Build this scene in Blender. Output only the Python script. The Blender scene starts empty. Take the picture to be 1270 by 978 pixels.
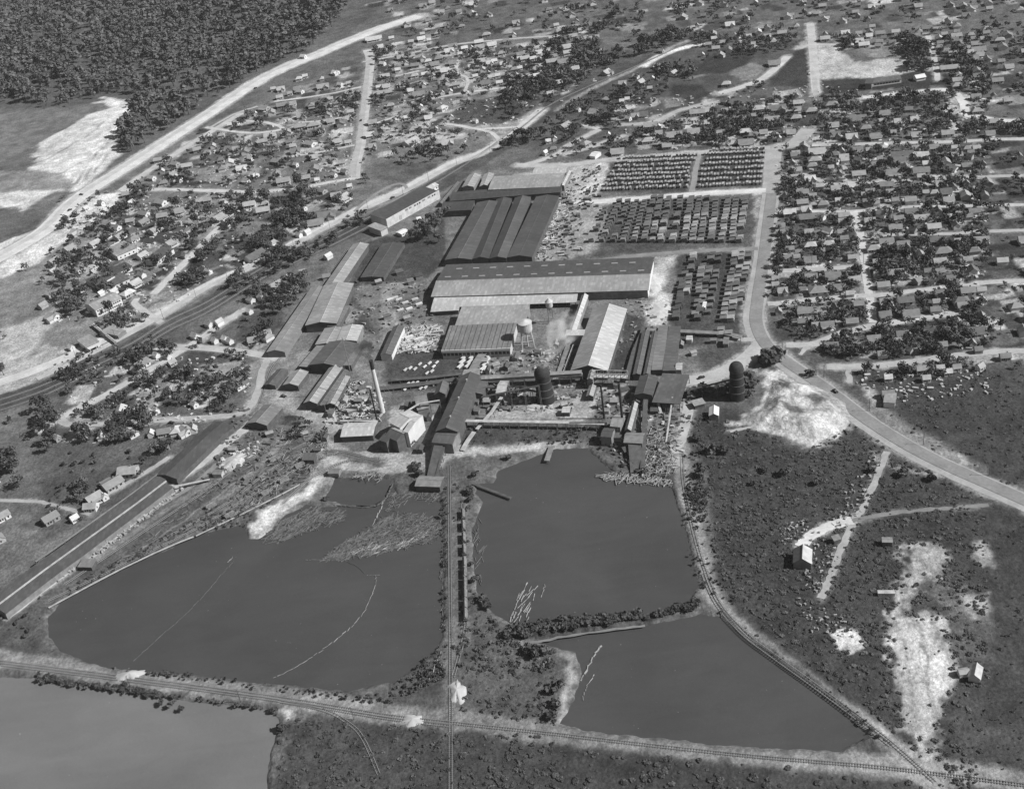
import bpy, math, random
import numpy as np
from mathutils import Vector, Matrix
random.seed(7); np.random.seed(7)
SC = bpy.context.scene
# ---------------------------------------------------------------- camera
IMW, IMH, FOC, ALT = 1270.0, 978.0, 1500.0, 450.0
CX, CY = IMW/2, IMH/2
_d = np.array([365.0, 2311.0, FOC]); DN = _d/np.linalg.norm(_d)
NO = np.array([0, 0, 1.0]) - DN*DN[2]; NO /= np.linalg.norm(NO)
EA = np.cross(DN, NO)
def G(px, py, z=0.0):
    """ground point (x, y, z) seen at photo position px, py"""
    v = np.array([px-CX, py-CY, FOC]); v = v*((ALT-z)/v.dot(DN))
    return Vector((v.dot(EA), v.dot(NO), z))
def mpp(px, py):
    v = np.array([px-CX, py-CY, FOC]); return ALT/v.dot(DN)
def PX(x, y, z=0.0):
    c = EA*x + NO*y + DN*(ALT-z)
    return (CX+FOC*c[0]/c[2], CY+FOC*c[1]/c[2])
cd = bpy.data.cameras.new("camera"); cam = bpy.data.objects.new("camera", cd); SC.collection.objects.link(cam); SC.camera = cam
def _w(i): return Vector((EA[i], NO[i], -DN[i]))
r_, u_, f_ = _w(0), -_w(1), _w(2)
m = Matrix((r_, u_, -f_)).transposed().to_4x4(); m.translation = Vector((0, 0, ALT)); cam.matrix_world = m
cd.sensor_width = 36.0; cd.lens = 36.0*FOC/IMW; cd.clip_start = 5; cd.clip_end = 8000
# ---------------------------------------------------------------- sky, sun, exposure
_s = (G(855, 491)-G(907, 491)); SH = Vector((_s.x, _s.y, 0)).normalized()
SUN_EL = math.radians(41)
sdir = Vector((SH.x*math.cos(SUN_EL), SH.y*math.cos(SUN_EL), -math.sin(SUN_EL)))
W = bpy.data.worlds.new("World"); SC.world = W; W.use_nodes = True
nt = W.node_tree; bg = nt.nodes["Background"]; sk = nt.nodes.new("ShaderNodeTexSky"); sk.sky_type = 'NISHITA'; sk.sun_disc = False
sk.sun_elevation = SUN_EL; sk.sun_rotation = math.atan2(-SH.x, -SH.y)
bw = nt.nodes.new("ShaderNodeRGBToBW"); nt.links.new(sk.outputs[0], bw.inputs[0]); nt.links.new(bw.outputs[0], bg.inputs[0]); bg.inputs[1].default_value = 0.05
ld = bpy.data.lights.new("sun", 'SUN'); ld.energy = 5.0; ld.angle = math.radians(0.5); ld.color = (1, 1, 1)
sun = bpy.data.objects.new("sun", ld); SC.collection.objects.link(sun); sun.rotation_euler = sdir.to_track_quat('-Z', 'Y').to_euler()
SC.view_settings.view_transform = 'Standard'; SC.view_settings.look = 'None'; SC.view_settings.exposure = 0.42; SC.view_settings.gamma = 1
SC.cycles.volume_bounces = 3
# ---------------------------------------------------------------- helpers
COL = SC.collection
MATS = {}
def mat(key, v, amp=0.18, sc=0.25, rough=0.85, sc2=None, spec=0.3, rnd=0.0, stretch=None, streak=0.0, metal=0.0, sheets=0.0):
    """grey weathered material: v albedo, two noise scales, optional per-object tone change and streaks along the roof fall"""
    if key in MATS: return MATS[key]
    M = bpy.data.materials.new(key); M.use_nodes = True; n = M.node_tree.nodes; L = M.node_tree.links
    b = n["Principled BSDF"]; b.inputs["Roughness"].default_value = rough; b.inputs["Specular IOR Level"].default_value = spec; b.inputs["Metallic"].default_value = metal
    tc = n.new("ShaderNodeTexCoord"); ge = n.new("ShaderNodeNewGeometry")
    a = n.new("ShaderNodeTexNoise"); a.inputs["Scale"].default_value = sc; a.inputs["Detail"].default_value = 5; L.new(ge.outputs["Position"], a.inputs["Vector"])
    c = n.new("ShaderNodeTexNoise"); c.inputs["Scale"].default_value = sc2 or sc*9; c.inputs["Detail"].default_value = 3
    if stretch:
        mp = n.new("ShaderNodeMapping"); mp.inputs["Scale"].default_value = stretch; L.new(tc.outputs["Object"], mp.inputs[0]); L.new(mp.outputs[0], c.inputs["Vector"])
    else: L.new(ge.outputs["Position"], c.inputs["Vector"])
    mr = n.new("ShaderNodeMapRange"); mr.inputs[3].default_value = 1-amp*1.6; mr.inputs[4].default_value = 1+amp*1.6; mr.inputs[1].default_value = .25; mr.inputs[2].default_value = .75; L.new(a.outputs[0], mr.inputs[0])
    m2 = n.new("ShaderNodeMapRange"); am = max(amp, streak); m2.inputs[3].default_value = 1-am; m2.inputs[4].default_value = 1+am; m2.inputs[1].default_value = .25; m2.inputs[2].default_value = .75; L.new(c.outputs[0], m2.inputs[0])
    mu = n.new("ShaderNodeMath"); mu.operation = 'MULTIPLY'; L.new(mr.outputs[0], mu.inputs[0]); L.new(m2.outputs[0], mu.inputs[1])
    out = mu.outputs[0]
    if sheets:   # separate roofing sheets weather differently
        sn = n.new("ShaderNodeVectorMath"); sn.operation = 'SNAP'; sn.inputs[1].default_value = (1.7, 3.1, 40); wn = n.new("ShaderNodeTexWhiteNoise"); wn.noise_dimensions = '2D'; L.new(tc.outputs["Object"], sn.inputs[0]); L.new(sn.outputs[0], wn.inputs["Vector"])
        pw = n.new("ShaderNodeMath"); pw.operation = 'POWER'; pw.inputs[1].default_value = 3; L.new(wn.outputs["Value"], pw.inputs[0]); m4 = n.new("ShaderNodeMapRange"); m4.inputs[3].default_value = 1-sheets*.4; m4.inputs[4].default_value = 1+sheets; L.new(pw.outputs[0], m4.inputs[0])
        q = n.new("ShaderNodeMath"); q.operation = 'MULTIPLY'; L.new(out, q.inputs[0]); L.new(m4.outputs[0], q.inputs[1]); out = q.outputs[0]
    if rnd:
        oi = n.new("ShaderNodeObjectInfo"); m3 = n.new("ShaderNodeMapRange"); m3.inputs[3].default_value = 1-rnd; m3.inputs[4].default_value = 1+rnd; L.new(oi.outputs["Random"], m3.inputs[0])
        q = n.new("ShaderNodeMath"); q.operation = 'MULTIPLY'; L.new(out, q.inputs[0]); L.new(m3.outputs[0], q.inputs[1]); out = q.outputs[0]
    q = n.new("ShaderNodeMath"); q.operation = 'MULTIPLY'; q.inputs[1].default_value = v; L.new(out, q.inputs[0]); L.new(q.outputs[0], b.inputs["Base Color"])
    MATS[key] = M; return M
class MB:
    def __init__(s): s.v = []; s.f = []
    def poly(s, pts, faces):
        k = len(s.v); s.v += [tuple(p) for p in pts]; s.f += [tuple(i+k for i in q) for q in faces]
    def box(s, cx, cy, z0, sx, sy, sz, a=0.0):
        c, n = math.cos(a), math.sin(a); P = []
        for z in (z0, z0+sz):
            for dx, dy in ((-1, -1), (1, -1), (1, 1), (-1, 1)):
                x, y = dx*sx/2, dy*sy/2; P.append((cx+x*c-y*n, cy+x*n+y*c, z))
        s.poly(P, ((0, 3, 2, 1), (4, 5, 6, 7), (0, 1, 5, 4), (1, 2, 6, 5), (2, 3, 7, 6), (3, 0, 4, 7)))
    def tube(s, p, q, r0, r1=None, n=6):
        p = Vector(p); q = Vector(q); r1 = r0 if r1 is None else r1; d = (q-p).normalized()
        u = d.cross(Vector((0, 0, 1)) if abs(d.z) < .95 else Vector((1, 0, 0))).normalized(); w = d.cross(u)
        P = []
        for c, r in ((p, r0), (q, r1)):
            for i in range(n):
                t = 2*math.pi*i/n; P.append(c+u*(r*math.cos(t))+w*(r*math.sin(t)))
        s.poly(P, [(i, (i+1) % n, n+(i+1) % n, n+i) for i in range(n)]+[tuple(range(n, 2*n)), tuple(range(n-1, -1, -1))])
    def lathe(s, prof, n=20, c=(0, 0)):
        P = [(c[0]+r*math.cos(2*math.pi*i/n), c[1]+r*math.sin(2*math.pi*i/n), z) for r, z in prof for i in range(n)]
        s.poly(P, [(k*n+i, k*n+(i+1) % n, (k+1)*n+(i+1) % n, (k+1)*n+i) for k in range(len(prof)-1) for i in range(n)]+[tuple((len(prof)-1)*n+i for i in range(n))])
    def mesh(s, name, m=None):
        me = bpy.data.meshes.new(name); me.from_pydata(s.v, [], s.f)
        if m: me.materials.append(m)
        return me
def props(o, label=None, cat=None, group=None, kind=None):
    if label: o["label"] = label
    if cat: o["category"] = cat
    if group: o["group"] = group
    if kind: o["kind"] = kind
    return o
def link(name, data, parent=None, loc=None, rz=None):
    o = bpy.data.objects.new(name, data); COL.objects.link(o)
    if parent: o.parent = parent
    if loc is not None: o.location = loc
    if rz is not None: o.rotation_euler = (0, 0, rz)
    return o
def thing(name, label, cat, loc=(0, 0, 0), rz=0.0, group=None):
    return props(link(name, None, None, loc, rz), label, cat, group)
def npmesh(name, V, F, m, smooth=False):
    """fast mesh from numpy arrays; F (n,3) or (n,4)"""
    me = bpy.data.meshes.new(name); k = F.shape[1]
    me.vertices.add(len(V)); me.vertices.foreach_set("co", V.astype(np.float32).ravel())
    me.loops.add(F.size); me.loops.foreach_set("vertex_index", F.astype(np.int32).ravel())
    me.polygons.add(len(F)); me.polygons.foreach_set("loop_start", np.arange(0, F.size, k, dtype=np.int32))
    me.polygons.foreach_set("use_smooth", np.full(len(F), smooth)); me.update(calc_edges=True); me.materials.append(m)
    return me
def smooth_line(pts, n=6, closed=False):
    P = [Vector(p) for p in pts]; out = []; N = len(P)
    for i in range(N if closed else N-1):
        a, b, c, d = (P[(i-1) % N], P[i], P[(i+1) % N], P[(i+2) % N]) if closed else (P[max(i-1, 0)], P[i], P[i+1], P[min(i+2, N-1)])
        for j in range(n):
            t = j/n; out.append(0.5*((2*b)+(c-a)*t+(2*a-5*b+4*c-d)*t*t+(3*b-a-3*c+d)*t*t*t))
    if not closed: out.append(P[-1])
    return out
def GL(s, z=0.0):
    """'x,y x,y ...' photo positions to ground points"""
    return [G(*map(float, t.split(',')), z) for t in s.split()]
# ---------------------------------------------------------------- noise for the ground
def vnoise(X, Y, s, seed):
    r = np.random.RandomState(seed); T = r.rand(256, 256).astype(np.float32)
    x = X/s+1000; y = Y/s+1000; i = np.floor(x).astype(int); j = np.floor(y).astype(int); fx = x-i; fy = y-j
    fx = fx*fx*(3-2*fx); fy = fy*fy*(3-2*fy); i &= 255; j &= 255; i1 = (i+1) & 255; j1 = (j+1) & 255
    return (T[i, j]*(1-fx)+T[i1, j]*fx)*(1-fy)+(T[i, j1]*(1-fx)+T[i1, j1]*fx)*fy
def fbm(X, Y, s, seed, o=4):
    t = 0; a = 1; n = 0
    for k in range(o): t = t+a*vnoise(X, Y, s/2**k, seed+k); n += a; a *= .55
    return t/n
def pdist(X, Y, P, closed=True):
    D = np.full(X.shape, 1e9, np.float32); ins = np.zeros(X.shape, bool); N = len(P)
    for i in range(N if closed else N-1):
        ax, ay = P[i][0], P[i][1]; bx, by = P[(i+1) % N][0], P[(i+1) % N][1]; dx, dy = bx-ax, by-ay; L = dx*dx+dy*dy+1e-9
        t = np.clip(((X-ax)*dx+(Y-ay)*dy)/L, 0, 1); D = np.minimum(D, (X-ax-t*dx)**2+(Y-ay-t*dy)**2)
        if closed and abs(by-ay) > 1e-9: ins ^= ((ay > Y) != (by > Y)) & (X < (bx-ax)*(Y-ay)/(by-ay)+ax)
    D = np.sqrt(D); return np.where(ins, -D, D) if closed else D
# ---------------------------------------------------------------- ponds
PONDS = {
 'log_pond': "60,790 60,766 76,746 108,726 150,706 215,678 240,664 300,650 308,668 320,668 338,655 352,640 380,626 400,628 430,628 462,629 478,620 486,600 492,614 520,612 545,612 549,640 550,700 549,790 532,815 512,830 490,845 430,856 340,848 250,838 170,833 110,822 76,808",
 'small_pond': "403,620 416,592 455,590 486,595 478,617 465,627 430,626",
 'sawmill_pond': "586,655 592,640 600,622 588,612 596,600 612,598 618,584 650,571 690,556 728,556 745,572 762,588 800,590 830,598 845,640 858,690 868,725 855,745 820,757 760,765 690,770 640,778 610,760 592,735 587,700",
 'south_pond': "662,795 720,785 800,775 870,762 890,764 915,782 960,815 1010,850 1055,890 1078,912 1040,932 900,924 780,911 718,904 694,897 712,870 722,835 715,808",
 'corner_pond': "-260,860 -120,842 0,840 60,842 120,853 180,862 250,872 330,880 346,890 342,915 330,960 330,1060 -300,1060",
}
PD = {k: GL(v, -1.2) for k, v in PONDS.items()}
# ---------------------------------------------------------------- ground paint: (kind, width or 0, albedo, feather, warp, points)
RES_L = "46,250 230,165 330,120 430,85 600,60 720,48 720,110 640,165 560,210 430,280 330,335 190,400 46,470"
PAINT = [
 # residential soils
 ('p', 0.12, 8, 3, "-300,30 1600,30 1600,560 900,560 900,1100 -300,1100"),
 ('p', 0.15, 14, 5, RES_L),
 ('p', 0.17, 10, 5, "-80,330 46,300 150,300 230,330 170,395 46,440 -80,480"),
 ('p', 0.085, 10, 4, "640,60 860,42 1000,42 1000,180 750,190 700,200 620,180 700,130"),
 ('p', 0.085, 9, 4, "960,180 1400,160 1400,560 1130,540 1000,450 950,430"),
 ('p', 0.09, 9, 4, "46,470 200,410 330,440 300,520 190,590 46,680"),
 # forest floor
 ('p', 0.10, 8, 4, "-300,-60 440,-60 380,70 250,140 200,170 150,200 160,130 46,135 -200,140"),
 # sand works upper left, brightest sand raised to put haze into its colour
 ('p', 0.60, 7, 5, "-60,250 46,205 46,175 80,155 110,130 135,122 158,125 160,150 140,170 150,190 130,210 100,235 60,240 30,260"),
 ('p', 0.15, 3, 3, "46,135 90,130 130,128 138,134 110,142 90,155 70,165 46,180 -60,230 -60,150"),
 ('p', 0.2, 4, 3, "-10,212 46,212 75,215 92,228 88,236 46,236 -10,240"),
 ('s', 6, 0.5, 3, 2, "126,121 150,126 160,138 155,155"),
 ('s', 2.0, 0.18, 2, 1, "95,228 120,190 150,165"), ('s', 2.0, 0.18, 2, 1, "102,226 125,192"), ('s', 1.5, 0.16, 2, 1, "110,222 135,190"),
 ('p', 0.60, 5, 4, "46,285 80,265 110,245 150,236 145,255 110,280 80,300 60,315 46,325 0,345 -60,360 -60,320"),
 ('p', 0.33, 6, 4, "-60,470 46,440 60,428 100,435 60,470 30,480 -60,520"),
 ('p', 0.33, 6, 4, "-60,425 46,395 70,380 60,410 40,440 -60,470"),
 # industrial yard
 ('p', 0.15, 8, 4, "310,440 390,350 450,300 500,265 560,215 700,205 740,200 760,240 945,300 935,410 900,470 850,500 840,560 750,560 600,560 540,570 400,570 330,520"),
 ('p', 0.06, 3, 2, "430,360 455,300 478,293 540,290 552,262 553,325 530,345 500,350 450,352"),
 ('p', 0.055, 3, 1, "446,343 458,322 476,298 491,304 484,325 478,345"),
 ('p', 0.055, 4, 3, "395,350 436,357 470,420 440,402 418,402"),
 ('p', 0.16, 4, 3, "330,440 350,440 390,430 400,405 440,375 445,390 400,440 380,462 360,470 330,500 300,520 310,470"),
 ('p', 0.42, 3, 3, "425,495 455,490 466,512 440,522 425,512"), ('p', 0.34, 3, 3, "488,505 505,500 510,535 498,545 486,530"), ('p', 0.32, 3, 3, "608,470 640,470 660,480 640,495 612,500"), ('p', 0.36, 3, 3, "560,540 580,530 590,545 570,560"),
 ('p', 0.24, 4, 3, "330,490 350,478 372,500 430,503 450,515 445,527 410,540 380,520 340,505"),
 ('p', 0.30, 4, 3, "410,545 440,560 520,562 555,545 575,525 585,532 570,560 545,580 500,585 440,583 410,575 390,560"),
 ('p', 0.34, 4, 3, "570,557 620,555 690,548 712,548 712,552 690,556 640,562 600,565 570,565"),
 ('p', 0.28, 4, 3, "600,512 640,505 665,498 690,500 740,485 780,470 778,480 745,492 735,520 690,520 620,520 595,518"),
 ('p', 0.42, 6, 4, "490,385 495,405 540,402 548,410 545,440 520,442 500,440 488,440 495,418"),
 ('p', 0.07, 4, 3, "470,440 560,430 600,440 560,480 480,490"),
 ('p', 0.07, 4, 3, "560,525 740,525 735,545 600,552 565,552"),
 ('p', 0.055, 4, 3, "770,385 800,395 790,470 750,470 770,420"),
 ('p', 0.42, 6, 4, "640,215 700,208 745,202 758,205 755,225 742,245 700,250 710,262 690,300 680,322 662,330 680,290 700,240"),
 ('p', 0.50, 4, 3, "735,200 757,204 752,222 738,238 722,240 735,215"),
 ('p', 0.35, 3, 2, "690,250 860,238 950,232 952,238 860,243 760,250 720,256"),
 ('p', 0.06, 6, 3, "757,203 955,186 950,230 870,232 862,238 745,238"),
 ('p', 0.085, 8, 5, "752,256 790,248 945,240 942,302 760,318 735,318 742,285 748,262"), ('p', 0.24, 6, 6, "700,250 755,246 750,280 735,312 690,318 665,330 680,300 695,262"),
 ('p', 0.06, 5, 3, "840,315 935,308 925,420 900,430 830,430 842,350"),
 ('p', 0.27, 4, 3, "935,238 948,236 945,258 937,275 930,262"),
 ('p', 0.35, 5, 4, "803,345 812,318 836,316 828,350 812,368 800,362"),
 ('p', 0.5, 5, 5, "806,372 822,362 835,370 832,395 822,402 808,398 802,388"), ('p', 0.085, 6, 4, "872,418 925,412 938,430 900,465 868,470"),
 # timbered ground south-east
 ('p', 0.055, 14, 6, "860,500 905,500 1000,555 1060,500 1110,560 1240,620 1600,650 1600,1100 1110,1100 1060,900 950,800 880,720 850,600"),
 ('p', 0.055, 8, 5, "1000,438 1050,450 1090,455 1600,460 1600,620 1225,595 1150,560 1090,505"),
 ('p', 0.48, 5, 5, "905,525 915,515 945,500 950,470 935,462 935,455 975,450 1010,475 1053,500 1056,525 1040,540 1015,552 1000,550 975,540 950,535 930,530"),
 ('p', 0.10, 3, 3, "935,450 945,430 970,433 985,450 950,460"),
 ('p', 0.10, 3, 3, "968,468 985,475 985,490 975,492"), ('p', 0.12, 3, 3, "965,505 990,508 1000,520 985,522"),
 ('p', 0.10, 3, 3, "940,464 950,464 950,471 940,471"), ('p', 0.13, 3, 3, "998,499 1020,496 1030,506 1010,510"),
 ('p', 0.17, 6, 4, "1072,490 1090,495 1120,520 1200,565 1225,575 1225,583 1180,570 1120,545 1080,510"),
 ('p', 0.4, 4, 3, "1165,560 1190,562 1205,575 1185,575"), ('p', 0.3, 4, 3, "1062,478 1082,482 1092,500 1078,495"),
 ('s', 5, 0.16, 3, 3, "1085,560 1110,580 1160,590 1225,603"),
 ('p', 0.42, 5, 6, "1115,674 1172,676 1175,695 1165,715 1140,720 1125,765 1170,770 1175,800 1186,840 1165,890 1160,905 1155,930 1180,978 1140,1100 1140,920 1110,850 1103,780 1118,740"),
 ('p', 0.13, 4, 5, "1140,716 1190,725 1225,745 1225,765 1180,760 1150,745"),
 ('p', 0.55, 2, 4, "1035,787 1050,783 1064,783 1077,803 1062,809 1035,805"),
 ('p', 0.28, 4, 4, "1205,675 1230,674 1230,698 1210,698"),
 ('p', 0.24, 4, 4, "1190,740 1230,735 1230,775 1205,762"),
 ('p', 0.09, 5, 4, "1175,765 1230,770 1230,820 1200,818 1180,810"),
 # bank between ponds and mill
 ('p', 0.10, 8, 5, "310,650 240,664 60,755 46,720 110,680 200,620 290,560 340,520 400,560 400,590"),
 ('p', 0.50, 4, 4, "308,675 312,650 330,632 352,618 380,608 395,580 410,575 400,598 385,618 360,632 345,645 330,668 318,672"),
 ('p', 0.20, 4, 3, "395,570 425,575 415,592 400,605"),
 ('p', 0.085, 8, 4, "-200,730 46,725 70,748 55,770 55,800 100,825 160,838 340,855 480,868 560,860 560,880 400,882 340,870 200,858 46,835 -200,835"),
 ('p', 0.10, 4, 4, "553,600 580,600 585,655 583,700 590,735 610,765 640,782 660,795 640,830 565,830 550,812 553,700"),
 ('p', 0.075, 5, 4, "480,850 515,830 553,790 556,875 490,868"),
 ('p', 0.10, 6, 5, "560,825 640,835 690,815 700,870 680,900 565,885"),
 ('p', 0.28, 3, 3, "683,805 712,808 715,840 706,870 700,898 690,905 700,860 705,820"),
 ('p', 0.20, 3, 3, "660,896 690,893 690,905 660,905"), ('p', 0.65, 1.5, 2, "558,848 570,846 573,870 560,876"), ('p', 0.3, 3, 2, "640,798 670,795 672,806 648,806"),
 ('p', 0.7, 1.5, 2, "150,832 165,831 173,838 160,842 148,839"), ('p', 0.55, 2, 2, "503,888 520,887 525,897 508,897"), ('p', 0.4, 3, 3, "345,878 362,876 362,892 350,895 346,888"),
 ('p', 0.06, 6, 4, "350,905 340,1000 340,1100 1500,1100 1500,1010 1100,965 800,935 695,920 560,900 400,880"),
 ('p', 0.055, 3, 4, "640,778 760,766 862,745 868,750 800,774 720,784 660,794"),
 ('p', 0.085, 5, 5, "560,530 700,530 745,555 800,590 832,598 838,570 790,560 750,545 740,525"),
 ('p', 0.15, 5, 4, "858,560 872,570 878,640 885,700 870,690 860,620"),
 ('s', 2, 0.2, 1.5, 2, "1138,770 1150,810 1152,850 1160,890"), ('s', 2, 0.22, 1.5, 2, "1150,765 1165,790 1178,820"), ('s', 1.6, 0.24, 1.5, 2, "1120,790 1128,840 1140,900"), ('s', 2.5, 0.16, 2, 3, "1112,720 1140,735 1175,745 1225,765"), ('s', 1.6, 0.2, 1.5, 2, "1130,690 1145,700 1160,712"),
 ('s', 2.2, 0.26, 2, 3, "50,200 90,180 130,150"), ('s', 2.2, 0.28, 2, 3, "60,225 100,200 140,170"), ('s', 2, 0.24, 2, 2, "940,515 970,500 1000,515 1030,520"), ('s', 2, 0.26, 2, 2, "950,480 965,500 960,525"),
 ('s', 1.6, 0.2, 1.5, 1.5, "470,568 430,572 390,590 350,625"), ('s', 1.6, 0.22, 1.5, 1.5, "420,560 370,580 320,620 270,650"), ('s', 1.6, 0.2, 1.5, 1.5, "400,552 340,580 280,625 200,670"), ('s', 1.4, 0.19, 1.5, 1.5, "380,548 320,578 250,630 160,690"), ('s', 1.4, 0.2, 1.5, 1.5, "360,546 310,570 240,618"),
 # fields and lots
 ('p', 0.135, 4, 2, "745,46 792,46 790,62 745,62"),
 ('p', 0.04, 3, 3, "960,95 990,60 1003,62 1003,108 950,108"), ('p', 0.036, 2, 2, "1010,100 1012,82 1022,84 1022,100 1080,96 1130,88 1175,90 1178,104 1010,118"),
 ('p', 0.42, 4, 4, "1002,42 1012,42 1014,55 1065,58 1040,62 1060,78 1140,66 1150,80 1180,85 1080,96 1020,98 1010,85 1006,60 990,58 990,53 1001,50"),
 ('p', 0.2, 6, 5, "1035,58 1140,50 1150,75 1080,70 1060,60"),
 ('p', 0.18, 3, 3, "900,92 915,80 930,75 936,78 950,85 935,100 920,100"), ('p', 0.2, 3, 2, "845,100 855,95 870,88 885,92"),
 ('p', 0.045, 4, 2, "850,95 890,60 940,60 930,78 900,90"), ('p', 0.042, 4, 2, "832,105 870,105 880,118 850,128 830,122"), ('p', 0.16, 3, 2, "820,120 845,122 850,130 825,135"),
 ('p', 0.07, 5, 3, "575,125 650,118 665,130 640,150 600,155 575,150 560,140"),
 ('p', 0.30, 3, 2, "480,166 500,165 580,166 580,172 500,175 482,173"),
 ('p', 0.11, 4, 3, "500,200 545,205 520,222 480,225 460,215 465,205"),
 ('p', 0.15, 3, 3, "290,265 330,275 328,285 300,290 290,285"), ('p', 0.24, 4, 3, "175,360 200,365 198,375 180,378"), ('p', 0.20, 3, 2, "230,210 285,205 290,225 240,225"),
 ('p', 0.065, 5, 3, "290,385 345,385 350,400 320,430 290,420"), ('p', 0.15, 4, 3, "95,510 125,507 128,518 100,518"),
 ('p', 0.20, 5, 4, "245,450 330,450 320,475 250,478"), ('p', 0.16, 3, 3, "1000,385 1030,375 1045,385 1020,395"),
 ('p', 0.06, 5, 3, "957,405 1000,400 1010,420 990,428 965,420"), ('p', 0.055, 5, 3, "960,360 985,362 990,375 958,375"),
]
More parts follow.
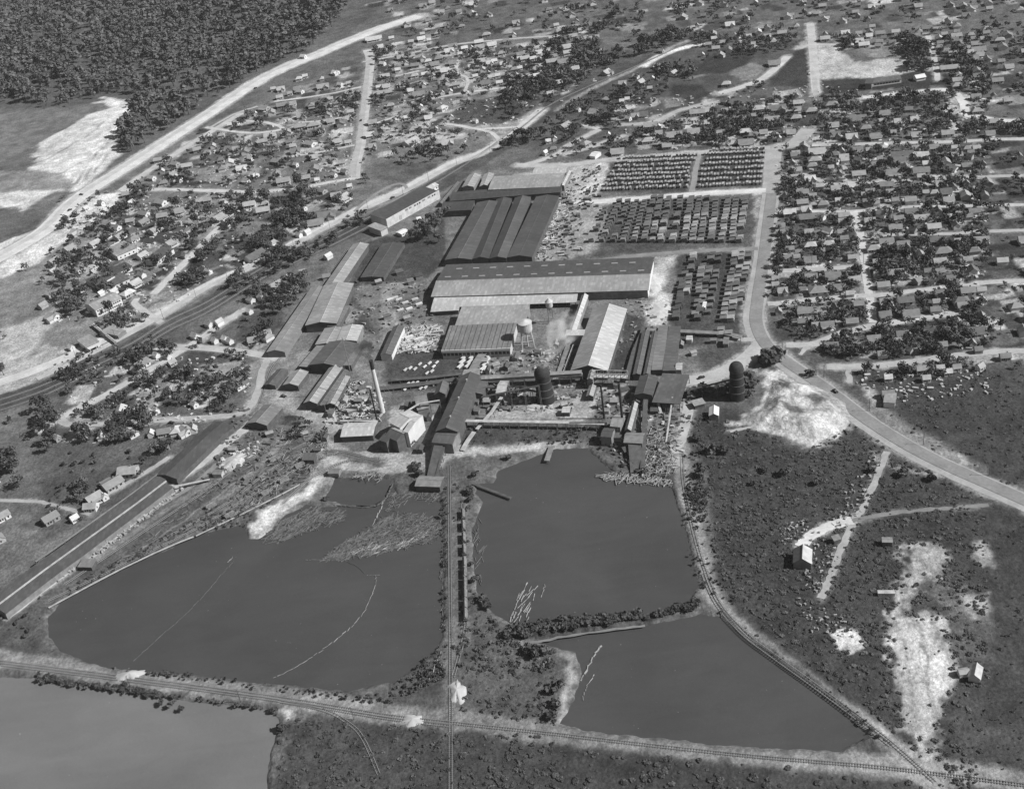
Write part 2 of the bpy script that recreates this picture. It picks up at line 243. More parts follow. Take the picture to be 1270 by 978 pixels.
# roads: name, label, albedo, width m, points, shoulder
ROADS = [
 ('highway', 0.34, 22, "-60,350 46,292 95,247 160,205 245,150 330,95 400,65 430,52 470,36 520,20", 0.2),
 ('highway', 0.26, 9, "150,236 180,215 222,188 300,140", 0.2),
 ('main_street', 0.30, 12, "-80,500 46,458 120,425 195,392 250,358 330,320 440,262 500,235 560,203 600,188 640,163 672,136", 0.22),
 ('side_street', 0.26, 7, "46,535 90,510 130,490 165,470 200,450 230,432 262,410 300,385", 0.2),
 ('avenue', 0.26, 11, "455,62 459,75 456,105 452,140 447,180 441,205 440,222", 0.12),
 ('curved_main_road', 0.20, 15, "1003,160 985,178 962,184 958,205 956,240 950,290 945,330 938,370 935,400 948,428 975,450 1020,482 1070,520 1120,552 1170,578 1226,603 1300,635", 0.14),
 ('mill_road', 0.24, 12, "945,425 925,445 895,462 870,470 850,472", 0.2),
 ('yard_lane', 0.19, 5, "868,188 862,215 857,245", 0.15), ('yard_lane', 0.16, 6, "700,330 780,318 860,312 940,308", 0.15),
 ('yard_road', 0.33, 9, "700,252 760,249 860,241 950,236", 0.25), ('yard_road', 0.24, 9, "640,205 700,205 760,198 860,190 955,183", 0.2),
 ('town_road', 0.25, 7, "650,205 690,192 705,180 735,165 742,160 725,155", 0.2), ('town_road', 0.22, 7, "700,192 740,180 775,168", 0.2),
 ('town_road', 0.22, 7, "770,155 800,153 820,148 840,138 870,130 890,127", 0.2), ('town_road', 0.28, 9, "892,116 920,108 945,98 965,82 977,70", 0.2),
 ('dirt_lane', 0.25, 8, "990,60 1006,56 1040,56", 0.3), ('dirt_lane', 0.26, 9, "1005,30 1008,60 1010,90 1012,115", 0.3), ('dirt_lane', 0.22, 5, "1010,98 1012,118", 0.2),
 ('gravel_street', 0.32, 8, "1070,121 1120,116 1155,112 1180,113 1195,128 1198,142 1215,145 1250,150 1340,148", 0.2), ('gravel_street', 0.26, 6, "1150,42 1156,60 1160,80 1163,100", 0.15),
 ('gravel_street', 0.25, 6, "1003,180 1060,179 1120,177 1180,176 1240,173 1340,171", 0.15), ('gravel_street', 0.22, 5, "965,219 1000,217 1030,228 1085,226 1150,222 1226,219 1340,216", 0.14),
 ('gravel_street', 0.22, 4, "1047,205 1050,218 1052,228", 0.15), ('gravel_street', 0.25, 5, "965,262 1010,262 1060,262 1110,258 1150,256 1226,255 1340,252", 0.15),
 ('gravel_street', 0.28, 6, "1059,262 1064,280 1069,300 1073,330 1077,360 1081,385 1083,400", 0.15), ('gravel_street', 0.22, 5, "1070,296 1110,291 1180,290 1222,287 1340,284", 0.14),
 ('gravel_street', 0.24, 6, "950,338 1000,334 1040,332 1072,330", 0.15), ('gravel_street', 0.24, 6, "952,377 1000,373 1050,368 1090,366 1140,360 1200,354 1226,350 1340,347", 0.15),
 ('gravel_street', 0.24, 7, "975,428 1010,426 1045,413 1090,403 1140,395 1190,388", 0.15), ('gravel_street', 0.22, 7, "1025,455 1080,454 1120,450 1150,446 1180,442 1240,436 1340,434", 0.15),
 ('gravel_street', 0.22, 3, "992,440 1003,428", 0.15), ('gravel_street', 0.2, 4, "1052,455 1054,475", 0.12),
 ('side_street', 0.28, 7, "150,236 190,235 246,236 300,238 330,238 367,232", 0.12), ('side_street', 0.29, 6, "385,231 410,226 435,222 441,222", 0.12),
 ('side_street', 0.29, 5, "255,158 310,165 350,160 330,152 300,150", 0.12), ('side_street', 0.29, 4, "340,126 400,118 448,108", 0.12),
 ('side_street', 0.27, 4, "355,195 400,188 440,180", 0.12), ('side_street', 0.27, 4, "370,152 400,150 428,145", 0.12), ('side_street', 0.24, 4, "258,160 290,142 320,132", 0.12),
 ('side_street', 0.28, 8, "190,365 205,350 225,330 245,310 262,292 275,280", 0.14), ('side_street', 0.26, 6, "170,370 168,378 185,390 200,400", 0.14),
 ('side_street', 0.24, 5, "450,77 500,68 560,56 640,48 700,44", 0.15), ('side_street', 0.26, 5, "523,125 560,118 600,112 640,108", 0.15), ('side_street', 0.27, 4, "576,115 580,98 567,90 568,75", 0.12),
 ('side_street', 0.29, 4, "490,95 520,88", 0.12), ('side_street', 0.27, 4, "455,157 490,145", 0.12), ('side_street', 0.29, 5, "550,153 580,158 610,165 622,180", 0.15), ('side_street', 0.29, 5, "600,160 640,158", 0.15),
 ('loop_drive', 0.18, 4, "440,262 470,238 495,228 505,235 498,245 470,255", 0.1),
 ('lane', 0.22, 6, "46,525 72,517 80,525 100,527 140,525 180,522 250,518 300,512 318,490 325,462 332,445", 0.16), ('lane', 0.24, 8, "215,430 260,432 310,438 345,445", 0.16),
 ('lane', 0.26, 7, "330,505 300,535 270,558 245,578 210,600", 0.16), ('lane', 0.16, 4, "46,722 110,680 160,648 230,608 270,575", 0.1),
 ('lane', 0.22, 4, "210,567 170,592 120,620", 0.14), ('lane', 0.2, 3, "-20,620 46,622 80,630 112,638", 0.12),
 ('mill_lane', 0.24, 7, "855,500 850,525 844,545 838,560 840,580", 0.2), ('mill_lane', 0.2, 4, "1100,560 1088,590 1070,630 1058,648 1040,688 1028,720 1018,742", 0.1),
 ('loading_platform', 0.27, 4.5, "222,604 186,632 146,663 106,693 72,718 10,765", 0.16), ('footpath', 0.33, 7, "1057,645 1030,652 1005,665 993,678", 0.12), ('footpath', 0.15, 3, "1057,646 1110,636 1180,630 1226,626", 0.1),
 ('footpath', 0.2, 2.5, "905,535 935,528 960,515", 0.2), ('fire_lane', 0.22, 5, "900,418 915,420 935,422", 0.15), ('levee_road', 0.14, 1.6, "655,798 720,786 800,776", 0.1),
]
DIRTBEDS = [(13, 0.17, "-200,790 46,824 165,840 240,850 345,864 480,886 560,894 680,906 800,920 940,936 1100,950 1300,975"), (9, 0.20, "845,555 848,600 858,650 872,700 892,748 925,785 960,812 1010,848 1060,885 1110,925 1160,980"),
 (7, 0.13, "559,575 558,700 559,800 558,900"), (5, 0.14, "578,620 575,700 575,760 580,800"), (27, 0.065, "-40,510 48,485 120,452 165,430 210,402 260,378 330,335 400,303 440,283 500,255 560,220 640,168 680,136 720,115 790,85 830,62 870,42 900,25"),
 (7, 0.20, "690,136 720,118 760,98 800,80 830,60 855,50"), (10, 0.45, "800,82 830,65 870,55"), (8, 0.11, "470,575 400,560 330,600 250,650 150,700 60,745"),
 (7, 0.16, "330,545 290,580 240,610 180,650 120,692"), (6, 0.15, "350,545 300,600 260,625"), (7, 0.19, "478,440 480,360 500,355"),(9,0.15,"440,450 460,470 480,490")]
def expand():
    out = []
    for e in PAINT:
        if e[0] == 'p': out.append(('p', 0, e[1]*(.8 if e[1] > .37 else 1), e[2], e[3], GL(e[4])))
        else: out.append(('s', e[1], e[2], e[3], e[4], smooth_line(GL(e[5]))))
    for w, v, s in DIRTBEDS: out.append(('s', w, v*1.1, 3.5, 2, smooth_line(GL(s))))
    for n, v, w, s, e in ROADS: out.append(('s', w*1.3, (v+e)/2*1.2, 3.5, 1.5, smooth_line(GL(s))))
    return out
# garden plots and yards in the housing blocks
def plots(poly, n, seed, dirpx, tones):
    r = random.Random(seed); P = GL(poly); xs = [p.x for p in P]; ys = [p.y for p in P]; out = []
    a = G(*dirpx[:2]); b = G(*dirpx[2:]); an = math.atan2(b.y-a.y, b.x-a.x)
    while len(out) < n:
        x = r.uniform(min(xs), max(xs)); y = r.uniform(min(ys), max(ys))
        if pdist(np.array([x]), np.array([y]), P)[0] > 0: continue
        w, d = r.uniform(8, 26), r.uniform(8, 24); t = an+r.gauss(0, .05)+(math.pi/2 if r.random() < .3 else 0); c, s = math.cos(t), math.sin(t)
        out.append(('p', 0, r.choice(tones)*r.uniform(.85, 1.15), r.uniform(.8, 3), 1.5, [Vector((x+i*w/2*c-j*d/2*s, y+i*w/2*s+j*d/2*c, 0)) for i, j in ((-1, -1), (1, -1), (1, 1), (-1, 1))]))
    return out
TN = (0.05, 0.065, 0.09, 0.045, 0.13, 0.18, 0.25, 0.34)
LAYERS = []
_e = expand(); NP_ = sum(1 for e in PAINT)
PL = plots("965,182 1340,176 1340,440 1060,450 990,425 955,340", 520, 1, (950, 338, 1090, 322), TN) \
   + plots("990,112 1340,50 1340,172 1010,176", 130, 2, (950, 338, 1090, 322), TN) + plots("760,130 985,105 985,180 770,190", 90, 3, (760, 195, 950, 182), TN) \
   + plots("470,60 720,50 730,110 640,160 470,200", 270, 4, (470, 120, 560, 105), TN+(.25,.3)) + plots("250,160 440,80 440,220 160,235", 230, 5, (340, 126, 448, 108), TN+(.2,)) + plots("440,-60 1300,-60 1300,60 860,44 700,50 480,60", 420, 8, (470, 120, 560, 105), TN) \
   + plots("150,250 440,240 330,320 190,390 100,330", 200, 6, (200, 385, 330, 320), TN) + plots("100,480 280,400 320,440 250,500 100,560", 70, 7, (90, 527, 250, 518), TN)
LAYERS = _e[:13] + PL + _e[13:]
WARP = None
def ground_block(x0, x1, y0, y1, st, mt):
    nx = int(round((x1-x0)/st))+1; ny = int(round((y1-y0)/st))+1
    xs = np.linspace(x0, x1, nx); ys = np.linspace(y0, y1, ny); X, Y = np.meshgrid(xs, ys)
    wx = (fbm(X, Y, 22, 11)-.5)*2; wy = (fbm(X, Y, 22, 31)-.5)*2; fx = (fbm(X, Y, 5, 51, 2)-.5)*2; fy = (fbm(X, Y, 5, 61, 2)-.5)*2
    V = np.full(X.shape, 0.11, np.float32); A = np.full(X.shape, 1.0, np.float32)
    for k, w, v, fe, wp, P in LAYERS:
        px = [p[0] for p in P]; py = [p[1] for p in P]; mg = w/2+fe+wp*3+2
        i0 = max(0, int((min(px)-mg-x0)/st)); i1 = min(nx, int((max(px)+mg-x0)/st)+2); j0 = max(0, int((min(py)-mg-y0)/st)); j1 = min(ny, int((max(py)+mg-y0)/st)+2)
        if i0 >= i1 or j0 >= j1: continue
        S = (slice(j0, j1), slice(i0, i1)); XX = X[S]+wx[S]*wp*1.3+fx[S]*wp*.7; YY = Y[S]+wy[S]*wp*1.3+fy[S]*wp*.7
        if k == 'p': D = pdist(XX, YY, P)
        else: D = pdist(XX, YY, P, False)-w/2
        a = np.clip(.5-D/max(fe, .1)+(fx[S])*.35*(fe > 1.5), 0, 1); V[S] = V[S]*(1-a)+v*a
    V = np.where(V < .16, V*.82, V); V *= (.66+.68*fbm(X, Y, 60, 71))*(.50+1.0*fbm(X, Y, 9, 81))
    # height: ponds cut down, waste mound raised, gentle roughness
    Z = np.zeros_like(V)
    for P in PD.values():
        px = [p[0] for p in P]; py = [p[1] for p in P]; i0 = max(0, int((min(px)-14-x0)/st)); i1 = min(nx, int((max(px)+14-x0)/st)+2); j0 = max(0, int((min(py)-14-y0)/st)); j1 = min(ny, int((max(py)+14-y0)/st)+2)
        if i0 >= i1 or j0 >= j1: continue
        S = (slice(j0, j1), slice(i0, i1)); D = pdist(X[S]+fx[S]*1.2, Y[S]+fy[S]*1.2, P); Z[S] = np.minimum(Z[S], np.clip(D*.6-1.2, -3, 0))
        a = np.clip(1-np.abs(D-1.5)/3.0, 0, 1); V[S] = V[S]*(1-.5*a)+.05*a*.5+.09*a*.5*(fbm(X[S], Y[S], 4, 97) > .55)
    for P, h, fe in MOUNDS:
        D = pdist(X+wx*3, Y+wy*3, P); Z += np.clip(-D/fe, 0, 1)*h*(.75+.5*fbm(X, Y, 8, 91))
    Vt = np.stack([X, Y, Z], -1).reshape(-1, 3); idx = np.arange(nx*ny).reshape(ny, nx)
    F = np.stack([idx[:-1, :-1], idx[:-1, 1:], idx[1:, 1:], idx[1:, :-1]], -1).reshape(-1, 4)
    cx = np.clip(V, .01, .9)
    # drop faces nobody can see from anywhere near: keep frame plus margin
    me = npmesh("ground", Vt, F, mt, True); at = me.attributes.new("tone", 'FLOAT', 'POINT'); at.data.foreach_set("value", cx.ravel().astype(np.float32))
    return me
MOUNDS = [(GL("915,520 945,505 960,470 1010,478 1050,502 1052,522 1035,536 1012,546 975,536 940,528"), 6.0, 12.0)]
def ground_mat():
    M = bpy.data.materials.new("earth_and_grass"); M.use_nodes = True; n = M.node_tree.nodes; L = M.node_tree.links; b = n["Principled BSDF"]; b.inputs["Roughness"].default_value = .95; b.inputs["Specular IOR Level"].default_value = .1
    at = n.new("ShaderNodeAttribute"); at.attribute_name = "tone"; ge = n.new("ShaderNodeNewGeometry"); out = at.outputs["Fac"]
    for sc, am in ((.55, .30), (.16, .22), (1.7, .22)):
        t = n.new("ShaderNodeTexNoise"); t.inputs["Scale"].default_value = sc; t.inputs["Detail"].default_value = 4; L.new(ge.outputs["Position"], t.inputs["Vector"])
        r = n.new("ShaderNodeMapRange"); r.inputs[1].default_value = .3; r.inputs[2].default_value = .7; r.inputs[3].default_value = 1-am; r.inputs[4].default_value = 1+am; L.new(t.outputs[0], r.inputs[0])
        q = n.new("ShaderNodeMath"); q.operation = 'MULTIPLY'; L.new(out, q.inputs[0]); L.new(r.outputs[0], q.inputs[1]); out = q.outputs[0]
    L.new(out, b.inputs["Base Color"])
    bp = n.new("ShaderNodeBump"); bp.inputs["Strength"].default_value = .7; bp.inputs["Distance"].default_value = 1.2; t = n.new("ShaderNodeTexNoise"); t.inputs["Scale"].default_value = .4; t.inputs["Detail"].default_value = 6; L.new(ge.outputs["Position"], t.inputs["Vector"]); L.new(t.outputs[0], bp.inputs["Height"]); L.new(bp.outputs[0], b.inputs["Normal"])
    return M
GM = ground_mat()
pr = thing("ground", None, None); props(pr, kind='structure')
for bx in ((-560, 560, 250, 700, 1.25), (-760, 760, 700, 1150, 2.0), (-1150, 1150, 1150, 1950, 3.5)):
    link("terrain_sheet", ground_block(*bx, GM), pr)
ext = MB()   # the land goes on beyond the blocks to the horizon
for x0, x1, y0, y1 in ((-6000, 6000, 1950, 9000), (-6000, -1150, 1150, 1950), (1150, 6000, 1150, 1950), (-6000, -760, 700, 1150), (760, 6000, 700, 1150), (-6000, -560, -3000, 700), (560, 6000, -3000, 700), (-560, 560, -3000, 250)):
    ext.poly([(x0, y0, 0), (x1, y0, 0), (x1, y1, 0), (x0, y1, 0)], [(0, 1, 2, 3)])
link("outer_land", ext.mesh("outer_land", mat("outer_land", .085, .3, .02, sc2=.2)), pr)
# water
def water_mat(key, v, r=.25):
    M = bpy.data.materials.new(key); M.use_nodes = True; n = M.node_tree.nodes; L = M.node_tree.links; b = n["Principled BSDF"]; b.inputs["Roughness"].default_value = r; b.inputs["Specular IOR Level"].default_value = .35
    ge = n.new("ShaderNodeNewGeometry"); out = None
    for sc, am, st in ((.008, .13, (1, 1, 1)), (.05, .05, (.4, 1.5, 1)), (.9, .08, (1, 1, 1))):
        mp = n.new("ShaderNodeMapping"); mp.inputs["Scale"].default_value = st; mp.inputs["Rotation"].default_value = (0, 0, .5); L.new(ge.outputs["Position"], mp.inputs[0])
        t = n.new("ShaderNodeTexNoise"); t.inputs["Scale"].default_value = sc; t.inputs["Detail"].default_value = 5; t.inputs["Distortion"].default_value = 1.8; L.new(mp.outputs[0], t.inputs["Vector"])
        rr = n.new("ShaderNodeMapRange"); rr.inputs[1].default_value = .3; rr.inputs[2].default_value = .7; rr.inputs[3].default_value = 1-am; rr.inputs[4].default_value = 1+am; L.new(t.outputs[0], rr.inputs[0])
        q = n.new("ShaderNodeMath"); q.operation = 'MULTIPLY'; L.new(rr.outputs[0], q.inputs[0])
        if out: L.new(out, q.inputs[1])
        else: q.inputs[1].default_value = v
        out = q.outputs[0]
    # drifting specks of bark and foam
    t = n.new("ShaderNodeTexNoise"); t.inputs["Scale"].default_value = .55; t.inputs["Detail"].default_value = 2; L.new(ge.outputs["Position"], t.inputs["Vector"]); rr = n.new("ShaderNodeMapRange"); rr.inputs[1].default_value = .76; rr.inputs[2].default_value = .80; rr.inputs[4].default_value = .14; L.new(t.outputs[0], rr.inputs[0])
    q = n.new("ShaderNodeMath"); q.operation = 'ADD'; L.new(out, q.inputs[0]); L.new(rr.outputs[0], q.inputs[1]); L.new(q.outputs[0], b.inputs["Base Color"])
    t2 = n.new("ShaderNodeTexNoise"); t2.inputs["Scale"].default_value = 1.2; t2.inputs["Detail"].default_value = 3; L.new(ge.outputs["Position"], t2.inputs["Vector"])
    bp = n.new("ShaderNodeBump"); bp.inputs["Strength"].default_value = .1; L.new(t2.outputs[0], bp.inputs["Height"]); L.new(bp.outputs[0], b.inputs["Normal"]); return M
WD = water_mat("dark_pond_water", .056); WL = water_mat("silty_pond_water", .13, .35)
for k, P in PD.items():
    c = sum((Vector(p) for p in P), Vector())/len(P); me = MB()
    # grow the sheet a little so that the banks cut its edge
    n_ = len(P); Q = []
    for i in range(n_):
        a, b = P[i-1], P[(i+1) % n_]; t = (b-a).normalized(); Q.append(P[i]+Vector((t.y, -t.x, 0))*1.6)
    if sum((Q[i]-c).length for i in range(n_)) < sum((P[i]-c).length for i in range(n_)): Q = [2*P[i]-Q[i] for i in range(n_)]
    me.poly(Q, [tuple(range(n_))]); o = link(k, me.mesh(k, WL if k == 'corner_pond' else WD)); props(o, kind='structure')
# roads as thin sheets over the ground
def road(name, v, w, pts, i, jit=.5):
    P = smooth_line(GL(pts), 8); V = []; r = random.Random(i); n = len(P)
    for k in range(n):
        t = (P[min(k+1, n-1)]-P[max(k-1, 0)]).normalized(); nn = Vector((-t.y, t.x, 0)); a = w/2+r.uniform(-jit, jit)*.6; b = w/2+r.uniform(-jit, jit)*.6; z = .05+.0025*i
        V += [P[k]+nn*a+Vector((0, 0, z)), P[k]-nn*b+Vector((0, 0, z))]
    m_ = MB(); m_.poly(V, [(2*k, 2*k+1, 2*k+3, 2*k+2) for k in range(n-1)])
    return props(link(name, m_.mesh(name, mat("road_%02d" % round(v*100), v*(1.45 if v >= .2 else 1.15), .13, .08, sc2=.5, spec=.1))), kind='structure')
for i, (nm, v, w, s, e) in enumerate(ROADS): road(nm, v, w, s, i, .9 if w < 8 else .5)
# worn wheel tracks / asphalt strip on the big roads
road('highway_pavement', .28, 8, "-60,346 46,289 95,244 160,202 245,147 330,92 400,62 430,49 470,33", 70, .1)
road('avenue_pavement', .22, 6, "457,72 454,105 450,140 445,180 439,205 438,220", 71, .1)
road('road_pavement', .17, 9, "957,240 951,290 946,330 940,370 938,400 951,428 978,450 1022,480 1072,518 1122,550 1172,576 1228,601 1300,633", 72, .1)
road('street_pavement', .25, 7, "46,470 120,435 200,392 255,358 335,318 440,265 505,236 560,206 605,188 640,166", 73, .1)
# ================================================================ the mill
TOKEN = dict(
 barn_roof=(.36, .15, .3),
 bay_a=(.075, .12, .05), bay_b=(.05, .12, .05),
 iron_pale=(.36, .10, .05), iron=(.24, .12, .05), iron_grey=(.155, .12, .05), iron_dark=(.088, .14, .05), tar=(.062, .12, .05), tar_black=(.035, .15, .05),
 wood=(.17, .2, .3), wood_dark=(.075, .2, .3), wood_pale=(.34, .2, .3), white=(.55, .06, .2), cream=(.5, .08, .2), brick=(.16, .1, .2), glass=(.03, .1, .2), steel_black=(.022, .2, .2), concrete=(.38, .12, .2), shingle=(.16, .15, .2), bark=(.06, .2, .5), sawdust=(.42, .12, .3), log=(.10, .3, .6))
def M_(k, rnd=0.0):
    v, a, s = TOKEN[k]
    if k == 'glass': return mat(k, v, a, s, .25, spec=.5)
    if k.startswith('iron') or k.startswith('bay') or k.startswith('tar'): return mat(k, v, a, s, .6, spec=.35, stretch=(2.6, .12, .12), streak=.08, sheets=.22)
    return mat(k, v, a, s, .85)
def hpx(px, py, ty):
    """height whose top, above base px,py, is seen at photo row ty"""
    b = G(px, py); lo, hi = 0, 120
    for _ in range(40):
        z = (lo+hi)/2
        if PX(b.x, b.y, z)[1] > ty: lo = z
        else: hi = z
    return lo
def frame(e, P):
    p0, p1, p2 = (G(*P[i], e) for i in range(3)); d = p1-p0; L = d.length; d.normalize(); n = Vector((-d.y, d.x, 0)); w = (p2-p0).dot(n)
    c = (p0+p1)/2+n*w/2; return Vector((c.x, c.y, 0)), math.atan2(d.y, d.x), L, abs(w)
def prism(sec, L, x0=None):
    """extrude a y,z outline along x"""
    m = MB(); n = len(sec); x0 = -L/2 if x0 is None else x0
    m.poly([(x0, y, z) for y, z in sec]+[(x0+L, y, z) for y, z in sec], [(i, (i+1) % n, n+(i+1) % n, n+i) for i in range(n)]+[tuple(range(n-1, -1, -1)), tuple(range(n, 2*n))]); return m
def slab(a, b, t=.25):
    return [a, b, (b[0], b[1]-t), (a[0], a[1]-t)]
def building(name, label, cat, P, eave, rise, roof='iron', wall='wood', kind='gable', roof2=None, over=.7, open_=False, base=0.0, group=None, door=0, win=None, dims=None, panels=0, vents=0, ro=0.0):
    c, rz, L, Wd = frame(eave, P) if dims is None else dims
    t = thing(name, label, cat, c, rz, group); h = Wd/2; o = over
    if kind == 'gable':
        s = rise/h; yr = ro*h
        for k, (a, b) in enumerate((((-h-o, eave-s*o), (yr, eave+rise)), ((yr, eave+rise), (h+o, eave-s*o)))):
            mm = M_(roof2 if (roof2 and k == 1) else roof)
            if panels:
                for q in range(panels):
                    w_ = (L+2*o)/panels; m_ = prism(slab(a, b), w_-.25, -L/2-o+q*w_+.1+0); ob = link('roof_panel', m_.mesh('roof_panel', mm), t)
                m_ = prism(slab((a[0]+.1*(k == 0), a[1]-.12), (b[0]-.1*(k == 1), b[1]-.12), .3), L+2*o-.6); link('roof_deck', m_.mesh('roof_deck', M_('tar')), t)
            else: link('roof', prism(slab(a, b), L+2*o).mesh('roof', mm), t)
        sec = [(-h, base), (h, base), (h, eave-.3), (yr, eave+rise-.3), (-h, eave-.3)]
        m_ = prism([(yr-.35, eave+rise-.05), (yr+.35, eave+rise-.05), (yr, eave+rise+.22)], L+2*o+.1); link('ridge_cap', m_.mesh('ridge_cap', M_(roof)), t)
    elif kind == 'shed':   # high side at +y (far), low side at -y
        link('roof', prism(slab((-h-o, eave-rise*o/Wd), (h+o, eave+rise+rise*o/Wd)), L+2*o).mesh('roof', M_(roof)), t); sec = [(-h, base), (h, base), (h, eave+rise-.3), (-h, eave-.3)]
    else:
        link('roof', prism([(-h-o, eave), (h+o, eave), (h+o, eave+.35), (-h-o, eave+.35)], L+2*o).mesh('roof', M_(roof)), t); sec = [(-h, base), (h, base), (h, eave), (-h, eave)]
    if open_:
        n = max(2, int(L/7)); m_ = MB()
        m_.box(0, 0, max(eave-1.6, 1), L-1.2, .3, .4)
        for i in range(n+1):
            for y in (-h+.3, 0, h-.3):
                if abs(y) < .1 and Wd < 16: continue
                if L < 60: p_ = MB(); p_.box(-L/2+.3+(L-.6)*i/n, y, base, .45, .45, eave-base-.2); link('post', p_.mesh('post', M_('wood_dark')), t)
                else: m_.box(-L/2+.3+(L-.6)*i/n, y, base, .45, .45, eave-base-.2)
        link('framework', m_.mesh('framework', M_('wood_dark')), t)
        if kind == 'gable':
            g = MB()
            for x in (-L/2, L/2-.2): g.poly([(x, -h, eave-.4), (x, h, eave-.4), (x, 0, eave+rise-.4), (x+.2, -h, eave-.4), (x+.2, h, eave-.4), (x+.2, 0, eave+rise-.4)], [(0, 2, 1), (3, 4, 5), (0, 1, 4, 3), (1, 2, 5, 4), (2, 0, 3, 5)])
            link('gable_end', g.mesh('gable_end', M_(wall)), t)
    else: link('wall', prism(sec, L).mesh('wall', M_(wall)), t)
    if door:
        d = MB(); d.box(-L/2-.06, 0, base, .14, min(3.2, Wd*.4), min(3.2, eave*.75)); link('door', d.mesh('door', M_('wood_dark')), t)
    if win:   # (side, count, sill, width, height, from, to)
        sd, n, z, ww, wh, f0, f1 = win; me = MB(); me.box(0, 0, 0, ww, .14, wh) if sd in 'sn' else me.box(0, 0, 0, .14, ww, wh); me = me.mesh('window', M_('glass'))
        for i in range(n):
            u = f0+(f1-f0)*(i+.5)/n
            lo = {'s': (-L/2+L*u, -h-.04, z), 'n': (-L/2+L*u, h+.04, z), 'e': (L/2+.04, -h+Wd*u, z), 'w': (-L/2-.04, -h+Wd*u, z)}[sd]; link('window', me, t, lo)
    if vents:
        for i in range(vents):
            v_ = MB(); v_.tube((0, 0, eave+rise-.2), (0, 0, eave+rise+1.2), .55, .55, 8); v_.tube((0, 0, eave+rise+1.2), (0, 0, eave+rise+1.7), .85, .2, 8); link('roof_vent', v_.mesh('roof_vent', M_('iron')), t, (-L/2+L*(i+.5)/vents, 0, 0))
    return t, L, Wd
B = building
# great finishing shed with two rows of skylights
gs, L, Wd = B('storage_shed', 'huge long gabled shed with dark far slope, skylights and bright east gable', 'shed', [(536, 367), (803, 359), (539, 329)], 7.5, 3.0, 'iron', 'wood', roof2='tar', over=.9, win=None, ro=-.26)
sk_ = MB(); sk_.box(0, 0, 0, 5.0, 2.1, .22); skm = sk_.mesh('skylight', M_('iron'))
sl = math.atan2(3.0, Wd/2*1.26)
for r_i, (n, f) in enumerate(((12, .22), (11, .72))):
    for i in range(n):
        y = Wd/2*(-.26+1.26*f); o = link('skylight', skm, gs, (-L/2+L*(i+.5+.4*r_i)/12, y, 7.5+3.0*(1-f)+.02)); o.rotation_euler = (-sl, 0, 0)
ge_ = MB(); ge_.poly([(L/2+.08, -Wd/2+.1, 0), (L/2+.08, Wd/2-.1, 0), (L/2+.08, Wd/2-.1, 7.3), (L/2+.08, -.26*Wd/2, 10.3), (L/2+.08, -Wd/2+.1, 7.3)], [(0, 1, 2, 3, 4)]); link('gable_sun_tint', ge_.mesh('gable_sun_tint', M_('cream')), gs)  # pale sheet on the east end only, sunlight put into its colour
B('lean_to', 'long pale low lean-to roof along the near side of the huge shed', 'shed', [(536, 381), (714, 374), (537, 369)], 4.6, 2.4, 'iron_pale', 'wood_dark', 'shed', open_=True)
B('dock_shed', 'narrow pale strip roof just below the lean-to of the huge shed', 'shed', [(535, 386), (568, 384), (535, 381)], 4, .8, 'iron_pale', 'wood_dark', 'shed')
# planing mill
B('planing_mill_upper', 'pale flat-roofed half of planing mill between lean-to and ribbed roof', 'mill building', [(565, 403), (650, 400.5), (569, 382)], 8, 1.2, 'iron', 'wood', 'shed', over=.4)
pm, L, Wd = B('planing_mill', 'ribbed grey mill roof with white window band along its near wall', 'mill building', [(548, 434.5), (632, 431.5), (563, 405)], 7.2, .9, 'iron_grey', 'concrete', 'shed', over=.5)
b_ = MB(); b_.box(0, -Wd/2-.35, 5.6, L+1, .5, 1.8); link('fascia', b_.mesh('fascia', M_('white')), pm)
wm = MB(); wm.box(0, 0, 0, 2.1, .14, 2.2); wm = wm.mesh('window', M_('glass'))
for i in range(17): link('window', wm, pm, (-L/2+L*(i+.5)/17, -Wd/2-.06, 2.4))
for i in range(13):
    rb = MB(); rb.box(0, 0, 0, .35, Wd+.6, .22); o = link('roof_rib', rb.mesh('roof_rib', M_('iron_dark')), pm, (-L/2+L*(i+.5)/13, 0, 7.2+.5)); o.rotation_euler = (math.atan2(.9, Wd), 0, 0)
# long bright-sided shed running north
bs, L, Wd = B('rough_shed', 'long gabled iron shed with bright east slope and open near gable', 'shed', [(709, 458), (736, 383), (752, 460)], 8, 4.2, 'iron_pale', 'wood_dark', roof2='iron', over=.8, vents=0)  # paler iron on the east slope paints in the sunlight
B('conveyor_house', 'narrow pale conveyor gallery sloping into the near gable of the bright-sided shed', 'conveyor', [(728, 470), (733, 454), (735, 470)], 8, 1, 'iron', 'wood', base=3, over=.2)
B('chain_gallery', 'narrow pale covered gallery climbing from the small loading house to the huge shed', 'conveyor', [(706, 411), (722, 366), (713, 412)], 8, 1.6, 'iron_pale', 'wood', base=2, over=.4)
B('loading_house', 'small pale square house at the lower end of the covered gallery', 'mill building', [(702, 416), (723, 415.5), (703, 410)], 9, .5, 'iron_pale', 'wood', 'flat')
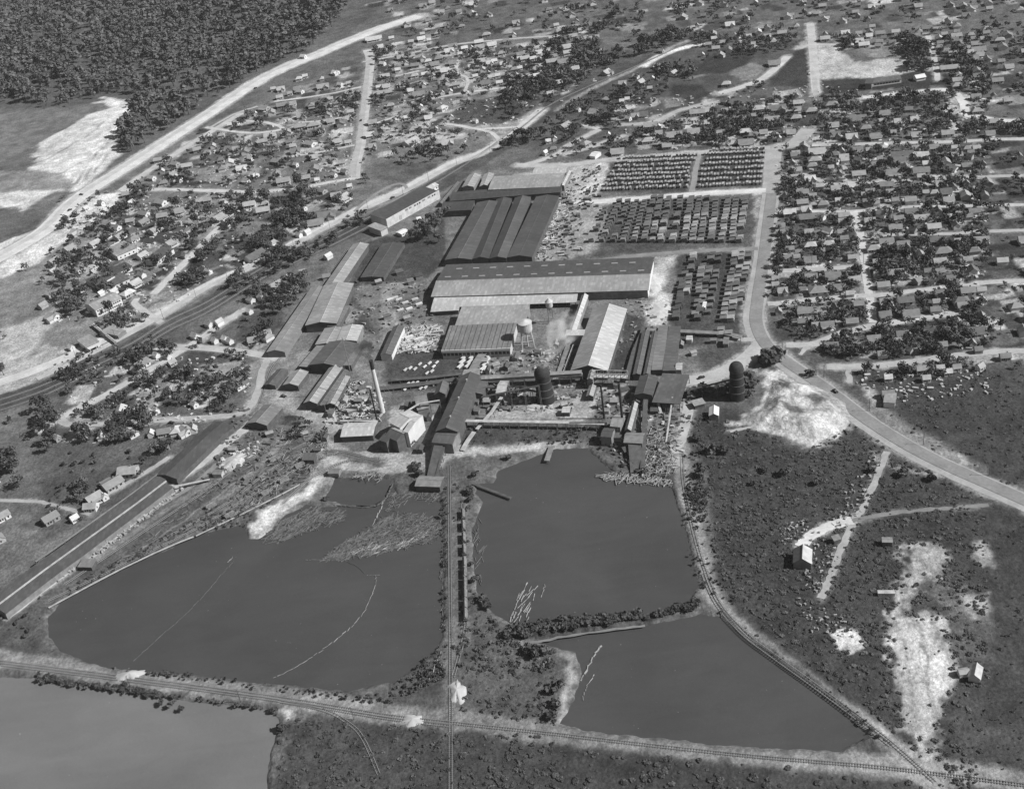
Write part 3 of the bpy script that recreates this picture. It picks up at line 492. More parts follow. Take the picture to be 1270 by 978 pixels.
# dark gabled sheds, four bays side by side
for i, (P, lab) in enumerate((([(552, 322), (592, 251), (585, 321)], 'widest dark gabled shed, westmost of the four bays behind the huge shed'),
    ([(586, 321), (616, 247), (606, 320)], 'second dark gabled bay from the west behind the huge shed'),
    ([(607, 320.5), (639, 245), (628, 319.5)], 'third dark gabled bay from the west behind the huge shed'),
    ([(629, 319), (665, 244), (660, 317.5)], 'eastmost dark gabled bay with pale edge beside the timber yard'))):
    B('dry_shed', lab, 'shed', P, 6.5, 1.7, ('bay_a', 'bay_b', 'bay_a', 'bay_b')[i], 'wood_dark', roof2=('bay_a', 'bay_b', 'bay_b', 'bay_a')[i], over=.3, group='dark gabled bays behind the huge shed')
B('cross_shed', 'long dark cross roof joining the tops of the four dark bays', 'shed', [(558, 249), (695, 238), (566, 238)], 6.5, 1.2, 'bay_b', 'wood_dark', over=.5, roof2='bay_b')
B('wing_shed', 'short dark wing roof with pale edge west of the four bays', 'shed', [(546, 262), (584, 260), (551, 252)], 6, 1.0, 'bay_b', 'wood_dark', 'shed', over=.5)
B('warehouse', 'broad pale flat roofed warehouse at the far end of the dark bays', 'warehouse', [(606, 235), (694, 231), (610, 219)], 8, 1.6, 'iron', 'iron_grey', over=.5)
B('warehouse_annex', 'paler narrow roofed annex beyond the broad warehouse', 'warehouse', [(661, 216), (701, 214), (664, 208)], 7, 1.2, 'iron_pale', 'wood', over=.5)
B('side_dock', 'thin pale roofed dock along the east end of the broad warehouse', 'shed', [(695, 230), (704, 212), (699, 231)], 6, .6, 'iron_pale', 'wood', over=.2)
B('small_warehouse', 'small pale gabled warehouse west of the broad warehouse, the western one', 'warehouse', [(573, 232), (582, 217), (587, 232)], 6, 1.6, 'iron', 'wood', over=.4)
B('small_warehouse', 'small pale gabled warehouse squeezed against the broad warehouse', 'warehouse', [(595, 231), (601, 216), (606, 231)], 6, 1.6, 'iron', 'iron_grey', roof2='iron_pale', over=.4)
B('boundary_shed', 'thin dark strip shed beside the pale road west of the dark bays', 'shed', [(544, 252), (566, 226), (547, 253)], 4, 1, 'iron_dark', 'wood_dark', over=.3)
# commissary with long white wall along the railway
cm, L, Wd = B('company_store', 'long dark-roofed store with tall white lettered wall facing the mill yard', 'store', [(479, 273), (544, 237), (462, 266)], 7.5, 1.2, 'tar', 'cream', 'shed', over=.1, group=None)
pf = MB(); pf.box(0, -Wd/2-.2, 0, L+.6, .5, 8.4); link('parapet_wall', pf.mesh('parapet_wall', mat('limewashed_wall', .42, .14, .3)), cm)
def word(txt, par, loc, size, rot, mt, name='lettering'):
    cu = bpy.data.curves.new(name, 'FONT'); cu.body = txt; cu.size = size; cu.extrude = .05; cu.resolution_u = 2; cu.materials.append(mt); o = bpy.data.objects.new(name, cu); COL.objects.link(o); o.parent = par; o.location = loc; o.rotation_euler = rot; return o
wd = MB(); wd.box(0, 0, 0, 3.4, .16, 1.5); wdm = wd.mesh('window', mat('window_band', .16, .1, .4))
for f in (.37, .44, .70, .80): link('window', wdm, cm, (-L/2+L*f, -Wd/2-.5, 6.3))
wd = MB(); wd.box(0, 0, 0, 1.8, .16, 1.4); wd2 = wd.mesh('window', M_('glass'))
for f in (.53, .575, .62, .87, .91): link('window', wd2, cm, (-L/2+L*f, -Wd/2-.5, 6.0))
dd = MB(); dd.box(0, 0, 0, 3.2, .18, 4.2); link('door', dd.mesh('door', mat('grey_paint', .3, .1, .3)), cm, (-L/2+L*.245, -Wd/2-.52, 1.0))
B('passenger_depot', 'small white building with dark windows just beyond the long white store', 'depot', [(524, 240), (543, 229), (521, 236)], 4.5, 1.4, 'iron_pale', 'white', win=('s', 5, 1.6, 1.5, 1.3, 0, 1))
B('store_porch', 'small pale grey square annex at the near end of the white store', 'store annex', [(472, 286), (480, 282), (468, 275)], 6, .3, 'iron', 'concrete', 'flat')
B('gate_office', 'tiny white office with two dark windows on the grass below the white store', 'office', [(498, 290), (506, 286), (497, 285)], 3, .5, 'white', 'white', win=('s', 2, 1.2, 1, 1, 0, 1))
B('watch_hut', 'tiny white hut beside the big trees below the white store', 'hut', [(518, 272), (522, 271), (518, 269)], 3, .8, 'white', 'white')
# western long sheds
B('loading_shed', 'narrow long grey shed running down to the lane junction west of the mill', 'shed', [(331, 436), (386, 357), (350, 440)], 5, 1.8, 'iron_grey', 'brick', over=.5, roof2='iron')
B('lumber_shed', 'broad grey roof, wide lower half of the stepped western shed', 'shed', [(379, 403), (402, 354), (415, 405)], 7, 2.2, 'iron', 'wood_dark', over=.5)
B('lumber_shed', 'narrow grey upper half of the stepped western shed', 'shed', [(403, 353), (438, 303), (421, 355)], 6, 1.8, 'iron', 'wood_dark', over=.5)
B('side_shed', 'small grey lean-to at the lower right of the stepped western shed', 'shed', [(406, 405), (420, 380), (420, 404)], 4.5, .6, 'iron_grey', 'wood_dark', 'flat', over=.2)
B('low_shed', 'flat dark shed roof with pale edge between stepped shed and big trees', 'shed', [(447, 344), (474, 302), (474, 346)], 4, .8, 'tar', 'wood_dark', over=.2)
bd = B('board_shed', 'big dark gabled shed roof in the western cluster', 'shed', [(384, 452), (407, 424), (423, 453)], 7, 2.4, 'iron_dark', 'wood_dark', over=.5, roof2='iron_dark')
B('board_shed_wing', 'grey lean-to roof on the west side of the big dark gabled shed', 'shed', [(372, 454), (396, 426), (384, 455)], 5, .8, 'iron_grey', 'wood_dark', 'flat')
B('board_shed_wing', 'pale roof on the far side of the big dark gabled shed', 'shed', [(417, 424), (425, 405), (440, 428)], 7, 1.5, 'iron_pale', 'wood', over=.3)
B('board_shed_wing', 'mid grey roof beyond the big dark gabled shed, left of the pale one', 'shed', [(391, 427), (403, 407), (418, 428)], 6, 1.3, 'iron', 'wood', over=.3)
B('board_shed_wing', 'narrow grey lean-to on the east side of the big dark gabled shed', 'shed', [(424, 453), (438, 428), (434, 455)], 5, .6, 'iron_grey', 'wood_dark', 'flat')
B('kiln_shed', 'pale gabled kiln shed running down from the big dark gabled shed', 'shed', [(377, 499), (409, 455), (391, 502)], 6, 2, 'iron', 'wood_dark', over=.4)
B('kiln_shed', 'mid grey narrow shed, second of the parallel sheds below the big dark roof', 'shed', [(393, 503), (424, 459), (400, 505)], 5, 1, 'iron_dark', 'wood_dark', over=.3)
B('kiln_shed', 'pale broken roofed shed, eastmost of the parallel sheds below the big dark roof', 'shed', [(405, 501), (424, 467), (414, 503)], 5, 1, 'iron', 'wood_dark', over=.3)
B('machine_shop', 'short shed with rusted pale roof west of the parallel sheds', 'shop', [(351, 477), (364, 460), (369, 478)], 5, 1.8, 'iron', 'wood_dark', over=.4)
B('timber_rack_shed', 'low weathered shed between lane junction and machine shop', 'shed', [(328, 477), (344, 458), (340, 479)], 3.5, 1.2, 'wood_dark', 'wood_dark', over=.3)
B('engine_shed', 'grey flat gabled shed beside the pale lane below the junction', 'shed', [(307, 524), (327, 502), (330, 527)], 5, 1.8, 'iron_grey', 'wood_dark', over=.5)
B('oil_house', 'narrow dark shed with pale near end beside the white timber storage yard', 'shed', [(472, 440), (488, 405), (484, 443)], 5, 1.4, 'iron_dark', 'cream', over=.3)
# sawmill cluster
B('log_house', 'pale broad shed roof beside the slim smokestacks, near the log yard', 'shed', [(423, 541), (462, 539), (428, 525)], 5, 1.6, 'iron_pale', 'wood_dark', over=.5)
B('engine_house', 'grey sloping roofed engine house at the foot of the tall pale chimney', 'mill building', [(478, 540), (492, 546), (487, 527)], 10, 2.4, 'iron_dark', 'wood_dark', over=.4, roof2='iron')
B('boiler_house', 'dark tall boiler house just left of the grey engine house', 'mill building', [(470, 545), (479, 548), (477, 531)], 9, 1.2, 'tar', 'wood_dark', over=.3)
B('fuel_house', 'tall pale dust-covered fuel house behind the engine house', 'mill building', [(484, 524), (496, 530), (491, 500)], 12, 2.4, 'iron_pale', 'cream', over=.3)
B('fuel_house', 'slim pale dust-covered tower house at the right of the fuel house', 'mill building', [(500, 535), (506, 536), (507, 512)], 12, 1.5, 'iron_pale', 'cream', over=.2)
B('carpenter_shop', 'weathered wood building with lean-to between fuel house and sawmill', 'mill building', [(518, 508), (532, 505), (520, 491)], 7, 1.6, 'wood', 'wood', over=.4)
B('sawmill', 'long dark sawmill roof running from the pond up to the sorting yard', 'sawmill', [(541, 534), (572, 466), (566, 537)], 10, 3.2, 'tar', 'wood_dark', over=.6, roof2='iron_dark', vents=3)
B('sawmill_wing', 'dark cross-gabled wing on the west side of the sawmill', 'sawmill wing', [(552, 488), (556, 475), (540, 486)], 8, 2.2, 'iron_dark', 'wood_dark', over=.5)
B('sawmill_wing', 'low dark wing roof on the east side of the sawmill', 'sawmill wing', [(575, 488), (582, 472), (597, 492)], 7, 1.8, 'iron_dark', 'wood_dark', over=.4)
B('filing_room', 'grey block house standing on the far end of the sawmill roof', 'mill building', [(573, 472), (591, 471), (578, 458)], 9, 1.8, 'iron', 'wood', over=.3)
B('log_intake_house', 'pale plank-sided front house where the log slide enters the sawmill', 'mill building', [(536, 548), (561, 550), (541, 533)], 8, 1.6, 'iron_dark', 'wood', over=.4)
B('chip_house', 'two-storey pale timber house under the conveyor east of the sawmill', 'mill building', [(615, 487), (626, 487), (617, 472)], 8, 1.6, 'wood_pale', 'wood', over=.2)
B('pond_shed', 'square weathered roof over the pond edge at the foot of the log slide', 'shed', [(515, 602), (545, 603), (519, 590)], 4, 1.2, 'wood', 'wood_dark', over=.4, open_=False)
# green chain and east cluster
B('green_chain', 'large dark flat roof over the green chain at the east side of the mill', 'shed', [(809, 499), (843, 501), (817, 463)], 6.5, .4, 'iron_dark', 'wood_dark', 'flat', over=.2, open_=True)
B('chain_platform', 'narrow pale board platform running up from the dark flat roof', 'platform', [(808, 459), (817, 404), (821, 460)], 4, .3, 'iron_grey', 'wood_dark', 'flat', over=.1)
B('chain_platform', 'grey board platform covered with planks beside the pale one', 'platform', [(822, 460), (829, 405), (838, 461)], 4, .3, 'iron_dark', 'wood_dark', 'flat', over=.1)
B('sorter_shed', 'narrow grey roof, westmost of the two strips left of the board platforms', 'shed', [(785, 464), (797, 410), (794, 465)], 5, .8, 'iron_dark', 'wood_dark', over=.2)
B('sorter_shed', 'narrow grey roof, eastmost of the two strips left of the board platforms', 'shed', [(798, 464), (809, 411), (806, 462)], 5, .8, 'iron_dark', 'wood_dark', over=.2)
B('resaw_mill', 'steep dark roofed building west of the large dark flat roof', 'mill building', [(787, 489), (794, 466), (809, 489)], 8, 1.5, 'tar', 'wood_dark', over=.3)
B('hardwood_mill', 'small pale roofed mill house at the foot of the two slim east chimneys', 'mill building', [(757, 528), (769, 529), (761, 514)], 8, 1.8, 'iron', 'wood', over=.3)
B('hardwood_mill', 'long narrow pale roof beside the slim east chimneys', 'mill building', [(775, 533), (784, 500), (782, 534)], 7, 1.4, 'iron', 'wood_dark', over=.3)
B('hardwood_mill', 'brown gabled building with white edge at the pond side of the east mill', 'mill building', [(774, 548), (796, 549), (777, 536)], 6, 2.2, 'wood', 'wood_dark', over=.4)
B('boiler_room', 'small square brick-toned boiler room left of the slim east chimneys', 'mill building', [(745, 541), (758, 542), (746, 530)], 7, 1.2, 'tar', 'wood', over=.2)
B('sawdust_shed', 'low pale shed with tilted roof by the sandy track', 'shed', [(697, 511), (706, 511), (699, 504)], 3.5, 1, 'iron_pale', 'wood_dark', over=.3)
B('pump_house', 'pale small gabled house under the truss trestle', 'hut', [(727, 491), (731, 478), (735, 492)], 4, 1.2, 'iron', 'wood_dark', over=.2)
for p_, l_ in ((((862, 553.0-50), (874, 500), (864, 496)), 'low stack of pale planks roofed with boards beside the mill road'),):
    B('plank_shed', l_, 'shed', list(p_), 3, .4, 'iron', 'wood_dark', 'flat')
B('tool_hut', 'small white steep-roofed hut on the dark grass below the right-hand burner', 'hut', [(879.5, 515), (880, 505), (891, 515)], 4.2, 1.6, 'white', 'wood', roof2='white', over=.3)
B('powder_house', 'barn with bright white east slope alone in the dark scrub', 'barn', [(984, 697), (985, 680), (1006, 699)], 4.6, 3.2, 'barn_roof', 'wood', roof2='iron_grey', over=.4)  # pale east and grey west slopes carry sun and shade in their colour
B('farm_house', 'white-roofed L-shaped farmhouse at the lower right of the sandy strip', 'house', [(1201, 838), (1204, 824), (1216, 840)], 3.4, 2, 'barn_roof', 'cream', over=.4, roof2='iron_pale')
B('farm_house_wing', 'small pale wing roof left of the white farmhouse', 'house', [(1191, 836), (1203, 834), (1193, 828)], 2.8, .9, 'iron', 'cream', over=.3)
B('roadside_store', 'grey flat store with white signboard front beside the curved road', 'store', [(1096, 499), (1110, 500), (1097, 487)], 3.6, .6, 'iron', 'white', 'flat', over=.3)
B('fenced_pen', 'low board pen with pale near side in the dark scrub', 'pen', [(1089, 736), (1110, 736), (1090, 732)], 1.8, .2, 'wood_pale', 'wood_pale', 'flat', over=.1)
B('yard_office', 'small pale box house standing in the timber yard', 'hut', [(871, 381), (875, 381), (872, 374)], 3.5, .5, 'white', 'cream', over=.2)
B('crossing_house', 'small square dark-roofed house at the end of the elevated yard walk', 'hut', [(897, 426), (903, 426), (898, 418)], 3.5, .8, 'iron_grey', 'wood', over=.3)
B('yard_hut', 'small white hut with dark openings beside the board platforms', 'hut', [(851, 421), (858, 421), (852, 416)], 3, .5, 'iron_pale', 'white', over=.2)
B('dock_hut', 'small pale-roofed hut at the upper right corner of the dark flat roof', 'hut', [(838, 458), (845, 458), (841, 450)], 4, 1.4, 'wood_pale', 'wood', over=.3)
B('plant_house', 'small white house among trees north of the timber yard', 'house', [(731, 193), (738, 194), (733, 187)], 3.2, 1.4, 'white', 'white', over=.3)
B('school', 'long low white school with dark windows north of the gravel street', 'school', [(1082, 103), (1118, 98), (1082, 98)], 4, 1.6, 'iron_dark', 'white', win=('s', 9, 1.4, 2.4, 1.4, .05, .95), over=.3)
B('school_wing', 'square dark block at the west end of the white school', 'school wing', [(1073, 104), (1081, 104), (1074, 98)], 5.5, .5, 'tar', 'brick', 'flat')
B('church', 'white gabled church house beside the gravel street', 'church', [(1137, 97), (1148, 95), (1138, 93)], 3.6, 1.8, 'white', 'white')
# curved loading sheds, lower left
def strip_shed(name, label, cl, w, eave, rise, roof, wall, n=10, off=0.0, zb=0.0, roof2=None):
    P = smooth_line([G(*map(float, t.split(',')), eave) for t in cl.split()], 4); t = thing(name, label, 'shed', (P[0].x, P[0].y, 0)); O = P[0].copy(); O.z = 0; h = w/2
    secs = {'roof': ([(-h-.5, eave-.2), (0, eave+rise), (0, eave+rise-.25), (-h-.5, eave-.45)], roof), 'roof ': ([(0, eave+rise), (h+.5, eave-.2), (h+.5, eave-.45), (0, eave+rise-.25)], roof2 or roof), 'wall': ([(-h, zb), (h, zb), (h, eave-.45), (0, eave+rise-.3), (-h, eave-.45)], wall)}
    for nm, (sec, mt) in secs.items():
        V = []; k = len(sec)
        for i, p in enumerate(P):
            d = (P[min(i+1, len(P)-1)]-P[max(i-1, 0)]); d.z = 0; d.normalize(); nn = Vector((-d.y, d.x, 0))
            V += [tuple(p-O+nn*(y+off)+Vector((0, 0, z-eave))) for y, z in sec]
        m_ = MB(); m_.poly(V, [(i*k+j, i*k+(j+1) % k, (i+1)*k+(j+1) % k, (i+1)*k+j) for i in range(len(P)-1) for j in range(k)]+[tuple(range(k-1, -1, -1)), tuple((len(P)-1)*k+j for j in range(k))]); link(nm.strip(), m_.mesh(nm.strip(), M_(mt)), t)
    return t
strip_shed('freight_shed', 'wide dark roof, curved upper end of the long loading shed beside the lane', '278,525 262,538 244,555 226,572 206,591', 17, 5, 1.6, 'tar', 'wood_dark', roof2='tar')
strip_shed('freight_shed', 'dark upper one of the two parallel long roofs running to the lower left', '199,592 165,619 122,650 85,678 48,704 -10,748', 9.5, 5, .9, 'iron_dark', 'wood', roof2='tar')
strip_shed('freight_shed', 'dark lower one of the two parallel long roofs, with pale platform edge', '208,601 175,626 135,656 95,686 60,711 0,757', 9.5, 5, .9, 'iron_dark', 'wood', roof2='tar')
# burners, tower, chimneys
def burner(px, py, ty, rb, rt, label):
    c = G(px, py); h = hpx(px, py, ty); t = thing('waste_burner', label, 'waste burner', c); m_ = MB(); pr_ = [(rb, 0), (rb*.96, h*.15), (rt*1.02, h*.6), (rt, h*.78), (rt*1.04, h*.785), (rt*1.04, h*.8)]; m_.lathe(pr_, 28); link('shell', m_.mesh('shell', M_('steel_black')), t)
    m_ = MB(); m_.lathe([(rt*1.1*math.cos(a)**.8, h*.79+(h*.21)*math.sin(a)) for a in np.linspace(0, 1.5, 9)], 28); link('screen_dome', m_.mesh('screen_dome', mat('soot_screen', .03, .2, .8)), t)
    for z in (.2, .4, .6, .77):
        q = MB(); rr = (rb+(rt-rb)*min(z/.6, 1))*1.01; q.lathe([(rr, h*z), (rr*1.05, h*z+.1), (rr*1.05, h*z+.6), (rr, h*z+.7)], 28); link('band', q.mesh('band', mat('rusted_band', .07, .3, .6)), t)
    q = MB()
    for k in range(16):
        a = 2*math.pi*k/16; q.tube((rt*1.05*math.cos(a), rt*1.05*math.sin(a), h*.8), (rt*1.05*math.cos(a), rt*1.05*math.sin(a), h*.8+1.1), .08, n=4)
    link('railing', q.mesh('railing', M_('steel_black')), t); return t, h
burner(677, 497, 455, 6.3, 5.0, 'black domed waste burner in the middle of the mill, conveyor running into it')
burner(914.5, 493, 449, 5.3, 4.4, 'black domed waste burner beside the road bend, east of the mill')
c = G(655, 429); h = hpx(655, 429, 397); t = thing('water_tower', 'pale water tower on splayed legs beside the ribbed mill roof', 'water tower', c)
m_ = MB(); m_.lathe([(.5, h*.52), (3, h*.54), (4.6, h*.6), (4.9, h*.66), (4.9, h*.92), (5.2, h*.92), (.2, h)], 24); link('tank', m_.mesh('tank', M_('concrete')), t)
for k in range(4):
    a = math.pi/4+k*math.pi/2; m_ = MB(); m_.tube((6.6*math.cos(a), 6.6*math.sin(a), 0), (4.6*math.cos(a), 4.6*math.sin(a), h*.62), .35, n=5); link('leg', m_.mesh('leg', M_('concrete')), t)
    b = a+math.pi/2; m_ = MB(); m_.tube((5.7*math.cos(a), 5.7*math.sin(a), h*.28), (5.7*math.cos(b), 5.7*math.sin(b), h*.28), .2, n=4); link('brace', m_.mesh('brace', M_('concrete')), t)
m_ = MB(); m_.tube((0, 0, 0), (0, 0, h*.55), .6, n=8); link('riser_pipe', m_.mesh('riser_pipe', M_('concrete')), t)
c = G(684, 400); h = hpx(684, 400, 370); t = thing('dust_cyclone', 'pale dust cyclone raised on a thin tower between water tower and bright-sided shed', 'cyclone', c)
m_ = MB(); m_.lathe([(.6, h*.5), (2.6, h*.68), (2.6, h*.86), (3.0, h*.87), (.4, h)], 16); link('drum', m_.mesh('drum', M_('concrete')), t)
for k in range(4):
    a = math.pi/4+k*math.pi/2; m_ = MB(); m_.tube((2.4*math.cos(a), 2.4*math.sin(a), 0), (2.2*math.cos(a), 2.2*math.sin(a), h*.7), .18, n=4); link('leg', m_.mesh('leg', M_('wood')), t)
def stack(px, py, ty, r0, r1, mt, label, top=None):
    c = G(px, py); h = hpx(px, py, ty); t = thing('smokestack', label, 'chimney', c); m_ = MB(); m_.lathe([(r0, 0), (r0*.9, h*.2), (r1*1.05, h*(.84 if top else .97)), (r1*1.05, h*(.84 if top else .97))], 14); link('shaft', m_.mesh('shaft', M_(mt)), t)
    m_ = MB(); z = .84 if top else .97; m_.lathe([(r1*1.06, h*z), (r1, h*.985), (r1*1.2, h*.985), (r1*1.2, h)], 14); link('crown_band', m_.mesh('crown_band', M_(top or mt)), t)
    for k in range(3): m_ = MB(); a = k*2.1; m_.tube((0, 0, h*.8), (h*.35*math.cos(a), h*.35*math.sin(a), 0), .06, n=3); link('guy_wire', m_.mesh('guy_wire', M_('wood')), t)
    return c, h
stack(474.5, 511, 447, 1.9, 1.25, 'cream', 'tall pale chimney with sooty smoking top, tallest of the mill', 'steel_black')
stack(468, 522, 483, .65, .55, 'steel_black', 'slim dark chimney just left of the tall pale one')
stack(749.5, 519, 477, .75, .6, 'steel_black', 'slim dark chimney, left one of the pair by the east mill')
stack(773, 532, 476, .9, .75, 'steel_black', 'slim dark chimney, right one of the pair by the east mill')
stack(442, 492, 418, .3, .2, 'wood', 'thin pale guyed mast left of the tall pale chimney')
# trestles and conveyors
def trestle(name, label, pts, h, w, deck, gap=7, roof=False, truss=False, cat='trestle'):
    if not isinstance(h, (tuple, list)): h = (h, h)
    P = [G(*map(float, s.split(',')), h[0]+(h[1]-h[0])*i/max(1, len(pts.split())-1)) for i, s in enumerate(pts.split())]; O = P[0].copy(); O.z = 0; t = thing(name, label, cat, O)
    for a, b in zip(P[:-1], P[1:]):
        a = a-O; b = b-O; d = b-a; L = math.hypot(d.x, d.y); rz = math.atan2(d.y, d.x); n = Vector((-math.sin(rz), math.cos(rz), 0))*w/2; up = Vector((0, 0, .35)); m_ = MB()
        m_.poly([a-n-up, b-n-up, b+n-up, a+n-up, a-n, b-n, b+n, a+n], [(0, 3, 2, 1), (4, 5, 6, 7), (0, 1, 5, 4), (1, 2, 6, 5), (2, 3, 7, 6), (3, 0, 4, 7)]); link('deck', m_.mesh('deck', M_(deck)), t)
        if roof:
            q = Vector((0, 0, 2.2)); r = Vector((0, 0, 3.2)); m_ = MB(); m_.poly([a-n*1.1+q, b-n*1.1+q, b+r, a+r, b+n*1.1+q, a+n*1.1+q], [(0, 1, 2, 3), (3, 2, 4, 5)]); link('roof', m_.mesh('roof', M_('iron')), t)
            m_ = MB(); m_.poly([a-n, b-n, b-n+q, a-n+q, a+n, b+n, b+n+q, a+n+q], [(0, 1, 2, 3), (4, 7, 6, 5)]); link('side_boards', m_.mesh('side_boards', M_('wood')), t)
        k = max(1, int(L/gap))
        for i in range(k+1):
            c = a+d*(i/k); 
            for s in (-1, 1):
                m_ = MB(); f = c+n*s*.9; m_.tube((f.x+n.x*s*.35, f.y+n.y*s*.35, 0), (f.x, f.y, c.z-.3), .2, n=4); link('post', m_.mesh('post', M_('wood_dark')), t)
        if truss:
            for s in (-1, 1):
                m_ = MB(); hh = Vector((0, 0, 3.4)); m_.tube(a+n*s+hh, b+n*s+hh, .28, n=4); m_.tube(a+n*s, b+n*s, .28, n=4)
                for i in range(7):
                    p = a+d*(i/6)+n*s; m_.tube(p, p+hh, .22, n=4)
                    if i < 6: m_.tube(p, a+d*((i+1)/6)+n*s+hh, .18, n=4)
                link('truss', m_.mesh('truss', M_('wood_pale')), t)
    return t
trestle('covered_trestle', 'pale covered conveyor trestle crossing behind the middle burner', '590,472 650,468 722,464', 7, 4, 'wood_pale', roof=True)
trestle('truss_bridge', 'open timber truss trestle right of the bright-sided shed', '733,466 778,467', 7, 4.5, 'wood_pale', truss=True)
trestle('log_trestle', 'long raised timber walkway between sawmill and east mill above the pond', '566,521 620,522 690,523 752,525', 5, 3, 'wood_pale', 6)
trestle('burner_conveyor', 'dark inclined conveyor rising from the sawmill to the middle burner', '597,492 668,478', (8, 20), 2, 'wood_dark', 9)
trestle('chip_conveyor', 'low inclined chip conveyor on pale blocks below the chip house', '622,492 610,510 591,532', (7, 2), 2.4, 'wood_pale', 8)
trestle('log_slide', 'steep dark log slide dropping from the sawmill front to the pond', '545,546 535,590', (7, 1), 6, 'wood_dark', 6)
trestle('log_slide', 'dark log slide dropping from the east mill to the pond edge', '786,540 790,585', (6, .5), 8, 'wood_dark', 6)
trestle('burner_conveyor', 'dark inclined conveyor reaching the right-hand burner from the west', '852,484 908,470', (6, 16), 1.8, 'wood_dark', 9)
trestle('yard_walk', 'raised grey walkway running across the timber yard to the curved road', '800,408 862,411 898,413 920,417', 3, 4, 'wood', 7)
trestle('cable_trestle', 'low pale plank conveyor leading from the long loading shed to the log yard', '182,611 215,603 260,594', (5, 2), 1.4, 'wood_pale', 8)
trestle('pond_dock', 'narrow plank boat dock on the north shore of the sawmill pond', '678,571 684,553', 1.2, 3.5, 'wood', 4, cat='dock')
trestle('fender_boom', 'long dark floating pier slanting into the sawmill pond', '586,599 634,617', .6, 1.8, 'wood_dark', 6, cat='pier')

for nm, lab, pts, h, w, dk in (('sorting_chain', 'long plank sorting chain running up from the sawmill toward the ribbed mill', '582,466 592,447 603,432', (5, 3), 6, 'wood'), ('plank_dock', 'dark plank dock running left from the sawmill across the sorting yard', '466,482 520,476 566,470', 2, 5, 'wood_dark'), ('plank_dock', 'dark plank dock above the sorting rows, left of the sawmill', '485,471 530,468 572,463', 2.4, 3, 'wood_dark'),
 ('chip_conveyor', 'pale inclined conveyor stub dropping below the long walkway', '588,535 580,546 573,558', (4, 1), 3, 'wood_pale'), ('refuse_conveyor', 'low dark conveyor running beside the middle burner toward the east', '597,480 640,479 668,486', (6, 10), 2, 'wood_dark'), ('plank_walk', 'narrow dark walk under the covered trestle', '600,473 660,472 720,470', 2, 3, 'wood_dark'),
 ('pole_chute', 'thin white chute hanging from the dark flat roof toward the slab yard', '834,492 831,515 826,548', (7, 1), 1, 'wood_pale'), ('pole_chute', 'short pale chute under the near edge of the dark flat roof', '816,498 820,512', (6, 1), 1.6, 'wood_pale'), ('log_deck', 'dark narrow deck dropping beside the east mill to the pond', '801,490 799,530 797,580', (5, 2), 3, 'wood_dark'), ('pole_line', 'pale thin rail walk from the east mill to the pond shore', '797,540 797,590', (2, 1), .9, 'wood_pale'),
 ('plank_walk', 'thin pale walk from loading house down to the covered trestle', '708,418 700,440 693,462', 1.5, 3, 'wood'), ('plank_walk', 'second thin pale walk beside the bright-sided shed', '715,418 706,442 699,462', 1.5, 1.4, 'wood_pale'), ('tram_trestle', 'dark tram trestle running north between east mill and timber yard', '777,470 787,435 800,405', 3, 4, 'wood_dark'), ('stair_conveyor', 'steep dark conveyor climbing the sawmill from the chip house', '612,478 590,482 575,488', (6, 11), 1.8, 'wood_dark'),
 ('log_slide', 'pair of dark slide rails falling from the sawmill front to the pond shed', '552,548 545,575 540,592', (6, 1), 1.4, 'wood_dark'), ('fuel_conveyor', 'pale conveyor leaning from fuel house to sawmill roof', '500,512 520,500 545,496', (10, 11), 1.4, 'wood_pale'), ('fence_walk', 'low board walk along the pond bank below the chimney', '405,522 440,521 468,522', 1.2, 2, 'wood_pale')):
    trestle(nm, lab, pts, h, w, dk, 6, cat='conveyor' if 'conveyor' in nm or 'chute' in nm else 'trestle')

trestle('roof_walk', 'pale plank walk between the two long parallel loading roofs', '206,596 173,621 129,653 90,681 54,707 -6,752', 5.6, 1.3, 'wood_pale', 12); trestle('roof_walk', 'thin pale gutter walk on the far edge of the long loading roofs', '196,587 160,614 118,644 80,671 44,696', 5.0, .9, 'wood', 12)

trestle('plank_walk', 'straight pale plank walk along the north-west shore of the log pond', '60,753 108,727 150,705 190,686 222,672 240,665', .7, 1.0, 'wood_pale', 9); trestle('plank_walk', 'thin pale plank walk crossing the bank toward the sand spit', '243,664 300,637 350,612 372,600', .7, .8, 'wood_pale', 9)
# ================================================================ heaps, timber stacks, logs
def heap(name, label, cat, px, py, rx, ry, h, mt, seed=0, rz=0.0, kind='stuff'):
    c = G(px, py); n = 26; R = random.Random(seed); ph = [R.uniform(0, 6.28) for _ in range(4)]; V = []; F = []
    for j in range(9):
        f = j/8
        for i in range(n):
            a = 2*math.pi*i/n; k = 1+.2*math.sin(2*a+ph[0])+.14*math.sin(5*a+ph[1])+.1*math.sin(11*a+ph[2])+R.uniform(-.06, .06); V.append((rx*k*(1-f)*math.cos(a), ry*k*(1-f)*math.sin(a), h*(1-(1-f)**1.3)*.9+R.uniform(-.12, .12)*h*.3*(0 < j < 8)-(.05 if j == 0 else 0)))
    F = [(j*n+i, j*n+(i+1) % n, (j+1)*n+(i+1) % n, (j+1)*n+i) for j in range(8) for i in range(n)]
    m_ = MB(); m_.poly(V, F); me = m_.mesh(name, mt)
    for p in me.polygons: p.use_smooth = True
    return props(link(name, me, None, (c.x, c.y, .02), rz), label, cat, None, kind if kind != 'thing' else None)
heap('sawdust_pile', 'bright white sawdust heap at the east end of the huge shed', 'sawdust pile', 819, 385, 8, 15, 1.3, M_('sawdust'), 1, 0, 'thing')
heap('sawdust_pile', 'pale sloping sawdust spill under the east gable of the huge shed', 'sawdust pile', 813, 352, 5, 14, 1.1, M_('sawdust'), 2, 0, 'thing')
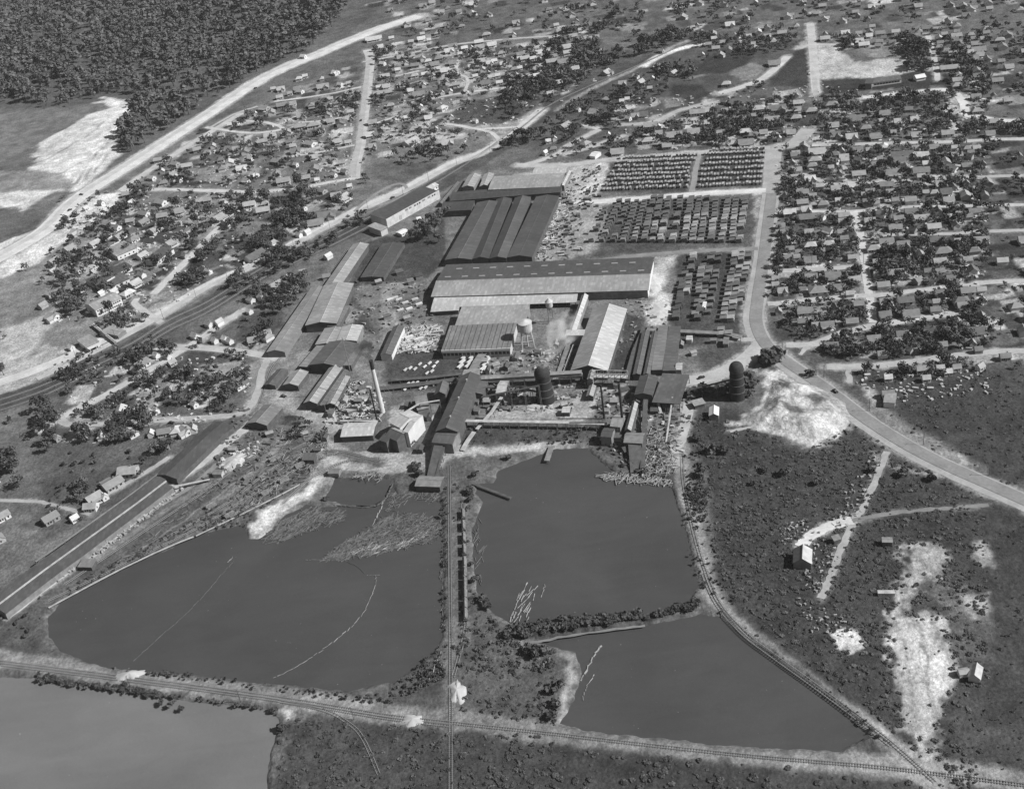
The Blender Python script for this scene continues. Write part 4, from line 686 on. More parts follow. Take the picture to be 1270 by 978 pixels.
heap('sawdust_pile', 'small round pale sawdust heap on the track beside the middle burner', 'sawdust pile', 657, 506, 10, 5, 2.5, mat('damp_sawdust', .3, .12, .3), 3, 0, 'thing')
heap('sand_heap', 'bright white sand heap on the railway bank in front of the log pond', 'sand heap', 161, 837, 7, 4, 2.5, mat('white_sand', .36, .06, .3), 4, 0, 'thing')
heap('sand_heap', 'pale sand heap between the bottom railway lines', 'sand heap', 512, 893, 6, 3.5, 1.5, mat('white_sand', .36, .06, .3), 5, 0, 'thing')
heap('rubble_pile', 'pale rubble pile beside the loading shed tracks', 'rubble pile', 292, 572, 13, 7, 2.5, mat('pale_rubble', .38, .2, .5), 6, .8, 'thing')
heap('rubble_pile', 'white heaps of rubble beside the causeway crossing', 'rubble pile', 567, 858, 4, 9, 2.5, mat('white_sand', .36, .06, .3), 7, 0, 'thing')
# stack prototypes: courses of boards with gaps, butted ends and a sloping cover
def stack_mesh(seed, tone, cover=True, w=5.4, d=4.6, h=3.2):
    R = random.Random(seed); m_ = MB(); z = .3; m_.box(-w*.33, 0, 0, .4, d, .3); m_.box(w*.33, 0, 0, .4, d, .3); k = 6
    for i in range(k):
        t = h/k*.72; m_.box(R.uniform(-.15, .15), R.uniform(-.1, .1), z, w*R.uniform(.96, 1), d*R.uniform(.95, 1), t); z += h/k
    if cover:
        a, b = w/2+.3, d/2+.4; s = .7
        for j in range(5):
            y0 = -b+2*b*j/5; y1 = -b+2*b*(j+1)/5-.12; zz = R.uniform(0, .06); m_.poly([(-a, y0, z+zz), (a, y0, z+zz+s), (a, y1, z+zz+s), (-a, y1, z+zz), (-a, y0, z+zz+.12), (a, y0, z+zz+s+.12), (a, y1, z+zz+s+.12), (-a, y1, z+zz+.12)], [(0, 3, 2, 1), (4, 5, 6, 7), (0, 1, 5, 4), (1, 2, 6, 5), (2, 3, 7, 6), (3, 0, 4, 7)])
    return m_.mesh('lumber_stack', mat('lumber_%02d' % round(tone*100), tone, .12, .2, rnd=.15))
SP = {}
def sproto(i, tone, cover=True, **k):
    key = (i % 5, tone, cover, tuple(k.items()))
    if key not in SP: SP[key] = stack_mesh(i % 5+1, tone, cover, **k)
    return SP[key]
STACKS = []   # (pos, rz, tone, area, cover, scale)
def lerp(a, b, t): return a+(b-a)*t
R = random.Random(5)
AZ = (lambda a, b: math.atan2(b.y-a.y, b.x-a.x))(G(745, 300), G(940, 293))
def column(b, t, n, area, prob=.9, tones=(.12, .17, .24, .31), sc=1.0):
    p, q = G(*b), G(*t)
    for i in range(n):
        if R.random() > prob: continue
        c = p.lerp(q, (i+.5)/n); STACKS.append((c+Vector((R.uniform(-.6, .6), R.uniform(-.5, .5), 0)), AZ+R.gauss(0, .03), R.choice(tones), area, True, sc*R.uniform(.78, 1.0)))
for xb, xt in ((799, 811), (809, 820), (819, 830), (834, 845), (848, 858), (859, 868), (869, 878), (882, 889), (895, 904), (908, 914), (917, 925)):
    column((xb, 302), (xt, 246), 14, 'middle yard', .93 if xb > 815 else .85)
for xb, xt, pr_ in ((733, 755, .3), (746, 770, .45), (760, 780, .45), (772, 790, .5), (786, 800, .55)): column((xb, 302), (xt, 250), 12, 'middle yard', pr_+.35, (.1, .13, .18, .25), .9)
column((893, 420), (913, 314), 19, 'lower yard', .9); column((903, 420), (921, 312), 19, 'lower yard', .85); column((917, 380), (930, 312), 12, 'lower yard', .8)
column((850, 372), (861, 316), 12, 'lower yard', .9, (.1, .14, .2, .34)); column((862, 400), (872, 330), 14, 'lower yard', .75, (.1, .15, .22)); column((838, 398), (850, 340), 14, 'lower yard', .85, (.06, .08, .1)); column((866, 400), (884, 316), 14, 'lower yard', .8, (.1, .14, .2)); column((876, 400), (893, 316), 12, 'lower yard', .8, (.09, .14))
def pile(px, py, area, tone, rz=None, sc=1.0, cover=False): STACKS.append((G(px, py), AZ if rz is None else rz, tone, area, cover, sc))
for i in range(9): pile(829-i*.5, 413+i*5.2, 'board platforms', .35, None, .8)
for i in range(13): pile(506+i*5.5, 477-(i % 3)*.8-(i > 7)*1, 'sorting rows', .46, AZ+1.2, .55)
for x, y in ((503, 483), (522, 482), (528, 481), (515, 458), (521, 452), (527, 455), (533, 451), (538, 455), (542, 450), (536, 461), (530, 463), (503, 459), (509, 457)): pile(x, y, 'sorting rows', .45, AZ+1.2, .5)
for k in range(4):
    for j in range(4): pile(571+k*9.5+j*2.4, 455-j*5.4+(k > 1)*3, 'white stacks by the ribbed mill', .48, AZ+1.2, .8)
for x, y in ((484, 372), (490, 370), (495, 372), (503, 376), (508, 384), (497, 385), (515, 372), (520, 378)): pile(x, y, 'open yard', .5, AZ+.6, .7)
for k in range(26): pile(R.uniform(494, 545), R.uniform(408, 437), 'white timber yard', R.choice((.45, .5, .3, .12)), AZ+R.uniform(-.3, 1.4), R.uniform(.5, 1.0))
for k in range(46):
    y = R.uniform(238, 318); x0 = 712-(y-238)*.42; pile(x0+R.uniform(-14, 40), y, 'scattered yard by the dark bays', R.choice((.1, .14, .32, .45)), AZ+R.uniform(-.2, .2), R.uniform(.45, .8))
AREA_TXT = {'middle yard': 'in the middle timber yard below the white yard road', 'lower yard': 'in the lower timber yard beside the curved road', 'board platforms': 'on the planked platform above the dark flat roof', 'sorting rows': 'in the sorting rows left of the sawmill',
 'white stacks by the ribbed mill': 'among the bright stacks below the ribbed mill roof', 'open yard': 'on the open yard left of the huge shed', 'white timber yard': 'in the white-strewn yard left of the ribbed mill', 'scattered yard by the dark bays': 'on the pale ground right of the dark bays'}
AREA_S = {'middle yard': 'middle yard', 'lower yard': 'lower yard', 'board platforms': 'board platform', 'sorting rows': 'sorting yard', 'white stacks by the ribbed mill': 'by ribbed mill', 'open yard': 'open yard', 'white timber yard': 'white yard', 'scattered yard by the dark bays': 'by dark bays'}
ORD = ['first', 'second', 'third', 'fourth', 'fifth', 'sixth', 'seventh', 'eighth', 'ninth', 'tenth', 'eleventh', 'twelfth', 'thirteenth', 'fourteenth', 'fifteenth', 'sixteenth', 'seventeenth', 'eighteenth', 'nineteenth', 'twentieth']
def ordn(i):
    if i < 20: return ORD[i]
    n = i+1; return "%d%s" % (n, 'th' if 10 <= n % 100 <= 20 else {1: 'st', 2: 'nd', 3: 'rd'}.get(n % 10, 'th'))
def tone_word(v): return 'white' if v >= .44 else 'pale' if v >= .3 else 'grey' if v >= .16 else 'dark grey' if v >= .1 else 'dark'
STACKS.sort(key=lambda s: (s[0].y)); SREST = STACKS[298:]; STACKS = STACKS[:298]
from collections import defaultdict
byar = defaultdict(list)
for s in STACKS: byar[s[3]].append(s)
for ar, L_ in byar.items():
    # rows from the front, each counted from the left
    L_.sort(key=lambda s: -PX(s[0].x, s[0].y)[1]); rows = []
    for s in L_:
        y = PX(s[0].x, s[0].y)[1]
        if rows and abs(rows[-1][0]-y) < 3.2: rows[-1][1].append(s)
        else: rows.append((y, [s]))
    for ri, (y, rw) in enumerate(rows):
        rw.sort(key=lambda s: PX(s[0].x, s[0].y)[0])
        for k, (p, rz, tn, a_, cov, sc) in enumerate(rw):
            o = link('lumber_stack', sproto(k+ri, tn, cov) if cov else sproto(k, tn, False, w=7.5, d=2.6, h=2.0), None, (p.x, p.y, 0), rz); o.scale = (sc, sc, sc*R.uniform(.8, 1.2))
            props(o, "%s lumber stack, %s row from the front, %s from the left, %s" % (tone_word(tn), ordn(ri), ordn(k), AREA_S[ar]), 'lumber stack', 'lumber stacks '+AREA_TXT[ar])
m_ = MB()
for p, rz, tn, a_, cov, sc in SREST:
    me = sproto(3, tn, cov); c_, s_ = math.cos(rz)*sc, math.sin(rz)*sc; m_.poly([(p.x+v.co.x*c_-v.co.y*s_, p.y+v.co.x*s_+v.co.y*c_, v.co.z*sc) for v in me.vertices], [tuple(q.vertices) for q in me.polygons])
props(link('farther_lumber_stacks', m_.mesh('farther_lumber_stacks', mat('lumber_13', .2, .12, .2))), 'farther dark lumber stacks at the back of the middle timber yard', 'lumber stacks', None, 'stuff')
# the far yard: rows of narrow upright piles, too many to count
m_ = MB(); R = random.Random(9)
def far_rows(l0, r0, l1, r1, n, step):
    for k in range(n):
        t = k/(n-1); a = G(lerp(l0[0], l1[0], t), lerp(l0[1], l1[1], t)); b = G(lerp(r0[0], r1[0], t), lerp(r0[1], r1[1], t)); L = (b-a).length; c = int(L/step)
        for i in range(c):
            if R.random() < .07: continue
            p = a.lerp(b, (i+R.uniform(.2, .5))/c); h = R.uniform(1.7, 3.1); w = step*R.uniform(.5, .72); m_.box(p.x, p.y, 0, w, R.uniform(3.6, 4.6), h, AZ+R.gauss(0, .04))
            if R.random() < .5: m_.box(p.x, p.y-.2, h, w*1.15, 4.6, .2, AZ)
far_rows((748, 236), (855, 232), (768, 197), (866, 193), 8, 2.9); far_rows((867, 232), (946, 228), (873, 192), (951, 189), 7, 2.9); far_rows((880, 187.5), (950, 185), (885, 187), (950, 185), 2, 2.9)
props(link('seasoning_piles', m_.mesh('seasoning_piles', mat('seasoned_boards', .26, .3, .3, sc2=1.2))), 'close rows of narrow upright board piles in the far timber yard', 'lumber piles', None, 'stuff')
# floating logs, booms, loaded cars
def logs_in(poly, n, seed, name, label, z=-1.1, dirs=(.3,), lens=(3.5, 8), tone='log', spread=.7, rr=(.13, .27), cat='logs'):
    R = random.Random(seed); P = GL(poly); xs = [p.x for p in P]; ys = [p.y for p in P]; m_ = MB(); k = 0; g = 0
    while k < n and g < n*20:
        g += 1; x = R.uniform(min(xs), max(xs)); y = R.uniform(min(ys), max(ys))
        if pdist(np.array([x]), np.array([y]), P)[0] > 0: continue
        a = R.choice(dirs)+R.gauss(0, spread); l = R.uniform(*lens)/2; zz = z+R.uniform(0, .25)+(.0 if z < 0 else R.uniform(0, .8)); r = R.uniform(*rr); m_.tube((x-l*math.cos(a), y-l*math.sin(a), zz), (x+l*math.cos(a), y+l*math.sin(a), zz), r, n=5); k += 1
    return props(link(name, m_.mesh(name, M_(tone) if tone in TOKEN else mat(tone, {'yard_log': .15, 'pale_log': .24, 'white_boards': .4}.get(tone, .34), .3, .5))), label, cat, None, 'stuff')
logs_in("398,693 425,670 455,655 475,640 500,634 525,636 547,655 538,668 510,675 470,685 430,692", 950, 1, 'floating_logs', 'raft of loose dark logs drifting in the upper right of the log pond', dirs=(.2, 2.9, .6), tone='log')
logs_in("430,680 470,672 505,668 528,655 530,662 508,675 470,684 440,688", 60, 12, 'floating_logs', 'paler logs along the near edge of the drifting raft', dirs=(.5,), tone='pale_log', spread=.3)
logs_in("325,668 345,645 385,628 425,632 425,645 395,652 360,665 338,672", 420, 2, 'floating_logs', 'loose logs crowding the water beside the sand spit', dirs=(.7, .2), tone='log')
logs_in("440,590 470,588 480,596 470,597 440,594", 30, 3, 'log_pile', 'jumble of pale logs on the bank behind the small square pond', z=.3, tone='pale_log', spread=1.5, lens=(3, 6))
logs_in("485,610 520,598 545,604 545,622 520,618 500,622 484,632 478,634", 120, 4, 'floating_logs', 'logs jammed below the sawmill log slide', tone='log', dirs=(1.0, .2))
logs_in("740,590 755,585 800,585 838,592 838,602 800,598 760,596", 160, 5, 'log_jam', 'pale drift logs jammed on the north-east shore of the sawmill pond', z=-.6, tone='pale_log', spread=1.2)
logs_in("795,530 840,535 838,590 800,590", 240, 6, 'log_pile', 'scattered poles and slabs on the dark ground below the east mill', z=.2, tone='pale_log', spread=1.3, lens=(4, 9), rr=(.12, .26))
logs_in("395,480 430,470 445,480 455,520 430,520 400,510", 150, 7, 'scrap_pile', 'bright jumbled scrap and boards between kiln sheds and tall chimney', z=.4, tone='pale_scrap', spread=1.5, lens=(2, 6), rr=(.2, .5))
logs_in("494,408 545,404 545,437 492,438", 260, 8, 'loose_boards', 'loose bright boards strewn over the white timber yard', z=.2, tone='white_boards', spread=1.5, lens=(2, 7), rr=(.15, .4))
logs_in("684,240 715,236 708,262 690,300 665,325 662,318 690,262", 260, 9, 'loose_boards', 'loose boards strewn on pale ground right of the dark bays', z=.2, tone='white_boards', spread=1.5, lens=(2, 7), rr=(.15, .4))
logs_in("345,530 400,530 420,560 380,600 300,640 330,580", 200, 10, 'log_pile', 'scattered slabs and sticks beside the log yard tracks', z=.15, tone='pale_log', spread=1.5, lens=(2, 6), rr=(.1, .25))
logs_in("650,600 ".replace('650,600', '640,735')+"665,725 655,768 628,780", 30, 11, 'floating_logs', 'few pale logs drifting near the south shore of the sawmill pond', tone='pale_log', dirs=(1.1,), spread=.15)
def boom(label, pts, z=-1.0, r=.28, tone='pale_log', piece=9):
    P = smooth_line(GL(pts, z), 5); t = thing('log_boom', label, 'log boom', P[0]); O = P[0]; R = random.Random(len(label)); acc = 0; n = len(P)
    for a, b in zip(P[:-1], P[1:]):
        L = (b-a).length; k = max(1, int(L/piece))
        for i in range(k):
            p = a.lerp(b, i/k)-O; q = a.lerp(b, (i+.93)/k)-O; p.z = q.z = .0; m_ = MB(); p += Vector((R.uniform(-.5, .5), R.uniform(-.5, .5), 0)); q += Vector((R.uniform(-.5, .5), R.uniform(-.5, .5), 0)); m_.tube(p, q, r*R.uniform(.5, 1), n=5); link('boom_log', m_.mesh('boom_log', M_(tone) if tone in TOKEN else mat('boom_timber', .2, .3, .3)), t)
boom('thin curved boom drifting in the right half of the log pond', '466,714 464,730 450,760 430,782 400,805 370,825 338,841', r=.22)
boom('short straight boom below the floating raft', '380,694 400,694 423,694', r=.2); boom('thin boom running from the raft toward the right', '428,695 440,700 452,710', r=.16, tone='log'); boom('short boom at the head of the curved boom', '455,713 472,713', r=.16)
boom('thin dark boom crossing the left half of the log pond', '165,820 200,788 240,752 275,712 290,695', r=.16, tone='log'); boom('pale boom stub at the top of the dark crossing boom', '283,697 289,690', r=.35)
boom('plank walk boom curving round the small square pond', '398,624 430,628 455,629 472,624 480,614 488,597', r=.7, tone='wood_dark'); boom('plank walk boom dropping from the small pond into the raft', '476,620 468,640 461,652', r=.45)
boom('pale scum streak boom in the sawmill pond, the longer one', '655,722 640,750 628,783', r=.35); boom('short pale boom right of the longer one in the sawmill pond', '676,725 671,740', r=.3)
boom('pale boom streak in the south pond near its west shore', '745,800 733,820 720,845', r=.55); boom('shorter thin boom below the pale streak in the south pond', '738,836 728,850 722,868', r=.25)
boom('thin white pole walk on the bank right of the log pond corner', '547,807 529,852', z=.4, r=.35)
# log train on the causeway
R = random.Random(3); pts = GL("575,640 577,700 578,765"); tot = [(pts[0].lerp(pts[1], i/4)) for i in range(4)]+[(pts[1].lerp(pts[2], i/5)) for i in range(6)]
def logcar(p, rz, label):
    t = thing('log_car', label, 'railway log car', p, rz, 'log cars on the causeway siding'); m_ = MB(); m_.box(0, 0, 1.0, 8.2, 2.6, .35); link('flatbed', m_.mesh('flatbed', M_('wood_dark')), t)
    for x in (-2.8, 2.8):
        m_ = MB(); m_.box(x, 0, .45, 1.9, 1.9, .5)
        for dx in (-.55, .55):
            for s in (-1, 1): m_.tube((x+dx, s*.85, .42), (x+dx, s*.98, .42), .42, n=8)
        link('wheel_truck', m_.mesh('wheel_truck', M_('steel_black')), t)
    for y, z in ((-.85, 1.7), (-.05, 1.68), (.8, 1.72), (-.45, 2.35), (.4, 2.37), (0, 2.98)):
        m_ = MB(); m_.tube((-3.9+R.uniform(-.3, .3), y, z), (3.9+R.uniform(-.3, .3), y, z), .38, .33, n=6); link('log', m_.mesh('log', mat('carried_log', .16, .3, .5)), t)
    for x in (-3.3, 3.3):
        for s in (-1, 1): m_ = MB(); m_.box(x, s*1.27, 1.3, .15, .12, 1.5); link('stake', m_.mesh('stake', M_('wood_dark')), t)
for i, p in enumerate(tot):
    q = tot[min(i+1, len(tot)-1)]; p0 = tot[max(i-1, 0)]; logcar(p+Vector((0, 0, .3)), math.atan2(q.y-p0.y, q.x-p0.x), 'log-laden flat railway car, %s from the far end of the causeway train' % ordn(i))
# railway tracks
def track(label, pts, off=0.0, z=.25, bed=True):
    P = smooth_line(GL(pts), 8); O = P[0].copy(); t = thing('railway_track', label, 'railway track', O); n = len(P); rails = []
    for s in (-.72, .72):
        V = []
        for i in range(n):
            d = (P[min(i+1, n-1)]-P[max(i-1, 0)]).normalized(); nn = Vector((-d.y, d.x, 0)); c = P[i]-O+nn*(off+s); V += [c+nn*.09+Vector((0, 0, z)), c-nn*.09+Vector((0, 0, z)), c-nn*.09+Vector((0, 0, z+.18)), c+nn*.09+Vector((0, 0, z+.18))]
        m_ = MB(); m_.poly(V, [(4*i+j, 4*i+(j+1) % 4, 4*i+4+(j+1) % 4, 4*i+4+j) for i in range(n-1) for j in range(4)]); link('rail', m_.mesh('rail', mat('rail_steel', .28, .1, .5, .45, metal=.0)), t)
    V = MB()
    for i in range(n-1):
        a, b = P[i], P[i+1]; d = b-a; L = d.length; k = max(1, int(L/1.1)); an = math.atan2(d.y, d.x); nn = Vector((-math.sin(an), math.cos(an), 0))
        for j in range(k): c = a.lerp(b, j/k)-O+nn*off; V.box(c.x, c.y, z-.2, .3, 2.6, .2, an)
    props(link('sleepers', V.mesh('sleepers', M_('wood_dark')), t), kind='stuff')
track('railway track on the bank across the bottom, upper line', '-100,808 46,826 165,841 345,865 480,887 560,896 680,909 800,923 940,938 1100,952 1300,977')
track('railway track on the bank across the bottom, lower line', '345,869 400,880 430,895 450,915 470,960'); track('second track joining the bottom railway', '-100,811 46,829.5 165,844.5 345,868.5 480,890.5 560,900')
track('railway track down the middle of the causeway', '557,578 558,700 559,800 559,900 559,990'); track('siding beside the causeway track', '574,625 576.5,700 578,768 573,800 562,840')
track('railway track curving down the right bank of the ponds', '845,556 848,600 858,650 872,700 892,748 925,785 960,812 1010,848 1060,885 1110,925 1160,970'); track('second track beside the right bank line', '872,712 888,748 920,785 955,812 1005,848 1055,885 1105,925')
track('main railway line beside the pale street, upper track', '-40,508 48,480 120,446 165,425 210,397 260,373 330,330 400,298 440,278 500,250 560,215 640,163 680,132 720,112 790,82 860,50 920,25'); track('main railway line beside the pale street, lower track', '-40,515 48,487 120,453 165,432 210,404 260,380 330,337 400,304 445,281')
track('log yard track nearest the log pond', '470,572 400,560 330,603 250,652 150,702 60,745'); track('track beside the long loading sheds', '345,548 300,575 250,612 200,645 140,685 80,725')
track('track between kiln sheds and lane junction', '322,500 335,460 350,440 378,400 400,355 430,310')

track('log yard fan track running toward the sand spit', '470,568 430,572 390,590 350,625', bed=False); track('second log yard fan track above the log pond bank', '420,560 370,580 320,620 270,650'); track('third log yard fan track, ending beside the loading sheds', '400,552 340,580 280,625 200,670')
logs_in("300,565 395,548 385,585 300,635 230,665 130,705 200,650", 170, 21, 'log_pile', 'logs and slabs scattered through the fan of log yard tracks', z=.25, tone='yard_log', dirs=(.65, .7, 2.2), spread=.25, lens=(3, 7), rr=(.1, .24))
for i_, (a_, b_) in enumerate(((372, 578), (352, 596), (330, 612), (308, 592), (395, 566), (285, 640), (262, 628), (340, 570))):
    c_ = G(a_, b_); t_ = thing('log_pile', '%s pile of stacked logs, %s from left in the log yard' % (('low', 'dark', 'long')[i_ % 3], ordn(sorted((372, 352, 330, 308, 395, 285, 262, 340)).index(a_))), 'log pile', (c_.x, c_.y, .02), .65, 'stacked log piles in the log yard')
    for r_i in range(4):
        for k_ in range(5-r_i): m_ = MB(); y_ = (k_-(4-r_i)/2)*.78; m_.tube((-3.4+R.uniform(-.5, .5), y_, .4+r_i*.68), (3.4+R.uniform(-.5, .5), y_, .4+r_i*.68), .39, .33, n=6); link('log', m_.mesh('log', mat('yard_log', .15, .25, .5)), t_)
logs_in("552,640 556,800 548,800 545,640", 60, 22, 'floating_logs', 'loose logs lodged along the causeway edge', tone='log', dirs=(1.5,), spread=.3); logs_in("586,660 596,640 600,700 592,730", 25, 23, 'floating_logs', 'few logs lodged on the right side of the causeway', tone='log', dirs=(1.5,), spread=.4)

track('third railway line in the dark corridor, beside the pale street', '-40,521 48,493 120,459 165,438 210,410 260,386 330,343 400,310 440,290 475,272'); track('railway siding passing behind the long white store', '400,292 440,272 500,244 560,209 600,188 640,158')
